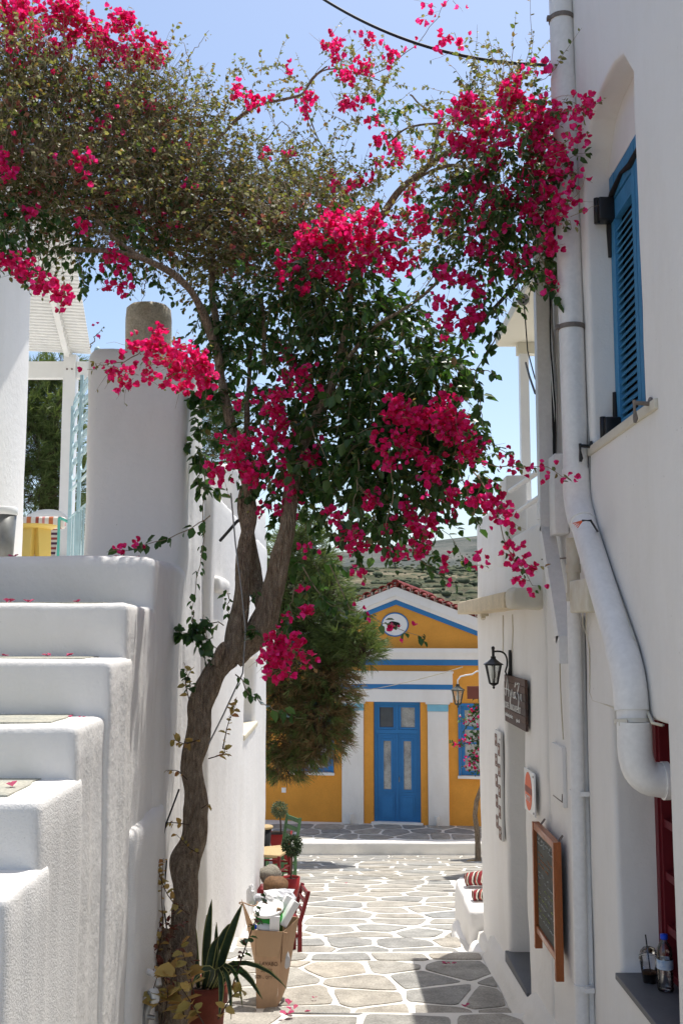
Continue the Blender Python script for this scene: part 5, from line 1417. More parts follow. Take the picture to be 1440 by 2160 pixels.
# blossom masses: (px, py, rx, ry, Y, flowers)
BLOOM = [
 (30,30,90,40,5.5,210),(110,30,70,40,5.7,190),(170,70,70,50,5.8,190),(80,90,80,40,5.6,110),(250,60,60,40,6.0,140),(290,110,60,40,6.1,160),(330,120,30,30,6.2,50),(215,110,60,40,5.9,90),
 (20,105,35,50,5.4,60),(15,330,25,40,5.2,24),(20,370,15,20,5.2,12),(172,342,28,22,5.3,24),(190,365,14,20,5.3,8),(407,386,14,10,5.8,6),(60,575,45,25,5.2,60),(95,600,28,25,5.2,40),(130,625,35,24,5.2,34),
 (20,540,30,30,5.2,36),(225,560,55,40,5.6,55),(245,600,20,30,5.6,18),(210,250,90,40,5.6,14),(320,215,40,20,6.0,12),(75,440,60,40,5.3,14),(160,470,40,25,5.4,12),
 (700,490,70,35,5.5,150),(760,480,70,40,5.4,190),(790,530,60,40,5.4,130),(640,510,50,40,5.6,90),(610,560,35,40,5.6,40),(700,560,60,35,5.5,80),(840,560,35,45,5.5,60),(735,590,50,25,5.5,30),(640,600,30,20,5.6,14),(700,455,40,18,5.7,36),(870,500,40,50,5.5,50),
 (330,735,60,35,5.3,105),(390,765,60,45,5.2,150),(430,800,28,40,5.2,60),(290,790,40,35,5.4,40),(385,815,40,25,5.3,30),(240,775,45,30,5.5,16),(345,700,30,15,5.4,14),(262,820,14,14,5.4,7),
 (560,850,60,35,5.6,60),(630,810,45,40,5.6,60),(610,770,30,40,5.8,24),(500,940,55,45,5.6,80),(580,930,40,60,5.6,85),(530,1000,45,30,5.6,45),(460,1000,30,30,5.6,34),(600,1000,40,40,5.6,36),(640,960,40,30,5.6,26),(620,1060,25,40,5.7,24),(590,880,40,30,5.6,40),(580,720,30,40,5.9,14),(560,1075,30,30,5.7,16),
 (850,870,50,35,5.2,90),(900,890,50,35,5.2,90),(960,900,45,45,5.2,90),(990,950,35,40,5.1,50),(830,930,40,30,5.2,56),(880,960,50,30,5.2,50),(820,990,30,30,5.2,26),(905,990,30,40,5.2,30),(930,850,30,20,5.2,20),
 (790,1060,40,30,5.3,30),(840,1090,40,30,5.3,30),(890,1110,35,30,5.3,30),(770,1150,45,30,5.3,40),(860,1160,50,25,5.3,36),(900,1130,25,30,5.3,20),(940,1180,10,20,5.3,12),(950,1060,30,30,5.2,20),(730,1110,30,40,5.4,22),(760,1195,30,14,5.4,10),(700,1050,40,40,5.4,14),(660,1150,20,30,5.6,8),
 (1040,1060,35,30,5.0,34),(1060,1090,25,30,4.9,24),(1000,1050,30,25,5.1,18),(1085,1190,40,16,4.9,16),(1110,1225,25,12,4.9,10),(1010,1190,14,14,5.0,8),(1060,1165,25,20,4.9,12),
 (590,1370,55,40,5.2,110),(640,1375,20,30,5.2,22),(590,1415,35,18,5.2,26),(570,1390,30,25,5.2,22),(640,1290,15,28,5.4,14),(630,1240,12,14,5.5,6),
 (970,260,50,70,4.9,110),(1030,230,60,50,4.9,130),(1100,200,50,40,4.8,90),(1040,290,60,50,4.8,110),(1110,260,50,50,4.8,100),(1150,240,30,50,4.7,50),(1000,310,50,40,4.9,70),(1140,300,40,50,4.7,80),(1100,340,60,50,4.8,90),(1150,370,40,60,4.7,100),(1050,360,70,40,4.9,60),
 (980,400,60,40,5.0,60),(900,450,50,40,5.2,60),(960,470,60,35,5.1,60),(1050,440,70,40,4.9,80),(1120,450,50,50,4.8,80),(1170,440,30,50,4.6,44),(1090,520,50,30,4.8,45),(1010,540,40,30,5.0,36),(1160,520,30,40,4.7,44),(1165,590,18,14,4.7,9),
 (975,600,45,30,5.0,70),(965,650,45,45,5.0,90),(990,670,25,30,5.0,40),(940,580,30,25,5.1,24),(1070,560,30,30,4.9,16),(930,720,20,12,5.2,6),(1010,200,30,30,4.9,20),(1130,160,30,20,4.8,16),
 (1210,220,25,18,4.3,22),(1245,210,22,16,4.15,18),(1220,270,22,16,4.3,14),(1230,290,25,14,4.3,12),(1200,320,20,16,4.4,10),(1210,380,18,25,4.4,16),(1190,430,18,30,4.5,16),(1215,450,10,14,4.4,5),(1170,330,20,20,4.5,12),
 (500,195,30,22,6.4,14),(540,205,32,24,6.3,24),(510,185,16,12,6.3,6),(595,148,18,8,6.6,8),(650,215,28,20,6.4,26),(640,235,25,14,6.4,14),(700,95,40,28,6.3,50),(690,120,20,14,6.3,14),(780,80,26,22,6.3,24),(820,120,28,30,6.2,24),(760,150,40,30,6.4,34),(710,165,40,25,6.4,26),(770,210,45,24,6.3,36),(780,245,36,16,6.3,14),(730,235,30,14,6.4,14),
 (885,40,18,14,5.9,10),(935,85,30,18,5.8,22),(960,60,14,34,5.8,16),(915,15,14,10,5.9,5),(960,10,10,8,5.9,4),(950,110,14,12,5.8,6),(810,280,35,20,6.2,22),(850,320,40,30,6.0,34),(800,340,25,20,6.2,14),(860,350,30,20,5.9,14),(760,370,30,20,6.2,18),(700,380,50,20,6.2,20),(560,330,40,14,6.3,10),(600,320,20,10,6.3,8),(880,420,30,40,5.5,22),(570,210,30,18,6.3,8),(720,390,40,20,6.0,18),
]
for (px, py, rx, ry, Y, cnt) in BLOOM:
    if px > 900 and py < 700: rx *= 1.2; ry *= 1.15
    c = np.array(at(px, py, Y)); sc_ = Y / 2200.0; r = np.array([rx, (rx + ry) * .4, ry]) * sc_
    cnt = int(cnt * (.90 if px < 880 or py > 700 else .62))
    nc = max(1, cnt // 7); C0, d = ell_points(nc, c, r * .95)
    idx = rng.integers(0, nc, cnt); P = C0[idx] + rng.normal(size=(cnt, 3)) * np.minimum(.024, r * .55 + .006)
    flowers_at(P, .0285 if Y > 4.6 else .024)
    # short stalks and leaves among the flowers
    L = rng.uniform(.08, .2, nc); pa = shoots(C0 - d * .05, d + unit(nc) * .4, L, 5, .05, .2); ribbons(pl, pa, .0018)
    k = max(1, int(cnt * .28)); P, T = along(pa, 1 + k // nc); leaves_on(P[:k], T[:k], .027, 'small_leaves')

# long hanging shoots drawn as curves through the air: ([(px,py,Y)...], leaves, leaf size, blossoms along the last part, count)
SPRAY = [
 ([(445,1085,6.1),(400,1115,5.9),(350,1135,5.7),(300,1150,5.5),(225,1165,5.35)],20,.044,(.72,1),16),
 ([(430,960,6.1),(432,1080,6.1),(424,1180,6.0),(412,1250,5.9),(405,1300,5.9)],26,.036,None,0),
 ([(405,1290,5.8),(415,1330,5.7),(425,1370,5.7),(470,1410,5.7)],52,.050,None,0),([(470,1320,5.7),(430,1310,5.7),(400,1335,5.7),(375,1335,5.7)],34,.050,None,0),([(470,1400,5.65),(440,1350,5.65),(425,1300,5.7)],20,.046,None,0),
 ([(480,1250,5.7),(483,1275,5.7),(478,1300,5.7)],10,.034,None,0),([(520,1290,5.6),(540,1240,5.6)],8,.03,None,0),([(530,1345,5.6),(540,1320,5.6)],12,.040,None,0),
 ([(500,1420,5.6),(515,1455,5.5),(545,1480,5.4),(590,1500,5.3),(640,1515,5.2)],22,.044,None,0),
 ([(405,1480,5.6),(398,1440,5.55),(388,1400,5.5)],12,.040,None,0),
 ([(700,1190,5.6),(730,1280,5.4),(780,1300,5.3),(830,1325,5.2),(900,1345,5.1)],24,.032,(.25,1),9),
 ([(640,1200,5.6),(690,1270,5.5),(740,1300,5.4)],26,.046,None,0),([(620,1240,5.6),(610,1300,5.6),(600,1350,5.5)],14,.042,(.5,1),8),
 ([(860,1130,5.5),(880,1180,5.4),(920,1205,5.3),(965,1235,5.2)],20,.040,(.8,1),3),
 ([(1000,1000,5.2),(1050,1060,5.0),(1060,1150,4.9),(1100,1200,4.85),(1135,1240,4.8)],24,.030,(.2,1),34),
 ([(960,960,5.3),(1060,985,5.0),(1130,985,4.8),(1200,1010,4.6)],24,.028,(.2,1),24),
 ([(1050,700,5.2),(1000,790,5.2),(1010,860,5.1),(1030,920,5.1)],34,.048,None,0),([(1040,650,5.2),(1060,690,5.1),(1020,720,5.1)],26,.036,None,0),
 ([(990,780,5.2),(1050,790,5.1)],8,.034,None,0),([(960,900,5.2),(1010,930,5.1),(1060,950,5.0),(1090,980,4.9)],22,.034,(.3,1),12),
 ([(1120,240,4.9),(1180,235,4.6),(1225,230,4.3),(1272,215,4.1)],14,.024,(.3,1),26),([(1130,320,4.8),(1190,300,4.5),(1240,285,4.25)],10,.024,(.3,1),14),
 ([(1140,540,4.9),(1160,600,4.8),(1175,640,4.75)],16,.036,(.5,.8),6),([(1150,400,4.8),(1180,450,4.6),(1205,480,4.5)],10,.026,(.2,1),12),
 ([(700,140,6.6),(800,160,6.5),(870,100,6.2),(920,40,6.0),(950,-10,5.9)],16,.026,(.4,1),12),([(380,140,6.5),(410,110,6.5),(440,65,6.4)],12,.026,None,0),([(400,160,6.5),(395,110,6.5),(380,80,6.5)],2,.02,None,0),
 ([(560,300,6.6),(600,250,6.7),(640,330,6.6),(700,350,6.6)],10,.026,None,0),([(640,215,6.6),(660,290,6.6),(700,340,6.5)],18,.026,None,0),
 ([(190,735,6.0),(205,705,5.9),(220,690,5.9)],3,.02,(.5,1),3),([(310,560,6.0),(306,600,6.0),(300,640,6.0)],6,.02,None,0),
 ([(330,720,5.6),(270,760,5.5),(220,770,5.5),(190,780,5.5)],14,.026,(.3,1),12),([(160,530,5.6),(175,580,5.5),(180,620,5.5)],22,.034,None,0),([(0,470,5.2),(30,530,5.2),(50,580,5.2)],30,.040,(.5,1),8),
 ([(900,600,5.3),(970,500,5.3),(1040,560,5.2)],10,.028,None,0),([(870,650,5.4),(940,700,5.3),(1010,640,5.2),(1060,610,5.2)],16,.03,None,0),
 ([(880,380,5.9),(820,440,5.8),(760,470,5.7)],8,.026,None,0),
 ([(640,860,5.7),(700,1000,5.5),(690,1120,5.5)],20,.046,None,0),([(820,900,5.5),(830,1020,5.3),(815,1120,5.3),(830,1200,5.3)],34,.046,(.6,1),10),([(760,950,5.5),(750,1060,5.4),(720,1150,5.4)],30,.050,(.6,1),8),
 ([(900,920,5.4),(930,1040,5.2),(960,1100,5.2)],30,.040,(.4,1),14),([(960,960,5.3),(1000,1080,5.1),(1010,1110,5.1)],18,.04,None,0),
]
for pts, nl, ls, fl, nf in SPRAY:
    P3 = np.array([tuple(at(*p)) for p in pts]); K = 14
    tt = np.linspace(0, len(P3) - 1, K)
    # smooth through control points
    path = np.array([[np.interp(t, range(len(P3)), P3[:, k]) for k in range(3)] for t in tt]); path[1:-1] = (path[:-2] + 2 * path[1:-1] + path[2:]) / 4
    path += rng.normal(size=path.shape) * .006
    ribbons(pl, path[None], .0042)
    P, T = along(path[None], nl); leaves_on(P + rng.normal(size=P.shape) * .012, T, ls * (1.3 if ls > .03 else 1), 'leaves' if ls > .028 else 'small_leaves', droop=.7)
    if fl:
        t = rng.uniform(fl[0], fl[1], nf) * (K - 1.01); i = t.astype(int); C = path[i] + rng.normal(size=(nf, 3)) * .030
        flowers_at(C, .024)
# yellowing vine at the foot of the trunk and small pale shoots on the trunk
YV = [([(330,2020,5.2),(345,1960,5.2),(340,1880,5.2),(345,1810,5.2)],26,.030),([(400,1930,5.3),(360,1900,5.2),(340,1860,5.2),(330,1810,5.2)],22,.030),
      ([(345,2160,4.9),(355,2100,4.9),(350,2050,4.9)],16,.050),([(390,2150,4.9),(375,2090,4.9),(370,2040,4.9)],14,.055),([(410,2100,5.0),(395,2040,5.0),(380,1990,5.0)],16,.040),([(340,2120,4.9),(320,2100,4.9),(335,2050,4.9)],10,.050),
      ([(430,2160,4.8),(400,2110,4.8),(380,2080,4.8)],14,.042),([(460,2150,4.8),(490,2100,4.8),(510,2085,4.8)],12,.032),([(420,1560,5.6),(390,1570,5.5),(365,1560,5.5)],12,.030),([(440,1600,5.6),(475,1590,5.5),(470,1570,5.5)],12,.032),
      ([(470,1580,5.5),(480,1530,5.5),(500,1480,5.5)],14,.024),([(400,1740,5.5),(365,1735,5.5),(345,1735,5.5)],9,.022),([(395,1645,5.5),(375,1625,5.5),(350,1625,5.5)],7,.020),([(425,1705,5.5),(440,1695,5.5)],4,.026),([(420,1800,5.5),(400,1790,5.5),(372,1760,5.5)],6,.024),
      ([(490,1500,5.5),(500,1470,5.5),(485,1510,5.5)],6,.022),([(400,1480,5.5),(390,1440,5.5),(405,1410,5.5)],8,.026)]
vy = Plant(); pl_keep = pl; pl = vy
for pts, nl, ls in YV:
    P3 = np.array([tuple(at(*p)) for p in pts]); K = 8; tt = np.linspace(0, len(P3) - 1, K)
    path = np.array([[np.interp(t, range(len(P3)), P3[:, k]) for k in range(3)] for t in tt])
    ribbons(pl, path[None], .004); P, T = along(path[None], nl); leaves_on(P, T, ls * 1.5, 'yellowing_leaves', droop=.4)
P, T = along(shoots(np.repeat(np.array([tuple(at(350, 1960, 5.25))]), 8, 0), unit(8), np.full(8, .18), 5, 0, .2), 9); leaves_on(P, T, .030, 'red_leaves')
P, T = along(shoots(np.repeat(np.array([tuple(at(330, 2040, 5.2))]), 8, 0), unit(8), np.full(8, .2), 5, 0, .2), 9); leaves_on(P, T, .035, 'red_leaves')
pl = pl_keep
vn = thing('vine', 'yellowing and reddish vine climbing at the foot of the bougainvillea trunk', 'vine', (-.9, 5.1, -2.2))
vy.build(vn, {'yellowing_leaves': M['leaf_y'], 'red_leaves': M['leaf_red']}, M['bark_dk'], 'stems')
pl.build(bg_, {'leaves': M['leaf_d'], 'small_leaves': M['leaf_s'], 'pale_edged_leaves': M['leaf_v'], 'blossoms': M['bract'], 'faded_blossoms': M['bract_old']}, M['twig_g'])

# trunk and limbs: (px, py, Y, radius)
def limb(name, pts, n=12, jit=.30, sub=5, wob=.010, mt='bark'):
    P = [(at(a, b_, c), r * (.83 if r > .03 else .95)) for a, b_, c, r in pts]; out = []; rr = []
    for i in range(len(P) - 1):
        p0, p1, p2, p3 = P[max(i - 1, 0)][0], P[i][0], P[i + 1][0], P[min(i + 2, len(P) - 1)][0]
        for k in range(sub):
            t = k / sub
            q = .5 * ((2 * p1) + (-p0 + p2) * t + (2 * p0 - 5 * p1 + 4 * p2 - p3) * t * t + (-p0 + 3 * p1 - 3 * p2 + p3) * t ** 3)
            r = P[i][1] * (1 - t) + P[i + 1][1] * t
            out.append(q + noise.noise_vector(q * 6) * wob); rr.append(r * (1 + .16 * noise.noise(q * 4.3)))
    out.append(P[-1][0]); rr.append(P[-1][1])
    b = MB(); b.tube(out, rr, n=n, jit=jit); return b.build(name, M[mt], bg_)
limb('trunk', [(352,2300,5.15,.11),(368,2160,5.25,.085),(378,2040,5.35,.080),(388,1960,5.45,.082),(392,1880,5.5,.078),(393,1820,5.55,.088),(408,1770,5.6,.074),(416,1690,5.62,.066),(408,1610,5.65,.066),(418,1530,5.68,.070),(425,1480,5.7,.076),(455,1415,5.72,.072),(485,1385,5.74,.070)], n=40, jit=.34, sub=22, wob=.010)
limb('stump', [(345,2130,5.2,.05),(342,2040,5.25,.045),(345,1985,5.3,.040),(352,1960,5.32,.022)], n=10)
limb('limb', [(455,1420,5.68,.060),(492,1360,5.70,.060),(505,1290,5.72,.052),(512,1200,5.75,.047),(524,1120,5.8,.044),(530,1060,5.85,.042),(505,960,5.95,.030),(480,860,6.0,.026),(462,760,6.05,.024),(452,660,6.1,.022),(448,580,6.2,.018),(450,500,6.3,.014)], n=24, sub=12, wob=.012)
limb('limb', [(490,1390,5.74,.068),(543,1335,5.74,.082),(568,1265,5.74,.086),(588,1190,5.72,.074),(603,1120,5.7,.056),(618,1020,5.74,.038),(640,940,5.78,.032),(672,870,5.80,.029),(705,800,5.78,.026),(725,720,5.74,.023),(735,640,5.70,.021),(748,570,5.6,.021),(790,480,5.55,.020),(850,395,5.45,.018),(905,350,5.35,.016),(950,318,5.25,.013),(990,290,5.2,.009)], n=28, sub=12, wob=.010)
limb('limb', [(560,1300,5.8,.045),(540,1240,5.85,.050),(532,1180,5.9,.042),(520,1110,5.95,.040),(512,1040,6.0,.032),(560,960,6.05,.022),(590,900,6.1,.018)], n=12, sub=5)
limb('branch', [(462,770,6.0,.028),(440,690,5.95,.025),(410,625,5.85,.023),(360,575,5.75,.021),(310,548,5.65,.018),(250,530,5.6,.015),(150,525,5.5,.012)], n=9)
limb('branch', [(310,548,5.65,.016),(240,500,5.6,.013),(205,465,5.6,.010)], n=7)
limb('branch', [(450,520,6.3,.013),(430,400,6.4,.012),(445,320,6.45,.012),(490,262,6.5,.012),(545,222,6.55,.011),(610,207,6.6,.009),(640,196,6.6,.008),(660,165,6.6,.006),(690,140,6.6,.005)], n=8, wob=.006)
limb('branch', [(640,198,6.6,.006),(680,150,6.6,.005),(740,150,6.6,.005),(800,170,6.5,.004)], n=6, wob=.006)
limb('branch', [(905,350,5.35,.012),(918,300,5.35,.010),(925,250,5.4,.008),(890,225,5.5,.006),(865,200,5.6,.005)], n=7, wob=.006)
limb('branch', [(925,260,5.4,.007),(860,270,5.6,.006),(820,300,5.8,.005)], n=6, wob=.006)
limb('branch', [(870,380,5.45,.009),(950,350,5.2,.008),(1040,380,5.0,.006)], n=6)
limb('branch', [(558,790,6.0,.014),(556,700,6.0,.013),(552,630,6.05,.011)], n=8)
limb('branch', [(530,1060,5.85,.024),(525,960,6.0,.020),(522,840,6.1,.016),(530,740,6.15,.012)], n=8)
limb('branch', [(640,200,6.6,.005),(660,270,6.6,.004),(690,320,6.6,.003)], n=6)
limb('branch', [(705,800,5.6,.016),(780,700,5.5,.012),(870,640,5.4,.009),(960,560,5.2,.006)], n=7)
limb('branch', [(455,1400,5.62,.030),(462,1375,5.60,.026),(474,1358,5.58,.016)], n=8)
# cord tied along the limb and dark stakes
b = MB(); b.tube([at(*p) for p in ((487,1040,5.7),(497,1150,5.66),(510,1250,5.64),(518,1330,5.62),(512,1420,5.62),(470,1510,5.6),(440,1570,5.6))], .0045, n=6)
tag(b.build('cord', M['steel']), 'grey cord running down along the forked bougainvillea limb', 'cord')
b = MB(); b.tube([at(*p) for p in ((378,1665,5.5),(350,1740,5.4),(335,1810,5.35),(322,1940,5.3),(316,2080,5.25))], .005, n=6); b.tube([at(*p) for p in ((352,1815,5.4),(345,1900,5.4),(352,1960,5.4))], .004, n=5)
tag(b.build('guide_cable', M['rubber']), 'thin black cable slung from the trunk down along the wall', 'cable')

# ------------------------------------------------------------------ PINES
def pine(root, clumps, trunk, needle=.13, dY=0.0, brown=(9e9, 0)):
    pp = Plant(); K = 17
    for (px, py, rx, ry, Y, cnt) in clumps:
        Y += dY; c = np.array(at(px, py, Y)); sc_ = Y / 2200.; r = np.array([rx, (rx + ry) * .55, ry]) * sc_
        P0, d = ell_points(cnt, c, r * .93, .25)
        ax = d * np.array([1, 1, .3]) + unit(cnt) * .45 + np.array([0, 0, .35 if py < brown[0] else -.15]); ax /= np.linalg.norm(ax, axis=1, keepdims=True)
        P = np.repeat(P0, K, 0); A_ = np.repeat(ax, K, 0); n = len(P)
        t = rng.uniform(0, 1, n)[:, None]; P = P + A_ * t * needle * .9
        D = A_ * 1.0 + unit(n) * .62 + np.array([0, 0, -.18]); Nn = unit(n); S = needle * rng.uniform(.7, 1.15, n)
        a, s, nn = frames(D, Nn); w_ = .0055
        V = np.stack([P - s * w_, P + s * w_, P + a * S[:, None] + s * w_ * .4, P + a * S[:, None] - s * w_ * .4], axis=1).reshape(-1, 3)
        Q = (np.arange(n)[:, None] * 4 + np.arange(4)[None])
        isb = (py > brown[0]) 
        if isb:
            m_ = np.repeat(rng.random(cnt) < brown[1], K)
            for sel, nm in ((m_, 'brown_needles'), (~m_, 'needles')):
                if sel.sum(): VV = V.reshape(-1, 4, 3)[sel].reshape(-1, 3); pp.parts.setdefault(nm, []).append((VV, np.arange(len(VV)).reshape(-1, 4)))
        else: pp.parts.setdefault('needles', []).append((V, Q))
        pa = shoots(P0 - ax * .25, ax, np.full(cnt, .3), 4, 0, .1); ribbons(pp, pa, .006)
        nb = 3; bc = np.repeat(c[None], nb, 0); pa = shoots(bc, unit(nb) + np.array([0, 0, -.2]), np.full(nb, float(r[0])), 6, .02, .15); ribbons(pp, pa, .02)
    pp.build(root, {'needles': M['needle'], 'brown_needles': M['needle_br']}, M['pine_bark'], 'twigs')
    b = MB(); b.tube([Vector(p) for p in trunk[0]], trunk[1], n=12, jit=.3); b.build('trunk', M['pine_bark'], root)
p1 = thing('pine_tree', 'bushy drooping pine standing between the left house and the ochre building', 'pine tree', (-1.6, 15.3, -3.4))
CL1 = [(640,1130,36,40,15,110),(600,1170,50,50,15,150),(655,1185,50,50,15,170),(625,1240,70,50,15,240),(690,1260,45,50,14.8,140),(660,1310,80,50,15,300),(730,1340,55,40,14.6,180),(760,1370,40,34,14.5,130),(700,1380,60,40,14.8,180),(610,1350,60,60,15.3,200),
       (640,1420,90,55,15,340),(700,1450,50,60,14.8,200),(600,1480,60,60,15.2,220),(670,1510,70,50,14.8,280),(610,1550,60,50,15,220),(680,1560,50,36,14.7,150),(600,1610,45,35,15,120),(640,1590,40,30,14.8,80),(560,1300,40,60,15.4,80),(570,1420,40,60,15.4,90)]
pine(p1, CL1, ([(-2.3, 18.6, -4.1), (-2.0, 18.6, -2.8), (-1.5, 18.6, -1.4), (-1.15, 18.5, 0), (-.9, 18.4, 1.3)], [.16, .14, .12, .08, .04]), .18, dY=3.4, brown=(1400, .62))
p2 = thing('pine_tree', 'tall pine behind the terrace pergola at the left', 'pine tree', (-5.5, 20, .3))
CL2 = [(70,800,60,40,19,190),(130,790,50,50,19.5,150),(60,870,60,60,18.8,240),(120,880,60,70,19,260),(70,950,70,60,18.8,280),(130,970,60,60,19,220),(80,1030,70,50,19,230),(140,1050,50,50,19.3,120),(450,870,30,60,21,120),(480,900,30,70,21,120),(440,960,40,50,21,100),(300,950,120,80,21,160),(20,850,40,80,19,60),(160,1100,60,40,19,80),(60,1100,60,40,19,80)]
pine(p2, CL2, ([(-5.6, 19.6, .3), (-5.5, 19.5, 2), (-5.5, 19.4, 3.6), (-5.3, 19.4, 4.6)], [.2, .18, .12, .05]), .17)
# ------------------------------------------------------------------ THINGS STANDING IN THE LANE
random.seed(77)
def gpt(px, py):
    """point of the paving seen at a pixel"""
    d = ray(px, py)
    for k in range(400):
        Y = 3 + k * .05
        if d[2] / d[1] * Y <= zg(Y): return Vector((d[0] / d[1] * Y, Y, zg(Y)))
    return at(px, py, 22)
# terracotta pot with snake plant
pc_ = Vector((-.68, 5.62, zg(5.62)))
pc_ = at(428, 2160, 5.55); zf = zg(5.55) + .0
pot = thing('flower_pot', 'terracotta pot holding the snake plant beside the bougainvillea trunk', 'flower pot', (pc_.x, 5.55, zf))
zt_ = at(430, 2072, 5.55).z
H_ = zt_ - zf
b = MB(); b.lathe((pc_.x, 5.55, zf), [(0, 0), (.085, 0), (.112, H_ * .8), (.125, H_ * .8), (.128, H_), (.114, H_), (.110, H_ - .035)], n=28); b.build('pot_body', M['terracotta'], pot)
b = MB(); b.lathe((pc_.x, 5.55, zf), [(.112, H_ - .03), (0, H_ - .022)], n=24); b.build('soil', M['soil'], pot)
snk = thing('snake_plant', 'dark snake plant with long upright and drooping leaves in the terracotta pot', 'plant', (pc_.x, 5.55, zt_ - .03))
def blade(pts, w, name='leaf', mats=None, parent=None, edge=True):
    """pts: list of 3D centre points; w: half width; channelled leaf with pale margins"""
    P = [Vector(p) for p in pts]; n = len(P); vs = []; fs = []; mis = []
    for i in range(n):
        t = (P[min(i + 1, n - 1)] - P[max(i - 1, 0)]).normalized(); s = t.cross(Vector((.25, 1, .1))).normalized(); nn = s.cross(t)
        f = i / (n - 1); ww = w * (min(1, .55 + f * 1.6) if f < .3 else (1 if f < .55 else max(.04, 1 - ((f - .55) / .45) ** 1.8)))
        for k, (a, d) in enumerate(((-1, .35), (-.82, .22), (0, 0), (.82, .22), (1, .35))): vs.append(P[i] + s * ww * a - nn * ww * d)
    for i in range(n - 1):
        for k in range(4): fs.append((i * 5 + k, i * 5 + k + 1, i * 5 + k + 6, i * 5 + k + 5)); mis.append(1 if k in (0, 3) else 0)
    b = MB()
    for f, m_ in zip(fs, mis): b.f.append(list(f)); b.m.append(m_); b.sm.append(True)
    b.v = [tuple(v) for v in vs]
    o = b.build(name, mats or [M['snake'], M['snake_e']], parent)
    md = o.modifiers.new('thickness', 'SOLIDIFY'); md.thickness = .004
    return o
def curve3(pts, n=9):
    P = [at(*p) for p in pts]; out = []
    for i in range(n):
        t = i / (n - 1) * (len(P) - 1); k = min(int(t), len(P) - 2); f = t - k
        p0, p1, p2, p3 = P[max(k - 1, 0)], P[k], P[k + 1], P[min(k + 2, len(P) - 1)]
        out.append(.5 * ((2 * p1) + (-p0 + p2) * f + (2 * p0 - 5 * p1 + 4 * p2 - p3) * f * f + (-p0 + 3 * p1 - 3 * p2 + p3) * f ** 3))
    return out
LV = [([(440,2085,5.55),(436,2020,5.55),(440,1960,5.5),(447,1897,5.5)],.020),([(430,2085,5.6),(432,2010,5.6),(436,1930,5.6)],.012),([(452,2085,5.5),(456,2010,5.5),(457,1945,5.5)],.011),
      ([(450,2090,5.5),(470,2020,5.5),(490,1960,5.45),(512,1905,5.4)],.020),([(445,2090,5.5),(455,2010,5.5),(480,1960,5.5),(498,1945,5.45)],.016),([(420,2085,5.55),(414,2020,5.55),(412,1950,5.55)],.016),
      ([(430,2085,5.5),(440,2050,5.45),(450,2000,5.45),(462,1975,5.4)],.018),([(460,2085,5.5),(475,2040,5.4),(520,2030,5.3),(570,2050,5.2),(605,2085,5.15)],.011),
      ([(465,2080,5.5),(490,2040,5.4),(525,2060,5.3),(554,2108,5.2)],.017),([(455,2080,5.45),(475,2035,5.35),(500,2060,5.3),(512,2125,5.25)],.010),([(450,2080,5.45),(470,2040,5.35),(485,2080,5.3),(488,2150,5.25)],.012),
      ([(440,2080,5.4),(450,2045,5.3),(425,2045,5.25),(405,2075,5.2)],.014),([(445,2085,5.45),(462,2045,5.35),(468,2090,5.3),(462,2150,5.25)],.014),([(455,2085,5.5),(480,2045,5.4),(505,2040,5.35),(525,2060,5.3)],.012)]
for pts, w_ in LV: blade(curve3(pts), w_ * 1.15, parent=snk)
# a flowering stem leaning from the pot
st_ = Plant(); P3 = np.array([tuple(at(*p)) for p in ((480, 2090, 5.4), (505, 2030, 5.35), (530, 1960, 5.3), (560, 1890, 5.25))])
path_ = np.array([[np.interp(t, range(4), P3[:, k]) for k in range(3)] for t in np.linspace(0, 3, 10)]) if False else None

# water meter and tap on the wall foot
wm_ = thing('water_meter', 'round white water meter with grey valve at the foot of the stair wall', 'water meter', tuple(at(320, 2100, 4.95)))
c = at(324, 2101, 4.9)
b = MB(); b.lathe((0, 0, 0), [(0, -.020), (.030, -.020), (.034, -.012), (.034, .014), (.028, .018), (0, .018)], n=24, axis='y')
ax_ = Matrix.Rotation(R(-55), 3, 'Z'); b.v = [tuple(ax_ @ Vector(v) + c) for v in b.v]; b.build('meter_case', M['plastic_w'], wm_)
b = MB(); b.lathe((0, 0, 0), [(0, -.0215), (.026, -.0215), (.027, -.019)], n=24, axis='y'); b.v = [tuple(ax_ @ Vector(v) + c) for v in b.v]; b.build('dial', mat('meter_dial', (.45, .47, .48), .2, var=.5, vscale=90), wm_)
b = MB(); b.tube([at(*p) for p in ((300,2045,5.0),(318,2052,4.97),(333,2062,4.95),(336,2080,4.93))], .014, n=10); b.tube([at(*p) for p in ((296,2060,5.0),(302,2085,4.98),(306,2110,4.96),(300,2170,4.95))], .010, n=10); b.build('feed_pipe', M['pvc'], wm_)
b = MB(); b.tube([c + Vector((-.02, .01, -.03)), c + Vector((-.035, 0, -.07)), c + Vector((-.04, 0, -.16))], [.018, .022, .016], n=12, jit=.3); b.tube([c + Vector((-.05, -.01, -.08)), c + Vector((.01, -.01, -.09))], .010, n=10); b.build('valve', M['steel'], wm_)

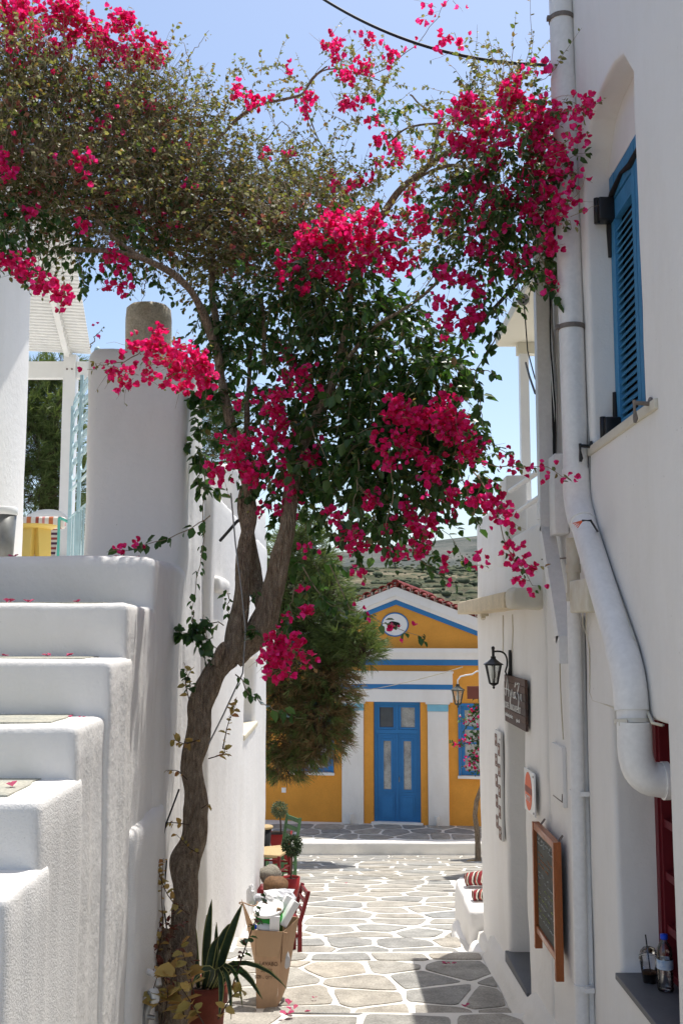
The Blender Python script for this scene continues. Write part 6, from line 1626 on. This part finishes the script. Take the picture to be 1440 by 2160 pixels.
# cardboard box crammed with rubbish
g = gpt(562, 2128); bxY = g.y
print('BOX', g, 'METER')
def bp(px, py, dy=0): return at(px, py, bxY + dy)
cbx = thing('cardboard_box', 'tall brown cardboard box crammed with rubbish standing in the lane', 'box', tuple(g))
def panel(name, quad, th=(0, .008, 0), m='card', sub=5, bow=.0):
    q = [Vector(p) for p in quad]; b = MB(); n = sub; vs = []
    nrm = (q[1] - q[0]).cross(q[3] - q[0]).normalized()
    for side in (0, 1):
        for j in range(n + 1):
            for i in range(n + 1):
                u, v = i / n, j / n; p = q[0].lerp(q[1], u).lerp(q[3].lerp(q[2], u), v)
                p = p + nrm * bow * math.sin(math.pi * u) * math.sin(math.pi * v * .9 + .2) + nrm * .003 * noise.noise(p * 12)
                vs.append(p + (Vector(th) if side else Vector((0, 0, 0))))
    m_ = (n + 1) ** 2; fs = []
    for j in range(n):
        for i in range(n):
            a = j * (n + 1) + i; fs.append((a, a + 1, a + n + 2, a + n + 1)); fs.append((m_ + a + 1, m_ + a, m_ + a + n + 1, m_ + a + n + 2))
    ring = [i for i in range(n + 1)] + [j * (n + 1) + n for j in range(1, n + 1)] + [n * (n + 1) + i for i in range(n - 1, -1, -1)] + [j * (n + 1) for j in range(n - 1, 0, -1)]
    for k in range(len(ring)): a, c_ = ring[k], ring[(k + 1) % len(ring)]; fs.append((c_, a, m_ + a, m_ + c_))
    b.add(vs, fs, 0, False); return b.build(name, M[m], cbx)
fbl, fbr = bp(541, 2128), bp(582, 2130); ftr, ftl = bp(597, 1966), bp(538, 1962)
bbr, btr = bp(604, 2082, .22), bp(630, 1935, .26); bbl, btl = bp(548, 2085, .25), bp(510, 1890, .30)
fp = panel('front_panel', (fbl, fbr, ftr, ftl)); rp_ = panel('side_panel', (fbr, bbr, btr, ftr), bow=.012)
lp_ = panel('side_panel', (bbl, fbl, ftl, bp(509, 1897, .02)), bow=-.02); panel('back_panel', (bbr, bbl, bp(545, 1925, .3), btr))
panel('torn_flap', (bp(597, 1966, -.004), bp(606, 1968, .03), bp(592, 2030, .02), bp(594, 2030, -.004)))
panel('folded_flap', (bp(538, 1962, -.006), bp(597, 1966, -.006), bp(588, 2018, -.018), bp(542, 2018, -.018)), m='card_tape')
b = MB(); cr = bp(524, 1905, .10); b.tube([cr + Vector((.06 * math.cos(a) , .035 * math.sin(a), .012 * math.sin(2 * a))) for a in np.linspace(2.2, 6.6, 12)], .004, n=5); b.build('curled_rim', M['card'], cbx)
ud = (fbr - fbl).normalized(); vd = (ftl - fbl).normalized()
nn_ = ud.cross(vd).normalized()
def onbox(px, py): return bp(px, py) - Vector((0, .004, 0))
for txt, px, py, s in (('LAVABO', 547, 2036, .036), ('SEATS', 550, 2050, .032), ('SIZE ... QTY 10', 537, 2063, .026)):
    lettering(fp, txt, s, onbox(px, py), ud, vd - ud * vd.dot(ud), M['ink'], sx=.86)
# rubbish, each piece lying in the box
c = bp(566, 1916, .10); t = thing('paint_bucket', 'white and green plastic tub with lid lying on top of the rubbish in the box', 'tub', tuple(c))
rot_ = Matrix.Rotation(R(18), 3, 'X') @ Matrix.Rotation(R(-6), 3, 'Y')
b = MB(); b.lathe((0, 0, 0), [(0, -.16), (.075, -.16), (.092, -.012), (0, -.012)], n=28); b.v = [tuple(rot_ @ Vector(v) + c + Vector((0, 0, -.012))) for v in b.v]; b.build('tub_body', M['green_p'], t)
b = MB(); b.lathe((0, 0, 0), [(.096, -.014), (.10, -.006), (.10, .004), (.085, .006), (.08, .001), (0, .001)], n=28); b.v = [tuple(rot_ @ Vector(v) + c) for v in b.v]; b.build('lid', M['plastic_w'], t)
def block(name, lab, px, py, dy, hx, hy, hz, rz, rx, m='foam'):
    c = bp(px, py, dy); r_ = Matrix.Rotation(R(rz), 3, 'Z') @ Matrix.Rotation(R(rx), 3, 'Y'); b = MB(); b.rbox(-hx, hx, -hy, hy, -hz, hz, r=.004, cell=.05, amp=.002, fr=20); b.v = [tuple(r_ @ Vector(v) + c) for v in b.v]
    tag(b.build(name, M[m]), lab, 'packaging', 'packaging in the cardboard box')
block('foam_block', 'white polystyrene block standing upright at the front of the cardboard box', 579, 1950, .03, .032, .02, .055, 4, 3)
block('foam_block', 'long white polystyrene bar leaning out over the right edge of the box', 609, 1926, .12, .022, .035, .085, 20, 34)
block('foam_block', 'white polystyrene piece tucked behind the tub in the box', 605, 1905, .2, .03, .03, .05, 10, 30)
block('card_scrap', 'small orange-brown carton lying beside the tub lid', 588, 1921, .06, .015, .012, .018, 10, 10, 'card')
c = bp(547, 1957, .03); t = thing('plastic_bottle', 'crushed clear bottle with blue cap lying in the rubbish', 'bottle', tuple(c))
rot_ = Matrix.Rotation(R(-82), 3, 'Y') @ Matrix.Rotation(R(10), 3, 'X')
b = MB(); b.lathe((0, 0, 0), [(0, -.09), (.028, -.09), (.030, -.06), (.026, -.04), (.030, -.01), (.026, .02), (.012, .045), (.012, .055)], n=16); b.v = [tuple(rot_ @ Vector(v) + c + Vector((.03, 0, 0))) for v in b.v]; b.build('bottle_body', mat('cloudy_plastic', (.55, .60, .66), .15, spec=.8), t)
b = MB(); b.lathe((0, 0, 0), [(.0, .05), (.016, .05), (.016, .072), (0, .072)], n=14); b.v = [tuple(rot_ @ Vector(v) + c + Vector((.03, 0, 0))) for v in b.v]; b.build('cap', M['blue_cap'], t)
def crumple(name, lab, cat, c, r, m, seed, sz=(1, 1, 1), sm=False):
    vs = []; fs = []; nu, nv = 18, 11
    for j in range(nv + 1):
        ph = math.pi * j / nv
        for i in range(nu):
            th = 2 * math.pi * i / nu; d = Vector((math.sin(ph) * math.cos(th), math.sin(ph) * math.sin(th), math.cos(ph)))
            k = r * (1 + (.18 if sm else .40) * noise.noise(d * 1.6 + Vector((seed, 0, 0))) + (.05 if sm else .30) * abs(noise.noise(d * 4.2 + Vector((seed, 3, 0)))))
            vs.append(Vector(c) + Vector((d.x * k * sz[0], d.y * k * sz[1], d.z * k * sz[2])))
    for j in range(nv):
        for i in range(nu): a, b2 = j * nu + i, j * nu + (i + 1) % nu; fs.append((a, a + nu, b2 + nu, b2))
    b = MB(); b.add(vs, fs, 0, sm); return tag(b.build(name, M[m]), lab, cat)
crumple('crumpled_paper', 'crumpled white paper roll poking up at the back left of the box', 'paper', bp(528, 1888, .22), .045, 'foam', 3, (.65, .65, 1.35))
crumple('crumpled_paper', 'heap of crumpled white tissue on top of the rubbish', 'paper', bp(572, 1893, .24), .055, 'foam', 8, (1.2, 1, .7))
crumple('plastic_bag', 'small pale blue plastic bag behind the tub', 'bag', bp(545, 1900, .26), .045, 'grey_cloth', 13, (1, 1, .9))
crumple('rubbish_fill', 'grey mixed rubbish filling the cardboard box below the tub', 'rubbish', bp(572, 2010, .14), .11, 'grey_cloth', 21, (.95, .9, 1.2))

# red pots, topiary
def lathe_thing(root, name, c, prof, m, n=24): b = MB(); b.lathe(c, prof, n=n); return b.build(name, M[m], root)
def topiary(name, label, base, stem_top, ball, rad, m, cnt, size):
    t = thing(name, label, 'topiary', tuple(base)); b = MB(); b.tube([base, Vector(base).lerp(Vector(stem_top), .5) + Vector((.004, 0, 0)), stem_top], .011, n=8); b.build('stem', M['bark_dk'], t)
    p_ = Plant(); d = unit(cnt); P = np.array(ball) + d * rad * rng.uniform(.55, 1.08, cnt)[:, None]
    V, Q = scatter(LEAF, P, d * .8 + unit(cnt) * .8, unit(cnt), size * rng.uniform(.7, 1.3, cnt)); p_.parts['foliage'] = [(V, Q)]; p_.build(t, {'foliage': M[m]}, None); return t
Yp = 12.0; pb_ = at(613, 1904, Yp); pz = zg(Yp); rp2 = .5 * (633 - 594) / 2270 * Yp; ptz = at(613, 1850, Yp).z
t = thing('red_pot', 'tall dark red flower pot with a round clipped shrub beside the lane', 'flower pot', (pb_.x, Yp, pz))
lathe_thing(t, 'pot_body', (pb_.x, Yp, pz), [(0, 0), (rp2 * .82, 0), (rp2, ptz - pz), (rp2 * .9, ptz - pz), (rp2 * .88, ptz - pz - .05)], 'red_pot'); lathe_thing(t, 'soil', (pb_.x, Yp, pz), [(rp2 * .9, ptz - pz - .03), (0, ptz - pz - .02)], 'soil')
bc = at(616, 1784, Yp); topiary('ball_shrub', 'round dark clipped shrub on a thin stem in the near red pot', (pb_.x, Yp, ptz - .03), (bc.x, Yp, bc.z - .05), tuple(bc), .108, 'topiary', 1300, .022)
Yp = 16.2; pb2 = at(592, 1815, Yp); pz = zg(Yp); ptz = at(592, 1761, Yp).z
t = thing('red_pot', 'square red planter on the raised edge behind the green chair', 'flower pot', (pb2.x, Yp, pz))
b = MB(); w0, w1 = .10, .155
vs = [(pb2.x + i * w_, Yp + j * w_, z) for z, w_ in ((pz, w0), (ptz, w1)) for i, j in ((-1, -1), (1, -1), (1, 1), (-1, 1))]
b.add(vs, [(0, 1, 5, 4), (1, 2, 6, 5), (2, 3, 7, 6), (3, 0, 4, 7), (3, 2, 1, 0)], 0, False); b.box(pb2.x - w1 - .012, pb2.x + w1 + .012, Yp - w1 - .012, Yp + w1 + .012, ptz, ptz + .03); b.build('pot_body', M['red_pot'], t)
b = MB(); b.box(pb2.x - w1 + .01, pb2.x + w1 - .01, Yp - w1 + .01, Yp + w1 - .01, ptz + .0305, ptz + .034); b.build('soil', M['soil'], t)
bc = at(590, 1707, Yp); topiary('ball_shrub', 'pale round clipped shrub in the far red planter', (pb2.x, Yp, ptz + .03), (bc.x, Yp, bc.z - .05), tuple(bc), .115, 'olive', 800, .026)
# chairs
def slat_chair(name, label, base, rz, m, seatm, h=.86, w=.40, sh=.44):
    t = thing(name, label, 'chair', tuple(base), rz=rz); OFF[t.name] = Vector((0, 0, 0)); hw = w / 2
    for x in (-hw, hw):
        b = MB(); b.bar((x, -hw, 0), (x, -hw, sh), .032, .032); b.build('leg', M[m], t, local=True)
        b = MB(); b.bar((x, hw, 0), (x, hw, sh), .032, .032); b.bar((x, hw, sh), (x, hw + .07, h), .032, .028); b.build('leg', M[m], t, local=True)
    for z in (.14, .26):
        for a, c in (((-hw, -hw, z), (hw, -hw, z)), ((-hw, hw, z), (hw, hw, z)), ((-hw, -hw, z + .04), (-hw, hw, z + .04)), ((hw, -hw, z + .04), (hw, hw, z + .04))):
            b = MB(); b.bar(a, c, .018, .018); b.build('stretcher', M[m], t, local=True)
    for z in [sh + (h - sh) * q_ for q_ in (.34, .63, .90)]: b = MB(); b.rbox(-hw, hw, hw - .008 + (z - sh) * .07 / (h - sh), hw + .012 + (z - sh) * .07 / (h - sh), z - (h - sh) * .07, z + (h - sh) * .07, r=.006, cell=.2, amp=0); b.build('back_slat', M[m], t, local=True)
    b = MB(); b.rbox(-hw - .01, hw + .01, -hw - .01, hw + .01, sh - .02, sh + .015, r=.012, cell=.1, amp=.004); b.build('seat', M[seatm], t, local=True); return t
slat_chair('green_chair', 'green painted wooden chair with slatted back behind the clipped shrub', (at(580, 1835, 14.2).x, 14.2, zg(14.2)), R(-62), 'green_wood', 'straw')
slat_chair('red_chair', 'dark red wooden chair with straw seat by the house wall', (at(566, 1840, 13.0).x, 13.0, zg(13.0)), R(75), 'red_wood', 'straw', h=.72)
slat_chair('red_chair', 'low dark red wooden chair turned away just behind the cardboard box', (at(590, 1950, 8.75).x, 8.75, zg(8.75)), R(-78), 'red_wood', 'red_wood', h=.52, w=.28, sh=.28)
tb = at(556, 1740, 15.4); t = thing('cafe_table', 'small round pale topped table on a dark base by the house corner', 'table', (tb.x, 15.4, zg(15.4)))
zt2 = at(556, 1742, 15.4).z - zg(15.4)
lathe_thing(t, 'table_top', (tb.x, 15.4, zg(15.4)), [(0, zt2 - .03), (.13, zt2 - .03), (.14, zt2 - .015), (.13, zt2), (0, zt2)], 'straw'); lathe_thing(t, 'base', (tb.x, 15.4, zg(15.4)), [(0, 0), (.07, 0), (.115, zt2 - .031), (0, zt2 - .031)], 'rubber')
# zebra patterned cushion, basket, white bag
m = bpy.data.materials.new('zebra_cloth'); m.use_nodes = True; tr_ = m.node_tree; wv = tr_.nodes.new('ShaderNodeTexWave'); wv.inputs['Scale'].default_value = 11; wv.inputs['Distortion'].default_value = 9; wv.inputs['Detail Scale'].default_value = 1.2
rp_ = tr_.nodes.new('ShaderNodeValToRGB'); rp_.color_ramp.interpolation = 'CONSTANT'; rp_.color_ramp.elements[0].color = (.02, .018, .015, 1); rp_.color_ramp.elements[1].position = .5; rp_.color_ramp.elements[1].color = (.42, .38, .30, 1)
tr_.links.new(wv.outputs[0], rp_.inputs[0]); tr_.links.new(rp_.outputs[0], tr_.nodes['Principled BSDF'].inputs['Base Color']); tr_.nodes['Principled BSDF'].inputs['Roughness'].default_value = .9; M['zebra'] = m
crumple('zebra_cushion', 'black and white zebra patterned cushion piled on the basket', 'cushion', at(570, 1845, 12.2), .13, 'zebra', 31, (1, .9, .8), True)
crumple('wicker_basket', 'brown wicker basket lying on its side under the zebra cushion', 'basket', at(582, 1868, 11.6), .13, 'wicker', 35, (1.1, 1, .75), True)
crumple('white_bag', 'greyish white cloth bag slumped in front of the red pot', 'bag', at(590, 1895, 11.2), .13, 'grey_cloth', 41, (1.3, .9, .75))
crumple('dark_bag', 'dark bundle on the ground by the house wall', 'bundle', at(566, 1900, 11.8), .14, 'red_wood', 45, (1, 1, 1.3))
# second bougainvillea by the square
rt = thing('bougainvillea_shrub', 'slender bougainvillea with red blossoms growing at the right corner of the square', 'bougainvillea', tuple(at(1006, 1806, 19.3)))
gb_ = at(1007, 1806, 19.3); gb_.z = zg(19.3)
b = MB(); b.tube([gb_, at(1006, 1760, 19.3), at(1001, 1720, 19.3), at(1004, 1690, 19.3), at(1018, 1650, 19.3), at(1016, 1560, 19.3), at(1018, 1480, 19.3)], [.05, .045, .04, .04, .035, .03, .02], n=9, jit=.3); b.build('trunk', M['bark'], rt)
b = MB(); b.lathe((gb_.x - .08, 19.2, gb_.z), [(.12, 0), (.14, .02), (.13, .04), (.11, .02)], n=16); tag(b.build('hose_coil', M['straw']), 'pale coil lying at the foot of the slender bougainvillea', 'coil')
# cup and bottle on the sill
zs = -1.4025
c = Vector((1.235, 4.37, zs)); cp = thing('iced_coffee_cup', 'clear plastic cup of iced coffee with domed lid and black straw on the slate sill', 'cup', tuple(c))
b = MB(); b.lathe(c, [(.001, .001), (.026, .001), (.0385, .088), (.041, .090), (.041, .094), (.039, .095)], n=26); b.build('cup_wall', M['clear'], cp)
b = MB(); b.lathe(c, [(0, .002), (.0250, .002), (.0295, .036), (0, .036)], n=26); b.build('coffee', M['coffee'], cp)
b = MB(); b.lathe(c, [(0, .0362), (.0295, .0362), (.0305, .043), (0, .043)], n=26); b.build('foam', M['crema'], cp)
b = MB(); b.lathe(c, [(.042, .096), (.042, .100), (.038, .103), (.034, .120), (.022, .134), (.008, .138), (.008, .139)], n=26); b.build('dome_lid', M['clear'], cp)
b = MB(); b.tube([c + Vector((.004, -.01, .012)), c + Vector((-.012, -.002, .185))], .0028, n=8); b.build('straw', M['rubber'], cp)
c = Vector((1.268, 4.27, zs)); wb = thing('water_bottle', 'half litre clear water bottle with blue cap on the slate sill', 'bottle', tuple(c))
prof = [(0, .003), (.020, .0), (.030, .004), (.0315, .012)]
for k in range(5): z = .016 + k * .013; prof += [(.0315, z), (.0290, z + .0065)]
prof += [(.0315, .084), (.0315, .125), (.029, .132), (.031, .140), (.028, .160), (.020, .178), (.013, .190), (.012, .200)]
b = MB(); b.lathe(c, prof, n=26); b.build('bottle_body', M['clear'], wb)
b = MB(); b.lathe(c, [(0, .004), (.0285, .005), (.0300, .012), (.0285, .08), (.0295, .11), (0, .11)], n=20); b.build('water', clear_plastic('water_fill', (.93, .95, .97), .04), wb)
b = MB(); b.lathe(c, [(.0320, .086), (.0320, .122)], n=26); b.build('label', M['label_blue'], wb)
b = MB(); b.lathe(c, [(0, .196), (.0145, .196), (.0150, .200), (.0145, .214), (0, .215)], n=20); b.build('cap', M['blue_cap'], wb)

# terrace furniture seen over the landing
tz = .355
c = at(75, 1110, 10.6); t = thing('yellow_table', 'round yellow plastic table with flared pedestal on the terrace', 'table', (c.x, 10.6, tz))
hh = c.z - tz
b = MB(); b.lathe((c.x, 10.6, tz), [(0, hh - .02), (.02, hh - .035), (.17, hh - .03), (.215, hh - .005), (.22, hh + .01), (.20, hh + .012), (0, hh + .012)], n=32); b.build('table_top', mat('yellow_plastic', (.66, .47, .12), .45), t)
for k in range(4):
    a = math.pi / 4 + k * math.pi / 2 + .3; d = Vector((math.cos(a), math.sin(a), 0)); s = Vector((-d.y, d.x, 0)); o_ = Vector((c.x, 10.6, tz)); b = MB()
    vs = [o_ + d * .05 - s * .07 + Vector((0, 0, hh - .03)), o_ + d * .13 - s * .09 + Vector((0, 0, hh - .03)), o_ + d * .17 - s * .07, o_ + d * .10 - s * .06,
          o_ + d * .05 + s * .07 + Vector((0, 0, hh - .03)), o_ + d * .13 + s * .09 + Vector((0, 0, hh - .03)), o_ + d * .17 + s * .07, o_ + d * .10 + s * .06]
    b.add(vs, [(0, 1, 2, 3), (7, 6, 5, 4), (1, 5, 6, 2), (4, 0, 3, 7), (0, 4, 5, 1), (3, 2, 6, 7)], 0, False); b.build('leg', bpy.data.materials['yellow_plastic'], t)
# white plastic armchair behind it
c = at(85, 1175, 11.6); t = thing('plastic_armchair', 'white moulded plastic armchair behind the yellow table', 'chair', (c.x, 11.6, tz))
b = MB(); zt3 = at(85, 1068, 11.6).z; vs = []; fs = []; nA, nB = 20, 6
for j in range(nB + 1):
    for i in range(nA + 1):
        a = math.pi * (i / nA); f = j / nB; x = -.30 * math.cos(a); y = .26 * math.sin(a); top = zt3 - (.22 * abs(math.cos(a)) ** 2.5)
        vs.append((c.x + x * (1 + .10 * f), 11.6 + y * (1 + .1 * f), (tz + .42) * (1 - f) + top * f))
for j in range(nB):
    for i in range(nA): a = j * (nA + 1) + i; fs.append((a, a + 1, a + nA + 2, a + nA + 1))
b.add(vs, fs); o = b.build('shell_back', M['plastic_w'], t); md_ = o.modifiers.new('thickness', 'SOLIDIFY'); md_.thickness = .025
b = MB(); b.rbox(c.x - .27, c.x + .27, 11.35, 11.85, tz + .40, tz + .44, r=.015, cell=.2, amp=0); b.build('seat', M['plastic_w'], t)
for i in (-1, 1):
    for j in (-1, 1): b = MB(); b.bar((c.x + i * .25, 11.6 + j * .22, tz), (c.x + i * .22, 11.6 + j * .20, tz + .40), .05, .05); b.build('leg', M['plastic_w'], t)
def stripe(name, axis, scale, cols):
    m = bpy.data.materials.new(name); m.use_nodes = True; t_ = m.node_tree; N = t_.nodes; g_ = N.new('ShaderNodeNewGeometry'); s_ = N.new('ShaderNodeSeparateXYZ'); mu = N.new('ShaderNodeMath'); mu.operation = 'MULTIPLY'; mu.inputs[1].default_value = scale; fr_ = N.new('ShaderNodeMath'); fr_.operation = 'FRACT'
    r_ = N.new('ShaderNodeValToRGB'); r_.color_ramp.interpolation = 'CONSTANT'; e = r_.color_ramp.elements; e[0].color = (*cols[0][1], 1); e[1].position = cols[1][0]; e[1].color = (*cols[1][1], 1)
    for p_, c_ in cols[2:]: k_ = e.new(p_); k_.color = (*c_, 1)
    t_.links.new(g_.outputs['Position'], s_.inputs[0]); t_.links.new(s_.outputs[axis], mu.inputs[0]); t_.links.new(mu.outputs[0], fr_.inputs[0]); t_.links.new(fr_.outputs[0], r_.inputs[0]); t_.links.new(r_.outputs[0], N['Principled BSDF'].inputs['Base Color']); N['Principled BSDF'].inputs['Roughness'].default_value = .9; return m
M['str'] = stripe('striped_cushion_cloth', 0, 4.2, [(0, (.7, .66, .6)), (.2, (.30, .06, .04)), (.35, (.7, .66, .6)), (.5, (.62, .25, .22)), (.62, (.7, .66, .6)), (.8, (.52, .16, .06))])
b = MB(); cc = at(88, 1096, 11.2); b.rbox(cc.x - .26, cc.x + .26, 11.15, 11.25, cc.z - .10, cc.z + .03, r=.03, cell=.08, amp=.008)
tag(b.build('cushion', M['str']), 'striped cushion propped against the white plastic armchair', 'cushion')
b = MB(); cc = at(124, 1150, 11.9); M['str2'] = stripe('striped_throw_cloth', 2, 9, [(0, (.66, .6, .52)), (.25, (.28, .05, .05)), (.5, (.62, .56, .5)), (.75, (.08, .03, .06))])
b.rbox(cc.x - .14, cc.x + .16, 11.85, 11.95, tz + .02, at(120, 1108, 11.9).z, r=.03, cell=.08, amp=.008); tag(b.build('striped_throw', M['str2']), 'red and dark striped throw hanging behind the turquoise stand', 'cloth')
c = at(133, 1092, 10.2); t = thing('turquoise_stand', 'turquoise metal folding frame standing beside the yellow table', 'stand', (c.x, 10.2, tz))
tm = mat('turquoise_paint', (.10, .42, .34), .45)
for dx, dy in ((-.035, 0), (.04, .10)):
    b = MB(); b.bar((c.x + dx, 10.2 + dy, tz), (c.x + dx, 10.2 + dy, c.z - (.0 if dx < 0 else .035)), .022, .022); b.build('leg', tm, t)
b = MB(); b.bar((c.x - .035, 10.2, c.z), (c.x + .04, 10.3, c.z - .035), .022, .022); b.build('top_bar', tm, t)
c = at(8, 1120, 7.05); t = thing('litter_bin', 'grey metal litter bin at the left end of the landing', 'bin', (c.x, 7.05, tz)); zt4 = at(8, 1070, 7.05).z - tz
b = MB(); b.lathe((c.x, 7.05, tz), [(0, 0), (.062, 0), (.083, zt4 - .05), (0, zt4 - .05)], n=24); b.build('bin_body', mat('grey_bin_metal', (.22, .22, .21), .4, metal=.4, var=.2, vscale=10), t)
b = MB(); b.lathe((c.x, 7.05, tz), [(.084, zt4 - .055), (.090, zt4 - .05), (.090, zt4 - .005), (.082, zt4), (.079, zt4 - .01), (.079, zt4 - .05)], n=24); b.build('rim', M['metal_w'], t)

# fallen blossoms, one by one
def fallen(c, label, group, s=.03, seed=0):
    rr = random.Random(seed); b = MB()
    for k in range(3):
        a = rr.uniform(0, 6.28); d = Vector((math.cos(a), math.sin(a), rr.uniform(.1, .5))).normalized(); sd2 = Vector((-d.y, d.x, rr.uniform(-.2, .2))).normalized(); up = Vector((0, 0, 1)); o_ = Vector(c) + Vector((rr.uniform(-.4, .4) * s, rr.uniform(-.3, .3) * s, .004))
        q = [o_, o_ + d * s * .35 + sd2 * s * .38 + up * s * .25, o_ + d * s * .85 + sd2 * s * .3 + up * s * .15, o_ + d * s + up * s * .05, o_ + d * s * .85 - sd2 * s * .3 + up * s * .18, o_ + d * s * .35 - sd2 * s * .38 + up * s * .28]
        b.add(q, [(0, 3, 2, 1), (0, 5, 4, 3)], 0, True)
    tag(b.build('fallen_blossom', M['bract_dry']), label, 'blossom', group)
def onstep(px, py, k):
    z = EDGE[k][1]; d = ray(px, py); y = EDGE[k][0] + .24
    return Vector((d[0] / d[1] * y, y, z + .006))
G1 = 'fallen blossoms on the stairs'
for i, (px, py, k, s, lab) in enumerate([(18, 1262, 6, .045, 'fallen pink blossom on the step under the landing, nearest the left edge'), (66, 1262, 6, .035, 'small pink blossom on the step under the landing, second from the left edge'), (165, 1267, 6, .028, 'flat faded petal in the middle of the step under the landing'),
    (143, 1369, 5, .034, 'curled magenta blossom resting against the riser of the third step down'), (105, 1379, 5, .03, 'pale pink blossom near the front edge of the third step down'), (8, 1379, 5, .024, 'petal at the left edge of the third step down'),
    (150, 1525, 4, .020, 'coral petal on the slate tread with two petals, nearer its front edge'), (172, 1518, 4, .018, 'coral petal on the slate tread with two petals, nearer the stair side'), (24, 1682, 3, .034, 'crumpled pink blossom alone on the lowest clear tread')]):
    fallen(onstep(px, py, k), lab, G1, s * .8, i)
fallen((at(27, 1176, 5.5).x, 5.5, land_z + .01), 'tiny petal on the landing below the yellow table', G1, .03, 40); fallen((at(292, 1172, 5.6).x, 5.6, land_z + .01), 'pink petal on the landing at the foot of the pier', G1, .03, 41)
G2 = 'fallen blossoms on the paving'
for i, (px, py, s, lab) in enumerate([(605, 2130, .045, 'magenta blossom on the paving just right of the cardboard box'), (618, 2140, .04, 'magenta blossom on the paving, second to the right of the box'), (645, 2147, .03, 'small magenta blossom on the paving, third to the right of the box'), (663, 2117, .02, 'lone petal on the paving above the group by the box'), (600, 2152, .05, 'blossom on the paving at the front corner of the box'),
    (940, 2041, .035, 'red blossom on the shaded paving in mid lane, left of a pair'), (953, 2043, .03, 'red blossom on the shaded paving in mid lane, right of a pair'), (983, 2135, .03, 'red petal on the shaded paving near the menu board wall'), (1115, 2138, .035, 'dark red petal at the very foot of the menu board wall'), (1070, 2030, .02, 'petal on the white fillet beside the slate door step'), (730, 1868, .02, 'tiny pink petal on the sunny paving further down the lane')]):
    fallen(gpt(px, py) + Vector((0, 0, .02)), lab, G2, s, 60 + i)
# blossoms and leaves of the slender bougainvillea by the square
pl = Plant()
for px, py, rx, ry, nf, nl in ((1000,1500,22,18,30,60),(985,1515,20,12,16,30),(1005,1545,14,20,12,50),(1000,1585,16,22,14,60),(995,1610,22,14,34,30),(985,1560,20,10,16,20),(966,1572,14,8,18,8),(1010,1465,10,14,3,60),(1008,1630,10,14,6,20)):
    c = np.array(at(px, py, 19.2)); r = np.array([rx, (rx + ry) * .5, ry]) * 19.2 / 2200
    C, d = ell_points(max(2, int(nf * .55)), c, r); flowers_at(C, .045)
    C, d = ell_points(int(nl * .8), c, r); leaves_on(C, unit(len(C)), .075, 'leaves')
for pts in ([(1012,1560,19.2),(990,1565,19.2),(970,1572,19.2),(948,1563,19.2)], [(1012,1500,19.2),(985,1530,19.2),(975,1545,19.2)], [(1012,1600,19.2),(990,1610,19.2)], [(1016,1480,19.2),(1000,1500,19.2)]):
    P3 = np.array([tuple(at(*p)) for p in pts]); tt = np.linspace(0, len(P3) - 1, 8); path_ = np.array([[np.interp(t, range(len(P3)), P3[:, k]) for k in range(3)] for t in tt]); ribbons(pl, path_[None], .012)
    P, T = along(path_[None], 10); leaves_on(P, T, .06, 'leaves')
pl.build(rt, {'leaves': M['leaf_d'], 'blossoms': M['bract']}, M['bark_dk'])
# a bougainvillea shoot leaning out over the snake plant
P3 = np.array([tuple(at(*p)) for p in ((485, 2100, 5.35), (505, 2035, 5.3), (530, 1965, 5.25), (562, 1885, 5.2))])
path_ = np.array([[np.interp(t, range(4), P3[:, k]) for k in range(3)] for t in np.linspace(0, 3, 10)])
sp_ = thing('young_shoot', 'thin leafy brown shoot rising diagonally out of the terracotta pot', 'plant', tuple(P3[0])); pl = Plant()
ribbons(pl, path_[None], .006); P, T = along(path_[None], 22); leaves_on(P, T, .045, 'leaves', droop=.5); leaves_on(P[:6], T[:6], .04, 'reddish_leaves'); pl.build(sp_, {'leaves': M['leaf_d'], 'reddish_leaves': M['leaf_red']}, M['bark_dk'], 'stem')
